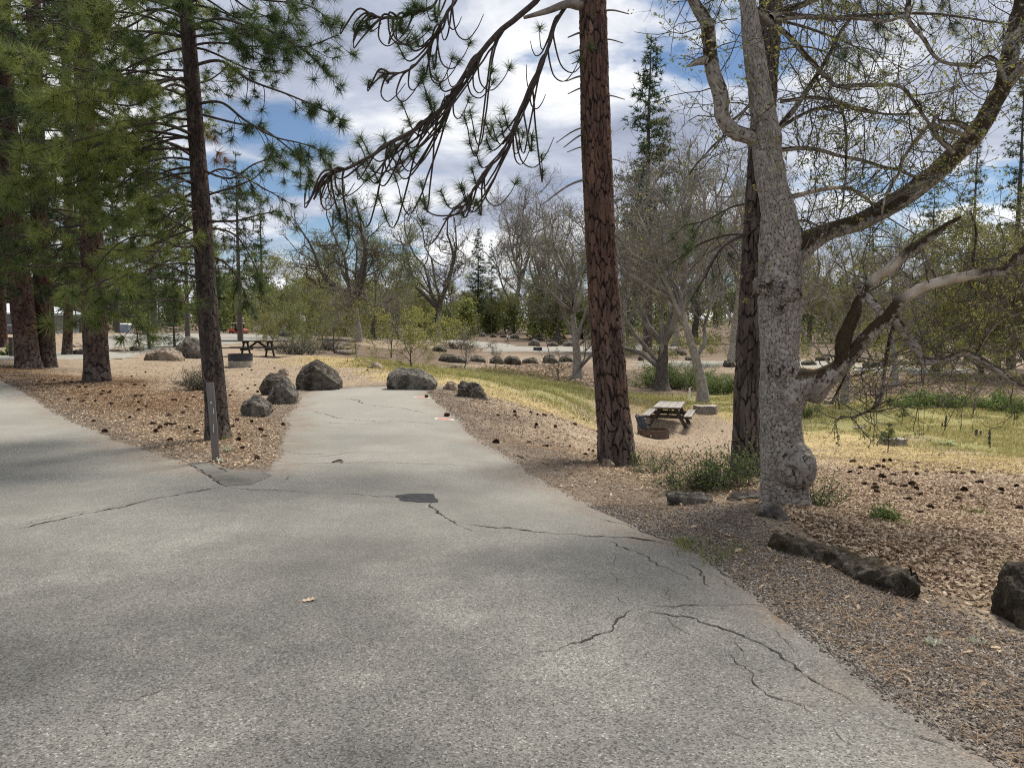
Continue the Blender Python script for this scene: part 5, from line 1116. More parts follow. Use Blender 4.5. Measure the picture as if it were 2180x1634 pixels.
# ------------------------------------------------------------------ the pine close behind the great oak
def pine_G():
    rng = np.random.default_rng(51); base = G(1588, 1012); Z = base[1]
    t, q, rr = build_pine(base, 'grey brown pine standing close behind the great oak', [(1588, 1012, Z), (1589, 930, Z), (1592, 800, Z), (1598, 680, Z), (1606, 550, Z), (1613, 430, Z), (1622, 300, Z), (1631, 150, Z), (1641, 0, Z)], [30, 29, 27, 26, 25.5, 25, 24, 23, 22], M['bark_dark'], 9, 3.5, 100, (0.055, 0.26), 0.022, 0.15)
    nd = Needles()
    for l, r0, lv in (([(1600, 490, 0), (1560, 510, -.3), (1530, 535, -.5), (1500, 590, -.6), (1470, 640, -.7)], .028, .1), ([(1600, 500, 0), (1550, 500, .5), (1490, 520, 1), (1430, 560, 1.2)], .02, .25), ([(1638, 20, 0), (1760, 40, .3), (1870, 30, .4), (1990, 30, .4), (2100, 45, .4), (2200, 60, .4)], .03, .9),
                      ([(1640, 40, 0), (1720, 60, -.2), (1800, 90, -.3), (1860, 120, -.3)], .02, .6), ([(1600, 430, 0), (1560, 440, .4), (1500, 470, .7), (1450, 480, .9)], .016, .7), ([(1637, 10, 0), (1740, -20, .3), (1900, -10, .5), (2050, -5, .6)], .03, .9), ([(1640, -30, 0), (1560, -20, -.1), (1500, 10, -.1)], .016, .6), ([(1634, 110, 0), (1720, 100, .5), (1800, 130, .6), (1830, 150, .6)], .014, .5)):
        b = MB(); pts_ = px_path([(x, y, Z + dz) for x, y, dz in l]); pts_[0] = q[at_row(q, l[0][1])]; pine_branch(b, nd, pts_, r0, rng, tint=.3, live=lv, twl=(.25, .7), tw=.22, sag=1.0); o = b.build('branch', M['branch'], t); o.location = -base
    c = nd.build('crown', t, M['needle'], 60, (0.12, 0.18), 0.002, 12); c.location = -base; c['kind'] = 'stuff'
pine_G()

# ------------------------------------------------------------------ leaves as small faces
def leaf_cards(name, tips, rng, per, spread, size, mat, parent, tint=(0, 1), flat=0.0, loc=None):
    T = np.repeat(np.asarray(tips), per, 0); n = len(T)
    c = T + rng.normal(0, spread, (n, 3)); u = rng.normal(size=(n, 3)); u /= np.linalg.norm(u, axis=1)[:, None]; w = np.cross(u, rng.normal(size=(n, 3))); w /= np.linalg.norm(w, axis=1)[:, None]
    s = rng.uniform(*size, n)[:, None]; V = np.stack([c - u * s, c + w * s * .45, c + u * s, c - w * s * .45], 1).reshape(-1, 3)
    tt = np.clip(rng.uniform(*tint, n), 0, 1); b = MB(); b.add(V, np.arange(n * 4).reshape(-1, 4), 0, np.repeat(tt, 4)); o = b.build(name, mat, parent, smooth=False); o['kind'] = 'stuff'
    if loc is not None: o.location = loc
    return o

# ------------------------------------------------------------------ the great oak
def great_oak():
    rng = np.random.default_rng(61); base = G(1670, 1086); Z = base[1]
    t = thing('oak_tree', 'great gnarled oak with a round burl near its foot', 'oak tree', base)
    def wig(p, r): return p + np.c_[fbm(p * 2.3, 3), fbm(p * 2.3 + 31, 3), fbm(p * 2.3 + 77, 3)] * 0.035 * np.linspace(0, 1, len(p))[:, None]
    def limb(l, name='limb', seed=1, k=30, cell=(.026, .05), moss=.05, bare=None, per=.02, amp=.008, rough=.03, lumps=(), flare=0):
        p = np.array([P(x, y, Z + dz) for x, y, dz, w in l]); r = [PX(w, Z + dz) for x, y, dz, w in l]
        p, r = catmull(p, r, len(p) * 4) if name in ('limb', 'branch') else (p, np.array(r)); p = wig(p, r) if name in ('limb', 'branch') else p
        o, q, rr = bark_trunk(name, p - base, r, 'oak', M['oak'], t, seed, k, per, amp, cell, flare, moss=moss, bare=bare, lumps=lumps); return q + base
    burl = P(1697, 997, Z - .2) - base
    TR = [(1672, 1092, 0, 47), (1671, 1050, 0, 44), (1668, 1000, 0, 43), (1664, 950, 0, 42), (1662, 900, 0, 40), (1663, 850, 0, 43), (1662, 800, 0, 40), (1660, 760, 0, 38), (1661, 700, 0, 41), (1662, 640, 0, 43.5), (1662, 580, 0, 43), (1662, 520, 0, 42), (1657, 450, 0, 32), (1645, 400, 0, 29), (1634, 340, 0, 28), (1631, 290, 0, 27.5), (1620, 210, 0, 24), (1604, 100, 0, 22), (1592, 0, 0, 16), (1584, -80, 0, 13)]
    trunk_q = limb(TR, 'trunk', 3, 130, moss=-.24, per=.012, amp=.015, flare=.12, lumps=[(P(1634, 602, Z - .2) - base, .16, (-.06, -.05, -.01)), (P(1682, 612, Z - .2) - base, .15, (.01, -.07, 0)), (P(1672, 785, Z - .2) - base, .13, (.0, -.06, 0)), (P(1690, 350, Z) - base, .14, (.05, -.01, 0)), (P(1640, 290, Z - .1) - base, .16, (.02, -.05, 0))])
    # the burl: a swollen lump of bark
    bm = bmesh.new(); bmesh.ops.create_icosphere(bm, subdivisions=5, radius=1.0); v = np.array([q.co[:] for q in bm.verts]); bm.verts.index_update(); f = np.array([[w.index for w in fc.verts] for fc in bm.faces]); bm.free()
    R = np.array([PX(47, Z), PX(36, Z), PX(52, Z)]); d = 1 + .10 * fbm(v * 1.4, 2) + .03 * fbm(v * 5, 3) - .16 * sm(.55, 1.0, -v[:, 2]) * (v[:, 0] < .4); vv = v * R * d[:, None]
    edge = np.clip(np.abs(fbm(v * 6, 3)) * 1.7 + .02, 0, 1); vv = vv + v * (fbm(v * 14, 3) * .006)[:, None]
    b = MB(); b.add(vv, f); o = b.build('burl', M['oak'], t, attrs={'edge': edge, 'cid': np.clip(.4 + .6 * fbm(v * 3, 4), 0, 1), 'moss': np.clip(.12 + .3 * fbm(v * 2.2, 3), 0, 1), 'bare': 0 * edge}); o.location = burl + np.array([0.0, .05, 0])
    for kx, ky, kr, dz in ((1672, 786, 22, .26), (1686, 616, 26, .28), (1634, 606, 20, .24), (1668, 655, 14, .27)):
        vk = v * PX(kr, Z) * np.array([1.1, .55, .95]) * (1 + .22 * fbm(v * 2.4 + kx, 3))[:, None]; b = MB(); b.add(vk, f); rk = 1 - np.hypot(v[:, 0], v[:, 2])
        o = b.build('knot', M['oak'], t, attrs={'edge': np.clip(np.abs(fbm(v * 5 + kx, 3)) * 1.5, 0, 1) * (.35 + .65 * np.clip(np.hypot(v[:, 0], v[:, 2]) * 1.3 - .3, 0, 1)), 'cid': np.clip(.3 + .5 * fbm(v * 3, 3), 0, 1), 'moss': np.clip(.3 + .4 * fbm(v * 2 + kx, 3), 0, 1), 'bare': 0 * edge}); o.location = P(kx, ky, Z - dz) - base + np.array([0, .1, 0])
    L = {}
    L['left'] = limb([(1630, 300, 0, 20), (1594, 290, -.05, 15), (1560, 276, -.1, 15), (1541, 248, -.12, 14), (1535, 195, -.15, 15.5), (1516, 150, -.18, 14), (1508, 105, -.2, 13.5), (1503, 52, -.22, 13), (1480, 10, -.25, 11), (1462, -20, -.28, 10)], seed=5, k=40, moss=.2, amp=.012)
    L['stub'] = limb([(1508, 128, -.2, 8), (1490, 130, -.25, 8), (1466, 140, -.3, 3)], 'stub', 6, 16)
    L['big'] = limb([(1660, 560, 0, 40), (1712, 520, .0, 27), (1769, 492, .05, 18.1), (1838, 471, .1, 18.9), (1908, 429, .2, 19.8), (1978, 377, .3, 18.9), (2030, 324, .4, 18.9), (2083, 272, .45, 18.1), (2118, 216, .5, 17.2), (2142, 174, .55, 16.3), (2149, 105, .6, 17.2), (2166, 35, .65, 15.5), (2190, -60, .7, 16)], seed=8, k=64, moss=.27, amp=.014, per=.014, cell=(.03, .075))
    L['fork'] = limb([(2142, 180, .55, 14), (2170, 150, .5, 13), (2215, 120, .45, 12)], seed=9, k=24, moss=.1)
    L['low'] = limb([(1666, 850, 0, 46), (1700, 822, -.05, 37), (1744, 812, -.12, 28), (1786, 782, -.18, 18.9), (1821, 744, -.2, 16.3), (1856, 706, -.25, 15.5), (1891, 671, -.3, 12.9), (1926, 636, -.33, 11.2), (1978, 608, -.36, 10.3), (2030, 599, -.4, 10.3), (2083, 587, -.45, 10.3), (2135, 577, -.5, 8.6), (2163, 559, -.5, 8.6), (2195, 520, -.5, 6.9)], seed=10, k=56, moss=.25, amp=.011, per=.014, bare=(.52, .58, .74), lumps=[(P(1740, 838, Z - .12) - base, .13, (.01, -.02, -.07))])
    L['broken'] = limb([(1792, 772, -.2, 14.6), (1797, 723, -.2, 15.5), (1814, 681, -.2, 12.9), (1835, 632, -.2, 10.8), (1852, 605, -.2, 10.3), (1884, 577, -.22, 9.9), (1919, 552, -.24, 9.5), (1957, 521, -.26, 9.0), (2005, 487, -.3, 6.9), (2046, 459, -.32, 3.4)], seed=11, k=36, moss=.30, amp=.010, bare=(.42, .48, .62))
    L['drop'] = limb([(1895, 668, -.3, 10), (1926, 709, -.3, 10), (1950, 740, -.3, 9), (1972, 778, -.3, 7)], seed=12, k=22, moss=.2); L['drop2'] = limb([(1966, 770, -.3, 8), (2013, 768, -.32, 7), (2048, 752, -.35, 7), (2076, 758, -.38, 7), (2114, 786, -.4, 6.5), (2152, 814, -.42, 6), (2200, 838, -.45, 5)], seed=13, k=20, moss=.15)
    L['knob'] = limb([(1836, 628, -.2, 9), (1826, 606, -.22, 9), (1820, 596, -.25, 7)], 'stub', 14, 18); L['link'] = limb([(1838, 620, -.2, 9), (1856, 645, -.25, 8), (1880, 672, -.28, 6)], seed=15, k=16, moss=.2)
    small = [([(1661, 216), (1727, 209), (1786, 216), (1839, 234), (1891, 241), (1936, 241)], 4), ([(1655, 319), (1723, 316), (1786, 328), (1856, 345), (1908, 358), (1950, 380)], 4.6), ([(1655, 275), (1716, 241), (1769, 227), (1830, 225), (1880, 240)], 4), ([(1655, 275), (1690, 235), (1716, 195), (1751, 140), (1786, 77), (1821, 28), (1840, -20)], 6),
             ([(1650, 40), (1734, 35), (1800, 38), (1873, 42), (1930, 30)], 5), ([(1640, 40), (1671, 21), (1716, 7), (1770, -20)], 9), ([(1936, -10), (1933, 42), (1964, 80), (1992, 122), (2030, 136), (2083, 140)], 5), ([(1610, 20), (1640, 45), (1682, 80), (1716, 122), (1762, 167), (1783, 181), (1839, 178), (1908, 181), (1943, 209), (1964, 244), (1985, 275)], 6),
             ([(2060, 290), (2010, 275), (1985, 265), (1960, 290), (1936, 321), (1908, 377)], 5), ([(1908, 377), (1890, 410), (1884, 440), (1877, 485)], 3), ([(1680, 420), (1740, 405), (1800, 398), (1839, 419), (1860, 440)], 5), ([(1690, 470), (1720, 470), (1755, 485)], 3), ([(2030, 324), (1995, 290), (1990, 262), (2000, 245)], 6), ([(2070, 280), (2040, 262), (2000, 262)], 7),
             ([(1560, 278), (1530, 300), (1500, 330), (1470, 370)], 2.5), ([(1600, 220), (1570, 250), (1550, 262)], 3), ([(2142, 174), (2120, 130), (2095, 120), (2060, 145)], 5), ([(1716, 516), (1700, 480), (1690, 450)], 4), ([(1957, 521), (1975, 560), (1990, 600), (2000, 625)], 3), ([(1905, 690), (1893, 730), (1885, 790), (1880, 840), (1870, 870), (1830, 885), (1790, 882)], 4.5), ([(1880, 840), (1860, 870), (1820, 893)], 2.5), ([(1770, 860), (1790, 820), (1800, 790)], 3), ([(2083, 587), (2070, 560), (2075, 500), (2060, 450)], 3.5), ([(2048, 752), (2080, 735), (2130, 750), (2180, 770)], 4), ([(2076, 758), (2110, 700), (2150, 660), (2180, 600)], 2.6), ([(2010, 770), (1990, 740), (1975, 700)], 2.4), ([(1786, 216), (1800, 260), (1805, 330), (1800, 400), (1785, 470)], 2.6)]
    for i, (l, w) in enumerate(small):
        dz0 = rng.uniform(-.25, .35); n = len(l); pth = [(x, y, dz0 * (a_ / n) + (0 if w > 4.6 else rng.normal(0, .04)), w * (1 - .6 * a_ / n)) for a_, (x, y) in enumerate(l)]
        q = limb(pth, 'branch', 20 + i, 12, (.05, .07), .26, per=.03, amp=.004, bare=(.0, .01, .9) if i in (8, 9, 10) else None); L['s%d' % i] = q  # high moss weight paints these thin branches dark, as if backlit
    # twigs and opening leaves
    tw = MB(); tips = []
    def twig(p0, d, l, r, lev):
        n = 7; p = [p0]; d = unit(d)
        for i in range(n - 1): d = unit(d + rng.normal(0, .26, 3) + np.array([0, 0, .05])); p.append(p[-1] + d * l / (n - 1))
        p = np.array(p); tube(tw, p, np.linspace(r, r * .4, n), 4 if r > .004 else 3, tint=.5)
        if lev < 2:
            for _ in range(int(rng.integers(2, 5)) if lev == 0 else int(rng.integers(1, 4))):
                j = int(rng.integers(1, n - 1)); twig(p[j], p[j + 1] - p[j] + rng.normal(0, .12, 3) * (l / 1), l * rng.uniform(.4, .65), r * .6, lev + 1)
        tips.append(p[-1])
        if lev == 2 and rng.random() < .5: tips.append(p[-3])
    for key, q in L.items():
        nlen = np.linalg.norm(np.diff(q, axis=0), axis=1).sum(); m = int(nlen * {'left': 9, 'big': 15, 'low': 8, 'broken': 4, 'drop2': 22, 'drop': 8}.get(key, 18))
        if key in ('stub', 'knob', 'link'): m = 1
        for _ in range(m):
            j = int(rng.integers(int(len(q) * .12), len(q) - 1)); d = rng.normal(0, 1, 3); tt_ = unit(q[min(j + 1, len(q) - 1)] - q[j - 1]); d -= (d @ tt_) * tt_ * .6; d[2] += .15 if key not in ('low', 'drop2') else -.05; d[1] *= .8
            twig(q[j], d, rng.uniform(.3, .85), rng.uniform(.0035, .007), 0)
    for x, y in ((1400, 0), (1370, 10), (1450, 60), (1500, 60), (1560, 100), (1480, 10)):
        twig(P(x + 70, y - 20, Z - .3), np.array([-.7, 0, -.3]), .6, .005, 0)
    o = tw.build('twigs', M['twig'], t); o.location = -base; o['kind'] = 'stuff'
    tips = np.array(tips); sel = tips[rng.random(len(tips)) < .62]
    leaf_cards('leaves', sel, rng, 4, .014, (.008, .020), M['leaf_oak'], t, loc=-base)
great_oak()

# ------------------------------------------------------------------ background trees
def deciduous(h, rng, spread=.42, limbs=7, trunk_f=.28, r0=.3, lean=0.0, up=.35, twist=.24, levels=(6, 6, 5), fork=False, dens=1.0, low=False, hair=2, limb_r=1.0, limbmat=None):
    """trunk with limbs, branches and twigs; returns wood (trunk), wood (branches) and twig tips"""
    tb, bb_, tips = MB(), MB(), []
    def grow(p0, d, l, r, lev, n):
        p = [p0]; d = unit(d)
        for i in range(n - 1):
            d = unit(d + rng.normal(0, twist * (.35 if lev == 0 else 1), 3) + np.array([0, 0, up * (.16 if lev else .05)])); p.append(p[-1] + d * l / (n - 1))
        p = np.array(p); k = (12, 7, 5, 3, 3)[min(lev, 4)]; tube(tb if lev == 0 else bb_, p, np.linspace(r, r * (.5 if lev == 0 else .14 if lev == 1 else .3), n), k); return p
    L0 = h * trunk_f; n0 = 9
    tr = grow(np.array([0, 0, -.15]), np.array([lean, rng.normal(0, .05), 1]), L0 + .15, r0, 0, n0)
    tb.v[-1][:12] = tb.v[-1][:12] * np.array([1.45, 1.45, 1]); tb.v[-1][12:24] = tr[1] + (tb.v[-1][12:24] - tr[1]) * 1.12
    lv1 = []
    for i in range(limbs):
        j = n0 - 1 if i < 3 else int(rng.integers(n0 // 2 if not low else 2, n0)); a_ = i * 2.4 + rng.normal(0, .4); el = rng.uniform(.55, 1.3) if i else 1.4
        d = np.array([math.cos(a_) * math.cos(el), math.sin(a_) * math.cos(el), math.sin(el)]); l = (h - tr[j][2]) * rng.uniform(.65, .98) * (.6 + .4 * math.sin(el)) + h * spread * .25
        lv1.append(grow(tr[j], d, l, r0 * rng.uniform(.26, .48) * limb_r, 1, 9))
    cur = [(p, h * spread * .55, r0 * .13 * limb_r) for p in lv1]
    for lev, m in enumerate(levels):
        nxt = []
        for p, l, r in cur:
            mm = int(round(m * dens)) if lev else m
            for _ in range(mm):
                j = int(rng.integers(max(1, len(p) // 4), len(p))); tdir = unit(p[j] - p[j - 1]); d = tdir * rng.uniform(.3, 1) + rng.normal(0, .62, 3); ll = l * rng.uniform(.5, 1.15) * (1.2 - .55 * j / len(p))
                q = grow(p[j], d, ll, max(r, .008), lev + 2, (7, 5, 4)[lev]); nxt.append((q, l * .52, r * .48))
                if lev >= 1: tips.append(q[-1])
                if lev == 2: tips.append(q[-2])
        cur = nxt
    tp = np.array(tips); m = hair; C = np.repeat(tp, m, 0); D = rng.normal(size=C.shape) + np.array([0, 0, .5]); D += .35 * unit(np.array([0, 0, 1.])) + .5 * (C - np.array([0, 0, h * .45])) / h * 2; D /= np.linalg.norm(D, axis=1)[:, None]; sd = np.cross(D, rng.normal(size=C.shape)); sd /= np.linalg.norm(sd, axis=1)[:, None]; l = (rng.uniform(.25, .8, len(C)) * h / 14)[:, None]; wd = h / 12 * .009
    C = C - D * l * .2; bb_.add(np.stack([C - sd * wd, C + sd * wd, C + D * l], 1).reshape(-1, 3), np.arange(len(C) * 3).reshape(-1, 3)); tips = list(tp) + list((C + D * l * .9)[::2])
    return tb, bb_, np.array(tips)
TREES = {}
def make_decid(key, seed, bark, leafmat, per, size, h=12.0, tint=(0, 1), lsp=.12, tipfrac=1.0, **kw):
    rng = np.random.default_rng(seed); t = thing('oak_tree', 'oak', 'oak tree'); tb, bb_, tips = deciduous(h, rng, **kw)
    tb.build('trunk', bark, t); bo = bb_.build('branches', M[kw.get('limbmat') or 'twig_far'], t); bo['kind'] = 'stuff'
    if per:
        sel = tips[rng.random(len(tips)) < tipfrac]; leaf_cards('crown', sel, rng, per, lsp, size, leafmat, t, tint)
    note(t); TREES[key] = [t, False, h]
make_decid('bare', 201, M['bark_light'], M['leaf_oak'], 1, (.03, .07), spread=.40, r0=.30, tipfrac=.25, levels=(8, 6, 5), limbs=8, up=.6, trunk_f=.32, hair=1)
make_decid('bare2', 202, M['bark_light'], M['leaf_oak'], 1, (.03, .07), spread=.36, r0=.27, tipfrac=.25, levels=(8, 6, 5), lean=.06, trunk_f=.36, limbs=8, up=.6, hair=1)
make_decid('dark', 203, M['bark_dim'], M['leaf_green'], 2, (.05, .10), spread=.42, r0=.32, tipfrac=.8, levels=(8, 7, 5), limbs=9, up=.5, trunk_f=.26)
make_decid('dark2', 204, M['bark_dim'], M['leaf_oak'], 1, (.03, .08), spread=.36, r0=.36, tipfrac=.4, levels=(8, 6, 5), trunk_f=.17, limbs=7, up=.7, hair=1)
make_decid('grey', 209, M['bark_light'], M['leaf_green'], 1, (.05, .10), spread=.44, r0=.34, tipfrac=.5, levels=(7, 6, 5), trunk_f=.24, limbs=7, up=.55, limbmat='bark_dim', hair=1, limb_r=1.5)
make_decid('leafy', 205, M['bark_dim'], M['leaf_green'], 2, (.06, .12), spread=.46, r0=.24, levels=(7, 6, 5), trunk_f=.2, low=True, lsp=.2)
make_decid('leafy2', 206, M['bark_dim'], M['leaf_green'], 3, (.06, .12), spread=.42, r0=.22, levels=(7, 6, 5), trunk_f=.16, low=True, lsp=.22, tint=(.2, 1))
make_decid('young', 207, M['bark_dim'], M['leaf_green'], 2, (.035, .07), h=4.0, spread=.5, r0=.06, levels=(6, 5, 3), trunk_f=.25, low=True, lsp=.07, tint=(.1, 1))
make_decid('youngbare', 208, M['bark_dim'], M['leaf_oak'], 1, (.02, .05), h=4.0, spread=.45, r0=.05, levels=(5, 5, 3), trunk_f=.3, low=True, lsp=.07, tipfrac=.25)

def conifer(h, rng, R, bare=.2, step=.42, up=.1, clump=9, droop=.25, ln=(.22, .42), cw=.022, dense=6):
    tb, bb_ = MB(), MB(); p = np.array([[0, 0, -.2], [rng.normal(0, .05), 0, h * .3], [rng.normal(0, .08), 0, h * .65], [0, 0, h]]); q, r = catmull(p, [h * .013 + .06, h * .011, h * .006, .02], 30); tube(tb, q, r, 9)
    C, D = [], []
    z = h * bare
    while z < h * .99:
        f = (z - h * bare) / (h * (1 - bare)); l = R * (1 - f) ** .75 * min(1, .55 + f * 3) + .15
        for _ in range(int(rng.integers(3, 6))):
            a_ = rng.random() * 6.28; ll = l * rng.uniform(.55, 1.1); d = np.array([math.cos(a_), math.sin(a_), rng.uniform(-.1, .25) + up * f * 3]); b0 = np.array([np.interp(z, q[:, 2], q[:, 0]), 0, z])
            w = arc(b0, d, ll, rng, 6, droop, .5, .08); tube(bb_, w, np.linspace(.02 + ll * .008, .006, 6), 3)
            for i in range(max(3, int(ll * dense))):
                t = rng.uniform(.25, 1.02); j = min(4, int(t * 5)); c = w[j] + (w[j + 1] - w[j]) * (t * 5 - j) + rng.normal(0, .10 + .06 * ll, 3) * np.array([1, 1, .5]); C.append(c); D.append(unit(w[j + 1] - w[j]) + rng.normal(0, .4, 3) + np.array([0, 0, .25]))
        z += step * rng.uniform(.7, 1.3)
    C, D = np.array(C), np.array(D); n = len(C); Cn = np.repeat(C, clump, 0); Dn = np.repeat(D, clump, 0) * .6 + rng.normal(0, .7, (n * clump, 3)); Dn /= np.linalg.norm(Dn, axis=1)[:, None]
    sd = np.cross(Dn, rng.normal(size=Dn.shape)); sd /= np.linalg.norm(sd, axis=1)[:, None]; l = rng.uniform(*ln, n * clump)[:, None]; V = np.stack([Cn - sd * cw, Cn + sd * cw, Cn + Dn * l], 1).reshape(-1, 3)
    nb = MB(); nb.add(V, np.arange(n * clump * 3).reshape(-1, 3), 0, np.repeat(np.clip(np.repeat(rng.uniform(0, 1, n), clump) + rng.normal(0, .12, n * clump), 0, 1), 3))
    return tb, bb_, nb
def make_conifer(key, seed, h, R, **kw):
    t = thing('conifer_tree', 'conifer', 'conifer'); tb, bb_, nb = conifer(h, np.random.default_rng(seed), R, **kw); tb.build('trunk', M['bark_dim'], t); bb_.build('branches', M['branch'], t)['kind'] = 'stuff'; o = nb.build('crown', M['needle_far'], t, smooth=False); o['kind'] = 'stuff'; note(t); TREES[key] = [t, False, h]
make_conifer('fir', 301, 20, 2.7, step=.36, clump=9, cw=.028, dense=8); make_conifer('fir2', 302, 20, 3.2, bare=.12); make_conifer('pinefar', 303, 20, 3.6, bare=.3, step=.6, clump=11, ln=(.25, .5)); make_conifer('bushpine', 304, 8, 2.4, bare=.05, step=.3, ln=(.18, .32), cw=.014)
def put(key, px, py, top, label, group=None, rot=0.0, Z=None, wide=1.0, cat=None, name=None):
    g_ = G(px, py) if Z is None else P(px, py, Z)
    if Z is not None: g_ = on(g_[0], g_[1])
    s0, used, h = TREES[key]; t = s0 if not used else copy_tree(s0); TREES[key][1] = True
    hh = PX(py - top, g_[1]); s = hh / h; t.location = [float(v) for v in g_]; t.scale = (s * wide, s * wide, s); t.rotation_euler = (0, 0, rot); tag(t, label, cat or s0['category'])
    if group: t['group'] = group
    elif 'group' in t: del t['group']
    if name: t.name = name
    return t
OB = 'oaks round the far campsites'
put('grey', 762, 727, 400, 'spreading oak with a grey trunk beside the log heap', OB, .6); put('bare', 1228, 806, 370, 'white trunked bare oak left of the big red pine', OB, 2.2); put('dark2', 1410, 832, 250, 'dark low forked oak behind the right picnic table', OB, .3); put('bare2', 1496, 857, 300, 'pale barked slanting oak right of the dark forked oak', OB, 1.1)
put('dark', 795, 722, 480, 'dim oak standing just right of the grey trunked oak', OB, 2.4); put('leafy', 700, 728, 575, 'leafy young oak left of the grey trunked oak', OB, .5, Z=95); put('leafy2', 620, 730, 550, 'leafy oak rising behind the left picnic table', OB, 1.5, Z=80); put('leafy', 850, 722, 570, 'broad leafy oak behind the dead sapling', OB, 3.0, Z=100); put('leafy2', 930, 716, 590, 'yellow green oak behind the green sapling', OB, 4.1)
put('leafy', 1005, 712, 585, 'leafy oak left of the far lane bend', OB, 5.0); put('dark', 1185, 725, 500, 'slanting dark oak beyond the far lane', OB, 4.2); put('bare', 1140, 708, 420, 'tall bare oak beyond the far lane', OB, 5.3); put('bare2', 1090, 706, 400, 'bare oak with fine upright twigs behind the lane bend', OB, 3.3); put('bare', 1320, 745, 380, 'bare oak seen right behind the big red pine', OB, .9, Z=80); put('bare2', 1560, 770, 330, 'bare oak seen left of the rear pine', OB, 2.6)
put('grey', 930, 712, 425, 'dark limbed oak above the yellow green oak', OB, 1.0, Z=110); put('leafy2', 1075, 705, 585, 'leafy oak directly behind the far figure', OB, .2); put('leafy', 1260, 712, 600, 'leafy oak beyond the lane left of the big red pine', OB, 1.2); put('bare', 1800, 862, 470, 'slim pale oak right of the great oak at the meadow edge', OB, 4.5); put('bare2', 1905, 822, 480, 'white straight trunk on the leafy bank', OB, 5.6)
put('dark2', 1680, 760, 420, 'dark oak far behind the great oak trunk', OB, 5.2, Z=95); put('dark', 1990, 790, 480, 'dim oak on the bank below the right conifers', OB, 3.6); put('leafy2', 2090, 800, 430, 'pale green oak at the right below the conifers', OB, .8); put('leafy', 2200, 810, 420, 'pale green oak cut off by the right edge', OB, 2.0); put('bare2', 1440, 740, 340, 'bare twiggy oak far behind the forked oak', OB, .1, Z=100)
put('dark', 1480, 745, 430, 'dim far oak between the pale and forked oaks', OB, 2.0, Z=120); put('leafy', 1600, 750, 560, 'leafy far oak behind the rear pine', OB, 1.0, Z=115); put('leafy2', 1790, 755, 540, 'leafy far oak right of the great oak', OB, 3.9, Z=110)
CF = 'conifers above the oaks'
put('fir', 1378, 740, 88, 'tall narrow conifer right of the big red pine', CF, .4, Z=85, wide=1.05); put('fir', 1018, 705, 478, 'far conifer spire standing in the sky gap', CF, 1.9, Z=150); put('pinefar', 1046, 705, 505, 'thin sparse conifer right of the far spire', CF, .5, Z=160, wide=.6); put('fir2', 2060, 790, 330, 'dark conifer rising behind the great limb', CF, 1.0, Z=62); put('fir2', 2150, 800, 200, 'tall dense conifer near the right edge', CF, 2.0, Z=55); put('fir', 2230, 800, 120, 'tall conifer cut off by the right edge', CF, 3.0, Z=50)
put('pinefar', 1975, 770, 420, 'sparse conifer between the great limb and the broken limb', CF, 2.2, Z=80); put('bushpine', 1395, 715, 600, 'small green pine beyond the distant lane', CF, 1.1, Z=150); put('bushpine', 1173, 722, 600, 'round dark pine beside the slanting oak', CF, .4); put('pinefar', 512, 724, 330, 'slim far pine right of the slender pine', CF, 1.4); put('fir2', 560, 716, 420, 'bushy far conifer above the left picnic table', CF, 2.1, Z=95); put('pinefar', 330, 722, 300, 'far pine behind the stout pine trunks', CF, .9, Z=70); put('pinefar', 400, 735, 380, 'far pine behind the fissured boulder', CF, 3.0, Z=55)
put('bushpine', 318, 742, 560, 'young pine in front of the parking area', CF, 2.0); put('bushpine', 372, 738, 590, 'young pine behind the fissured boulder', CF, .3); put('fir2', 250, 705, 330, 'dense far conifer beyond the grey bin', CF, .7, Z=100); put('fir', 90, 708, 250, 'far conifer behind the grey shed', CF, 2.9, Z=110); put('fir2', 0, 708, 300, 'far conifer at the left edge behind the shed', CF, 1.6, Z=105); put('pinefar', 170, 708, 280, 'far pine right of the shed', CF, 4.0, Z=100); put('fir', 450, 712, 420, 'far conifer behind the slender pine trunk', CF, 4.4, Z=110); put('fir2', 1850, 750, 480, 'far conifer above the broken limb', CF, .2, Z=115); put('fir', 1720, 745, 520, 'far conifer right behind the great oak', CF, 5.0, Z=130)
SPL = 'saplings by the gully'
put('young', 878, 786, 650, 'bushy green sapling with several stems near the gully', SPL, .4, wide=1.15, name='oak_sapling', cat='sapling'); put('youngbare', 832, 762, 610, 'dark thin sapling left of the green sapling', SPL, 1.4, name='bare_sapling', cat='sapling'); put('youngbare', 988, 784, 690, 'twin stemmed bare sapling right of the green sapling', SPL, 2.4, wide=1.2, cat='sapling', name='bare_sapling'); put('youngbare', 1053, 786, 720, 'small bare sapling in front of the boulder row', SPL, 3.1, wide=1.2, cat='sapling', name='bare_sapling')
put('young', 662, 754, 640, 'leafy sapling just beyond the left table', SPL, 2.0, cat='sapling', name='oak_sapling'); put('youngbare', 712, 752, 600, 'thin dark sapling right of the table', SPL, .8, cat='sapling', name='bare_sapling'); put('young', 620, 738, 600, 'leafy sapling behind the table end', SPL, 4.0, cat='sapling', name='oak_sapling'); put('youngbare', 760, 762, 690, 'reddish bare sapling on the dry grass rise', SPL, 5.0, wide=1.2, cat='sapling', name='bare_sapling'); put('young', 690, 742, 610, 'pale green sapling left of the grey trunked oak', SPL, 1.0, cat='sapling', name='oak_sapling')
put('youngbare', 2070, 885, 780, 'rusty leaved bare sapling at the meadow edge', SPL, 1.0, cat='sapling', name='bare_sapling'); put('youngbare', 2125, 870, 800, 'thin dark sapling at the far right of the meadow', SPL, 2.0, cat='sapling', name='bare_sapling'); put('young', 580, 745, 660, 'low leafy sapling behind the table bench', SPL, 3.3, cat='sapling', name='oak_sapling')
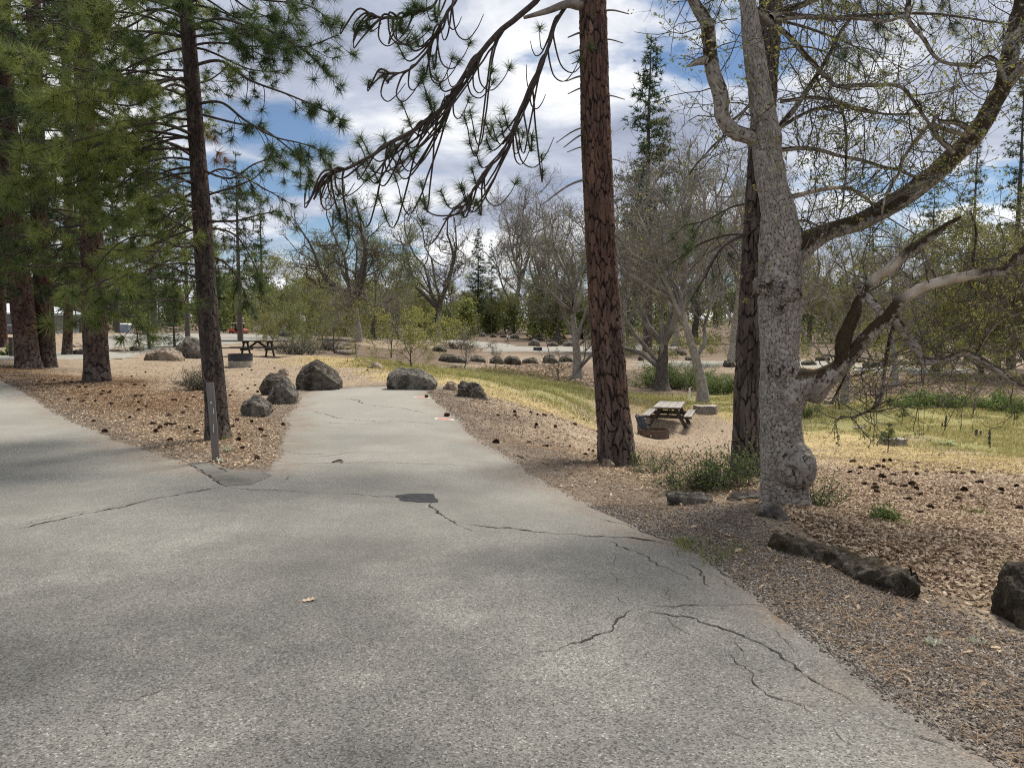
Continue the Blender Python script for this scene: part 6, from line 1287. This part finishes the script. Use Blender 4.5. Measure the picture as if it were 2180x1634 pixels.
put('young', 1965, 815, 690, 'leafy sapling on the bank beneath the dropping limb', SPL, .3, cat='sapling', name='oak_sapling'); put('young', 2130, 812, 640, 'leafy sapling on the bank near the right edge', SPL, 1.3, cat='sapling', name='oak_sapling')

# the far wood: one mass behind everything
def far_wood():
    rng = np.random.default_rng(77); tr, tips = MB(), []
    for i in range(300):
        a_ = rng.uniform(-.95, .95); d = rng.uniform(125, 300); x, y = a_ * d * .85, d; z = float(hb(x, y)[0]); h = rng.uniform(6, 11.5) * (1 + .25 * (d > 200)); tall = rng.random() < .16
        if -.24 < a_ * .85 < .12: tall = False
        if -.12 < a_ * .85 < .02: h *= .7; tall = False
        if tall: h *= 1.4
        tube(tr, np.array([[x, y, z - .3], [x + rng.normal(0, .3), y, z + h * .5], [x, y, z + h]]), [.3, .2, .05], 5)
        n = 130; f = rng.random(n) ** .8; rad = (h * .26 * np.sqrt(np.clip(1 - (f * 1.15 - .25) ** 2, .05, 1)) if not tall else h * .16 * (1.05 - f)); an = rng.random(n) * 6.28; rr_ = rad * np.sqrt(rng.random(n)); tips.append((np.c_[x + rr_ * np.cos(an), y + rr_ * np.sin(an), z + h * (.02 + .98 * f)], tall))
    low = []
    for i in range(260):
        d = rng.uniform(70, 135); a_ = rng.choice([rng.uniform(.13, .75), rng.uniform(-.36, -.02)], p=[.72, .28]); x = a_ * d; hh = rng.uniform(.5, 2.6); n = int(28 * hh); f = rng.random(n)
        if sdist(np.array([x]), np.array([d]), ROADS_FAR['mid'])[0] < 1.5 or sdist(np.array([x]), np.array([d]), ROADS_FAR['right'])[0] < 1.5: continue
        an = rng.random(n) * 6.28; rr_ = hh * .8 * np.sqrt(rng.random(n)) * (1.1 - f * .7); low.append(np.c_[x + rr_ * np.cos(an), d + rr_ * np.sin(an), float(hb(x, d)[0]) + .1 + hh * f])
    o = tr.build('forest', M['bark_dim']); tag(o, 'far mass of spring green trees closing the view behind the campsites', 'forest', kind='stuff')
    leaf_cards('foliage', np.vstack([t for t, c in tips if not c]), rng, 7, .7, (.22, .5), M['leaf_green'], o); leaf_cards('undergrowth', np.vstack(low), rng, 4, .14, (.06, .16), M['leaf_green'], o, (0, .9)); leaf_cards('foliage', np.vstack([t for t, c in tips if c]), rng, 8, .5, (.2, .5), M['needle_far'], o)
far_wood()

# ------------------------------------------------------------------ shrubs and small plants
def shrub(cx_, by, wpx, hpx, label, seed, n=40, leafmat='leaf_shrub', per=5, ls=(.012, .026), depth=.8, name='shrub', cat='shrub', tint=(0, 1), stem='branch', frac=.9, lsp=.05):
    g_ = G(cx_, by); rng = np.random.default_rng(seed); W_, H_ = PX(wpx / 2, g_[1]), PX(hpx, g_[1]); t = thing(name, label, cat, g_); sb = MB(); tips = []
    for i in range(n):
        x0, y0 = rng.normal(0, .35) * W_, rng.uniform(0, 1) * W_ * depth; a_ = rng.random() * 6.28; l = H_ * rng.uniform(.55, 1.1); b0 = np.array([x0, y0, -.03 + float(gh(g_[0] + x0, g_[1] + y0)[0]) - g_[2]])
        d = np.array([math.cos(a_) * .5 + x0 / W_ * .7, math.sin(a_) * .5, 1.0]); p = arc(b0, d, l, rng, 7, .7, -.3, .16); tube(sb, p, np.linspace(.006, .002, 7) * max(1, g_[1] / 14), 3)
        for j in range(2, 7):
            tips.append(p[j])
            for _ in range(2):
                e = p[j] + rng.normal(0, .16, 3) * l * .8 + np.array([0, 0, .03]); tube(sb, np.array([p[j], (p[j] + e) / 2 + rng.normal(0, .01, 3), e]), np.array([.003, .0025, .0015]) * max(1, g_[1] / 14), 3); tips.append(e)
    sb.build('stems', M[stem], t); tips = np.array(tips)
    if per: leaf_cards('foliage', tips[rng.random(len(tips)) < frac], rng, per, lsp, ls, M[leafmat], t, tint)
    return t
shrub(1480, 1052, 130, 92, 'green wild rose thicket in front of the rear pine', 401, 40, per=3, ls=(.010, .022), stem='twig'); shrub(1560, 1048, 110, 100, 'leafy rose thicket at the left foot of the great oak', 402, 36, per=3, ls=(.010, .022), stem='twig'); shrub(1400, 1010, 70, 60, 'thin sprays of rose twigs right of the big red pine', 403, 18, per=2, ls=(.009, .018), stem='twig'); shrub(1338, 990, 50, 40, 'small green sprigs at the foot of the big red pine', 404, 12, per=3, ls=(.009, .018))
shrub(1752, 1085, 90, 70, 'green sprouts and twigs right of the oak burl', 405, 22, per=2, ls=(.010, .02), stem='twig'); shrub(418, 835, 56, 58, 'grey green shrub left of the slender pine', 406, 60, 'leaf_grey', 5, (.012, .024)); shrub(1450, 830, 190, 62, 'wide green thicket behind the forked oaks', 407, 110, per=9, ls=(.03, .06), lsp=.10, tint=(.4, 1)); shrub(1560, 840, 110, 50, 'green thicket behind the pale slanting oak', 408, 60, per=8, ls=(.03, .06), lsp=.10, tint=(.4, 1)); shrub(2010, 872, 200, 34, 'low green thicket along the far meadow edge', 409, 100, per=8, ls=(.03, .055), lsp=.09, tint=(.5, 1)); shrub(2160, 880, 110, 40, 'green thicket at the meadow edge by the right border', 410, 60, per=8, ls=(.03, .055), lsp=.09, tint=(.4, 1))
shrub(625, 755, 120, 36, 'grey brown shrub behind the left picnic table', 411, 60, 'leaf_grey', 4, (.02, .05), lsp=.08); shrub(700, 748, 70, 30, 'brown twiggy shrub right of the picnic table', 412, 40, 'leaf_grey', 2, (.02, .05), lsp=.08); shrub(860, 823, 16, 8, 'tiny green sprig under the domed boulder', 413, 8, per=5, ls=(.01, .02)); shrub(1718, 890, 40, 40, 'small leafy bush peeping out right of the oak trunk', 414, 20, per=6, ls=(.02, .04), tint=(.3, 1))
shrub(1190, 735, 50, 22, 'grey twiggy shrub beyond the distant lane', 415, 24, 'leaf_grey', 1, (.03, .06)); shrub(980, 745, 70, 30, 'grey twiggy shrubs behind the boulder row start', 416, 40, 'leaf_grey', 1, (.03, .06)); shrub(30, 757, 90, 16, 'low green weeds round the dark bollard', 417, 50, per=6, ls=(.03, .06)); shrub(1887, 1120, 36, 18, 'small green tuft on the leaf litter right of the oak', 418, 14, per=6, ls=(.01, .02))
def little_pine(cx_, by, hpx, label, seed, tint=.5):
    g_ = G(cx_, by); rng = np.random.default_rng(seed); H_ = PX(hpx, g_[1]); t = thing('pine_sapling', label, 'sapling', g_); b = MB(); p, r = catmull([(0, 0, -.05), (.01, 0, H_ * .5), (0, 0, H_)], [.014, .01, .006], 12); tube(b, p, r, 6); b.build('trunk', M['branch'], t); nd = Needles(); bb = MB()
    for i in range(16):
        z = H_ * rng.uniform(.3, .95); a_ = i * 2.4; l = H_ * .42 * (1.15 - z / H_); w = arc((0, 0, z), (math.cos(a_), math.sin(a_), .25), l, rng, 5, .1, .7); tube(bb, w, np.linspace(.007, .004, 5), 4); nd.tuft(w[-1], w[-1] - w[-2], .7, tint); nd.tuft(w[2], w[3] - w[2], .6, tint)
    nd.tuft(p[-1], np.array([0, 0, 1.]), .8, tint); bb.build('branches', M['branch'], t)['kind'] = 'stuff'; o = nd.build('crown', t, M['needle'], 40, w=.0035, seed=seed); o['kind'] = 'stuff'
little_pine(1890, 962, 62, 'little pine standing before the crumbling stump', 501, .5); little_pine(1921, 900, 40, 'tiny pine in the meadow beyond the crumbling stump', 502, .5); little_pine(2158, 905, 46, 'tiny pale pine near the right border of the meadow', 503, .6); little_pine(1893, 872, 26, 'tiny pine seedling where the meadow meets the bank', 504, .55)
def stalk(cx_, by, tx, ty, r, label, head=0.0):
    g_ = G(cx_, by); t = thing('dead_stalk', label, 'stalk', g_); top = P(tx, ty, g_[1]) - g_; b = MB(); p, rr = catmull([(0, 0, -.05), top * .5 + (.01, 0, 0), top], [r, r * .9, r * .6], 14); p = p + np.c_[fbm(p * 5 + cx_, 2), 0 * p[:, 0], 0 * p[:, 0]] * .015; tube(b, p, rr, 6, cap=True); b.build('stem', M['branch'], t)
    if head:
        b = MB(); n = 10; f = np.linspace(1 - head, 1.02, n)[:, None]; q = top * f; tube(b, q, r * (1.9 + .7 * np.sin(np.arange(n) * 2.1)), 7, cap=True); b.build('seed_head', M['bark_dim'], t)
for a_ in ((1943, 918, 1972, 780, .012, 'tall leaning dead stem in the meadow'), (1957, 932, 1950, 800, .008, 'thin dead stem right of the tall leaning one'), (1967, 932, 1966, 780, .008, 'straight tall dead stem, rightmost of the thin three'), (2010, 918, 2015, 885, .016, 'short dark dead stalk left of the forked dead twig', .7), (2005, 912, 2006, 900, .013, 'stubby dark stalk beside the short dark one', .6), (2043, 918, 2047, 880, .014, 'dark dead stalk with bare side twigs'), (2077, 937, 2079, 914, .02, 'thick dark seed stalk in the right meadow', .8), (2087, 935, 2088, 917, .015, 'small dark seed stalk right of the thick one', .7), (2106, 955, 2107, 915, .015, 'tall dark seed stalk, rightmost in the meadow', .75), (2070, 925, 2068, 890, .006, 'hair thin dead stem behind the thick seed stalk')): stalk(*a_)
def rosette():
    g_ = G(2012, 948); t = thing('mullein_plant', 'pale green rosette of broad leaves in the right meadow', 'plant', g_); rng = np.random.default_rng(9)
    for i in range(11):
        a_ = i * 2.4; l = rng.uniform(.22, .36); u = np.array([math.cos(a_), math.sin(a_), 0]); w = np.array([-u[1], u[0], 0]); z = rng.uniform(.4, 1.0); s = np.linspace(0, 1, 7); c = np.array([u * l * x + np.array([0, 0, l * z * (x - .55 * x * x * 1.2)]) for x in s]); hw = (.055 * np.sin(np.pi * np.clip(s * .92 + .06, 0, 1)))[:, None]; b = MB(); b.add(np.vstack([c + w * hw, c + (0, 0, -.008), c - w * hw]), np.vstack([[[j, j + 1, j + 8, j + 7], [j + 7, j + 8, j + 15, j + 14]] for j in range(6)]), 0, rng.uniform(.5, 1)); b.build('leaf', M['leaf_mullein'], t)
M['leaf_mullein'] = foliage('mullein_leaves', [(0, (.16, .24, .10)), (1, (.30, .38, .19))], .3)
rosette()

# ------------------------------------------------------------------ the far buildings, vehicles and people
M['siding'] = simple('grey_siding', (0.17, 0.185, 0.21), (0.22, 0.235, 0.26), 3, .7); M['metal_roof'] = simple('pale_metal_roof', (0.55, 0.59, 0.64), (0.68, 0.71, 0.75), 2, .45, spec=.4); M['stone_wall'] = m_rock('rubble_wall', (.12, .115, .11), (.3, .29, .27), (.4, .39, .36)); M['bin_blue'] = simple('grey_blue_steel', (.25, .30, .36), (.32, .37, .43), 3, .5); M['red'] = simple('red_paint', (.42, .06, .03), (.5, .09, .04), 3, .4, spec=.5); M['black'] = simple('black_rubber', (.012, .012, .012), (.025, .025, .025), 8, .8); M['glass'] = simple('dark_glass', (.02, .025, .03), (.04, .045, .05), 2, .1, spec=.8)
def shed():
    g_ = G(90, 712); Z = g_[1]; x0, x1 = PX(-150 - 1090, Z), PX(178 - 1090, Z + 6.5); L_, W_, h = x1 - x0, 6.0, PX(46, Z); t = thing('shed', 'grey clapboard shed with pale metal roof behind the left pines', 'shed', ((x0 + x1) / 2, Z + 3, g_[2]))
    b = MB(); b.box((0, 0, h / 2 - .2), (L_, W_, h + .4)); b.build('wall', M['siding'], t, smooth=False); n = 11
    for i in range(n): bb = MB(); bb.box((0, -W_ / 2 - .02, h * .3 + h * .7 * (i + .5) / n), (L_ + .04, .05, h * .7 / n * .86), rx(-.12)); bb.build('siding_board', M['siding'], t, smooth=False)
    b = MB(); b.box((0, -W_ / 2 - .06, h * .15), (L_ + .1, .14, h * .3)); b.build('stone_base', M['stone_wall'], t, smooth=False)
    rh = PX(23, Z); b = MB(); e = .5; v = [(-L_ / 2 - e, -W_ / 2 - e, h), (L_ / 2 + e, -W_ / 2 - e, h), (L_ / 2 + e - 1.6, 0, h + rh), (-L_ / 2 - e, 0, h + rh), (L_ / 2 + e, W_ / 2 + e, h), (-L_ / 2 - e, W_ / 2 + e, h)]; v = v + [(a_, c_, z - .1) for a_, c_, z in v]
    b.add(v, [[0, 1, 2, 3], [3, 2, 4, 5], [6, 9, 8, 7], [9, 11, 10, 8], [0, 6, 7, 1], [4, 10, 11, 5]]); b.add(v, [[1, 4, 2], [7, 8, 10]]); b.build('roof', M['metal_roof'], t, smooth=False)
    for xx in (-L_ * .1, L_ * .3): b = MB(); b.box((xx, -W_ / 2 - .06, h * .68), (1.0, .06, .7)); wd = b.build('window', M['glass'], t, smooth=False); b = MB(); b.box((xx, -W_ / 2 - .1, h * .68 - .39), (1.2, .1, .07)); b.build('sill', M['white'], wd, smooth=False)
shed()
def bin_():
    g_ = G(262, 708); Z = g_[1]; w, h = PX(24, Z), PX(17, Z); t = thing('waste_bin', 'grey blue steel waste bin with white lid beyond the lane', 'waste bin', g_); b = MB(); b.box((0, .5, h / 2), (w, 1.0, h), taper=1.03); b.build('body', M['bin_blue'], t, smooth=False)
    b = MB(); b.box((0, .5, h + .08), (w * 1.06, 1.06, .2), rx(.12), taper=.85); b.build('lid', M['white'], t, smooth=False); b = MB(); b.box((-w * .02, -.02, h * .5), (.06, .05, h * .96)); b.build('rib', M['bin_blue'], t, smooth=False); b = MB(); b.box((w * .3, -.02, h * .75), (.3, .06, .06)); b.build('handle', M['steel_dark'], t, smooth=False)
bin_()
def wheel(parent, x, y, r):
    b = MB(); lathe(b, [(r * .55, -.1), (r, -.1), (r, .1), (r * .55, .1)], 24); o = b.build('wheel', M['black'], parent); o.location = (x, y, r); o.rotation_euler = (math.pi / 2, 0, 0); b = MB(); lathe(b, [(.01, -.08), (r * .56, -.08), (r * .56, .08), (.01, .08)], 20); b.build('rim', M['bin_blue'], o)
def prism(mb, prof, y0, y1, mat=0):
    n = len(prof); v = [(x, y0, z) for x, z in prof] + [(x, y1, z) for x, z in prof]; mb.add(v, [[i, (i + 1) % n, n + (i + 1) % n, n + i] for i in range(n)]); mb.add(v, [list(range(n))]); mb.add(v, [list(range(2 * n - 1, n - 1, -1))])
def motorhome():
    g_ = P(592, 713, 100); g_ = on(g_[0], g_[1]); t = thing('motorhome', 'white motorhome half hidden behind the saplings', 'motorhome', g_); L_, h = 6.6, 3.0
    b = MB(); prism(b, [(-L_ / 2, .55), (L_ / 2 - 1.5, .55), (L_ / 2 - .2, .6), (L_ / 2, 1.3), (L_ / 2 - .9, 1.55), (L_ / 2 - 1.2, 1.95), (L_ / 2 - .2, 2.1), (L_ / 2 - .3, 2.75), (L_ / 2 - .8, h), (-L_ / 2, h)], 0, 2.3); md = b.build('body', M['white'], t, smooth=False); m_ = md.modifiers.new('bevel', 'BEVEL'); m_.width = .06; m_.segments = 2
    for x, z, w, hh in ((-2.2, 1.9, 1.0, .6), (-.6, 1.9, 1.0, .6), (.6, 1.9, .6, .6)): b = MB(); b.box((x, -.02, z), (w, .06, hh)); b.build('window', M['glass'], t, smooth=False)
    b = MB(); prism(b, [(L_ / 2 - 1.9, 1.35), (L_ / 2 - 1.0, 1.35), (L_ / 2 - 1.15, 1.85), (L_ / 2 - 1.9, 1.85)], -.02, .03); b.build('cab_window', M['glass'], t, smooth=False); b = MB(); b.box((0, -.02, .78), (L_ * .9, .05, .28)); b.build('dark_stripe', M['black'], t, smooth=False); b = MB(); b.box((-1.4, -.03, 1.5), (.7, .05, 1.7)); d = b.build('door', M['metal_roof'], t, smooth=False); b = MB(); b.box((-1.15, -.07, 1.35), (.12, .05, .04)); b.build('handle', M['black'], d, smooth=False)
    for x in (-2.0, 2.2): wheel(t, x, .1, .38); wheel(t, x, 2.2, .38)
motorhome()
def utv():
    g_ = P(503, 709, 100); g_ = on(g_[0], g_[1]); t = thing('utility_cart', 'red utility cart parked beyond the left picnic table', 'utility cart', g_)
    b = MB(); prism(b, [(-1.0, .4), (.95, .4), (1.05, .75), (.95, .95), (.4, 1.0), (.2, .62), (-.2, .62), (-.25, .98), (-1.05, .98)], 0, 1.35); b.build('body', M['red'], t, smooth=False); b = MB(); b.box((0, .67, 1.72), (1.3, 1.4, .08)); b.build('roof', M['white'], t, smooth=False)
    for x, y in ((-.5, .05), (.5, .05), (-.5, 1.3), (.5, 1.3)): b = MB(); tube(b, np.array([[x * 1.1, y, .9], [x, y, 1.7]]), .03, 6); b.build('roof_post', M['black'], t)
    for x in (-.65, .7): wheel(t, x, .05, .32); wheel(t, x, 1.3, .32)
    b = MB(); b.box((-.1, .67, .8), (.4, 1.1, .35)); b.build('seat', M['black'], t, smooth=False); b = MB(); b.box((1.03, .3, .82), (.05, .2, .12)); b.build('headlight', M['white'], t, smooth=False); b = MB(); b.box((1.03, 1.05, .82), (.05, .2, .12)); b.build('headlight', M['white'], t, smooth=False)
utv()
M['skin'] = simple('skin', (.42, .26, .18), (.48, .3, .21), 5, .6); M['shirt'] = simple('white_shirt', (.68, .68, .68), (.8, .8, .8), 6); M['trousers'] = simple('dark_trousers', (.02, .02, .025), (.045, .045, .05), 6); M['hair'] = simple('dark_hair', (.015, .011, .009), (.03, .022, .016), 12); M['shirt_blue'] = simple('pale_blue_shirt', (.45, .5, .6), (.6, .65, .72), 6)
def person(px, py, top, Z, label, shirt, seed, face):
    g_ = P(px, py, Z); g_ = on(g_[0], g_[1]); s = PX(py - top, Z) / 1.75
    J = {'pel': (0, 0, .95, .135), 'wst': (0, .01, 1.10, .125), 'chs': (0, 0, 1.32, .15), 'nck': (0, 0, 1.47, .055), 'hd1': (0, .01, 1.57, .085), 'hd2': (0, .01, 1.68, .085), 'hpL': (.09, 0, .92, .095), 'knL': (.10, .16, .52, .062), 'anL': (.10, .10, .09, .042), 'ftL': (.10, .28, .04, .036), 'hpR': (-.09, 0, .92, .095), 'knR': (-.10, -.02, .50, .062), 'anR': (-.10, -.26, .12, .042), 'ftR': (-.10, -.14, .03, .036), 'shL': (.17, 0, 1.40, .062), 'elL': (.25, .02, 1.13, .045), 'wrL': (.22, .22, 1.02, .033), 'haL': (.2, .32, 1.02, .036), 'shR': (-.17, 0, 1.40, .062), 'elR': (-.25, -.04, 1.13, .045), 'wrR': (-.24, .14, .97, .033), 'haR': (-.22, .24, .95, .036)}
    E = [('pel', 'wst'), ('wst', 'chs'), ('chs', 'nck'), ('nck', 'hd1'), ('hd1', 'hd2'), ('pel', 'hpL'), ('hpL', 'knL'), ('knL', 'anL'), ('anL', 'ftL'), ('pel', 'hpR'), ('hpR', 'knR'), ('knR', 'anR'), ('anR', 'ftR'), ('chs', 'shL'), ('shL', 'elL'), ('elL', 'wrL'), ('wrL', 'haL'), ('chs', 'shR'), ('shR', 'elR'), ('elR', 'wrR'), ('wrR', 'haR')]
    ks = list(J); me = bpy.data.meshes.new('person'); me.from_pydata([J[a_][:3] for a_ in ks], [(ks.index(a_), ks.index(c_)) for a_, c_ in E], []); tmp = bpy.data.objects.new('person_skin', me); COL.objects.link(tmp); md = tmp.modifiers.new('skin', 'SKIN')
    bm = bmesh.new(); bm.from_mesh(me); ly = bm.verts.layers.skin.verify(); bm.verts.ensure_lookup_table()
    for i, a_ in enumerate(ks): bm.verts[i][ly].radius = (J[a_][3],) * 2; bm.verts[i][ly].use_root = a_ == 'pel'
    bm.to_mesh(me); bm.free(); sb = tmp.modifiers.new('sub', 'SUBSURF'); sb.levels = 1; sb.render_levels = 1
    dg = bpy.context.evaluated_depsgraph_get(); m2 = bpy.data.meshes.new_from_object(tmp.evaluated_get(dg)); bpy.data.objects.remove(tmp); m2.materials.clear()
    for m_ in (shirt, M['trousers'], M['skin'], M['hair'], M['black']): m2.materials.append(m_)
    for f in m2.polygons:
        c = f.center; z = c[2]; arm = abs(c[0]) > .19 and z < 1.2 and z > .85; f.material_index = 4 if z < .1 else 1 if z < .98 and not arm else 2 if arm else 0 if z < 1.46 else (3 if (z > 1.66 or c[1] < -.0) and z > 1.52 else 2); f.use_smooth = True
    o = bpy.data.objects.new('person', m2); COL.objects.link(o); o.location = [float(v) for v in g_]; o.scale = (s, s, s); o.rotation_euler = (0, 0, face); tag(o, label, 'person')
    b = MB(); b.box((.21, .36, 1.1), (.3, .14, .34)); bg = b.build('bag', M['shirt'], smooth=False) if seed == 1 else None
    if bg: bg.location = o.location; bg.scale = o.scale; bg.rotation_euler = o.rotation_euler; bg.name = 'carrier_bag'; tag(bg, 'white carrier bag held by the figure on the far lane', 'bag')
person(1080, 737, 716, 105, 'figure in white top and dark trousers walking on the far lane', M['shirt'], 1, -1.3); person(1699, 763, 733, 88, 'figure in pale top half hidden by the great oak', M['shirt_blue'], 2, 2.8)
for key, (o, used, h) in TREES.items():
    if not used:
        for ch in KIDS.get(o.as_pointer(), []): bpy.data.objects.remove(ch)
        bpy.data.objects.remove(o)
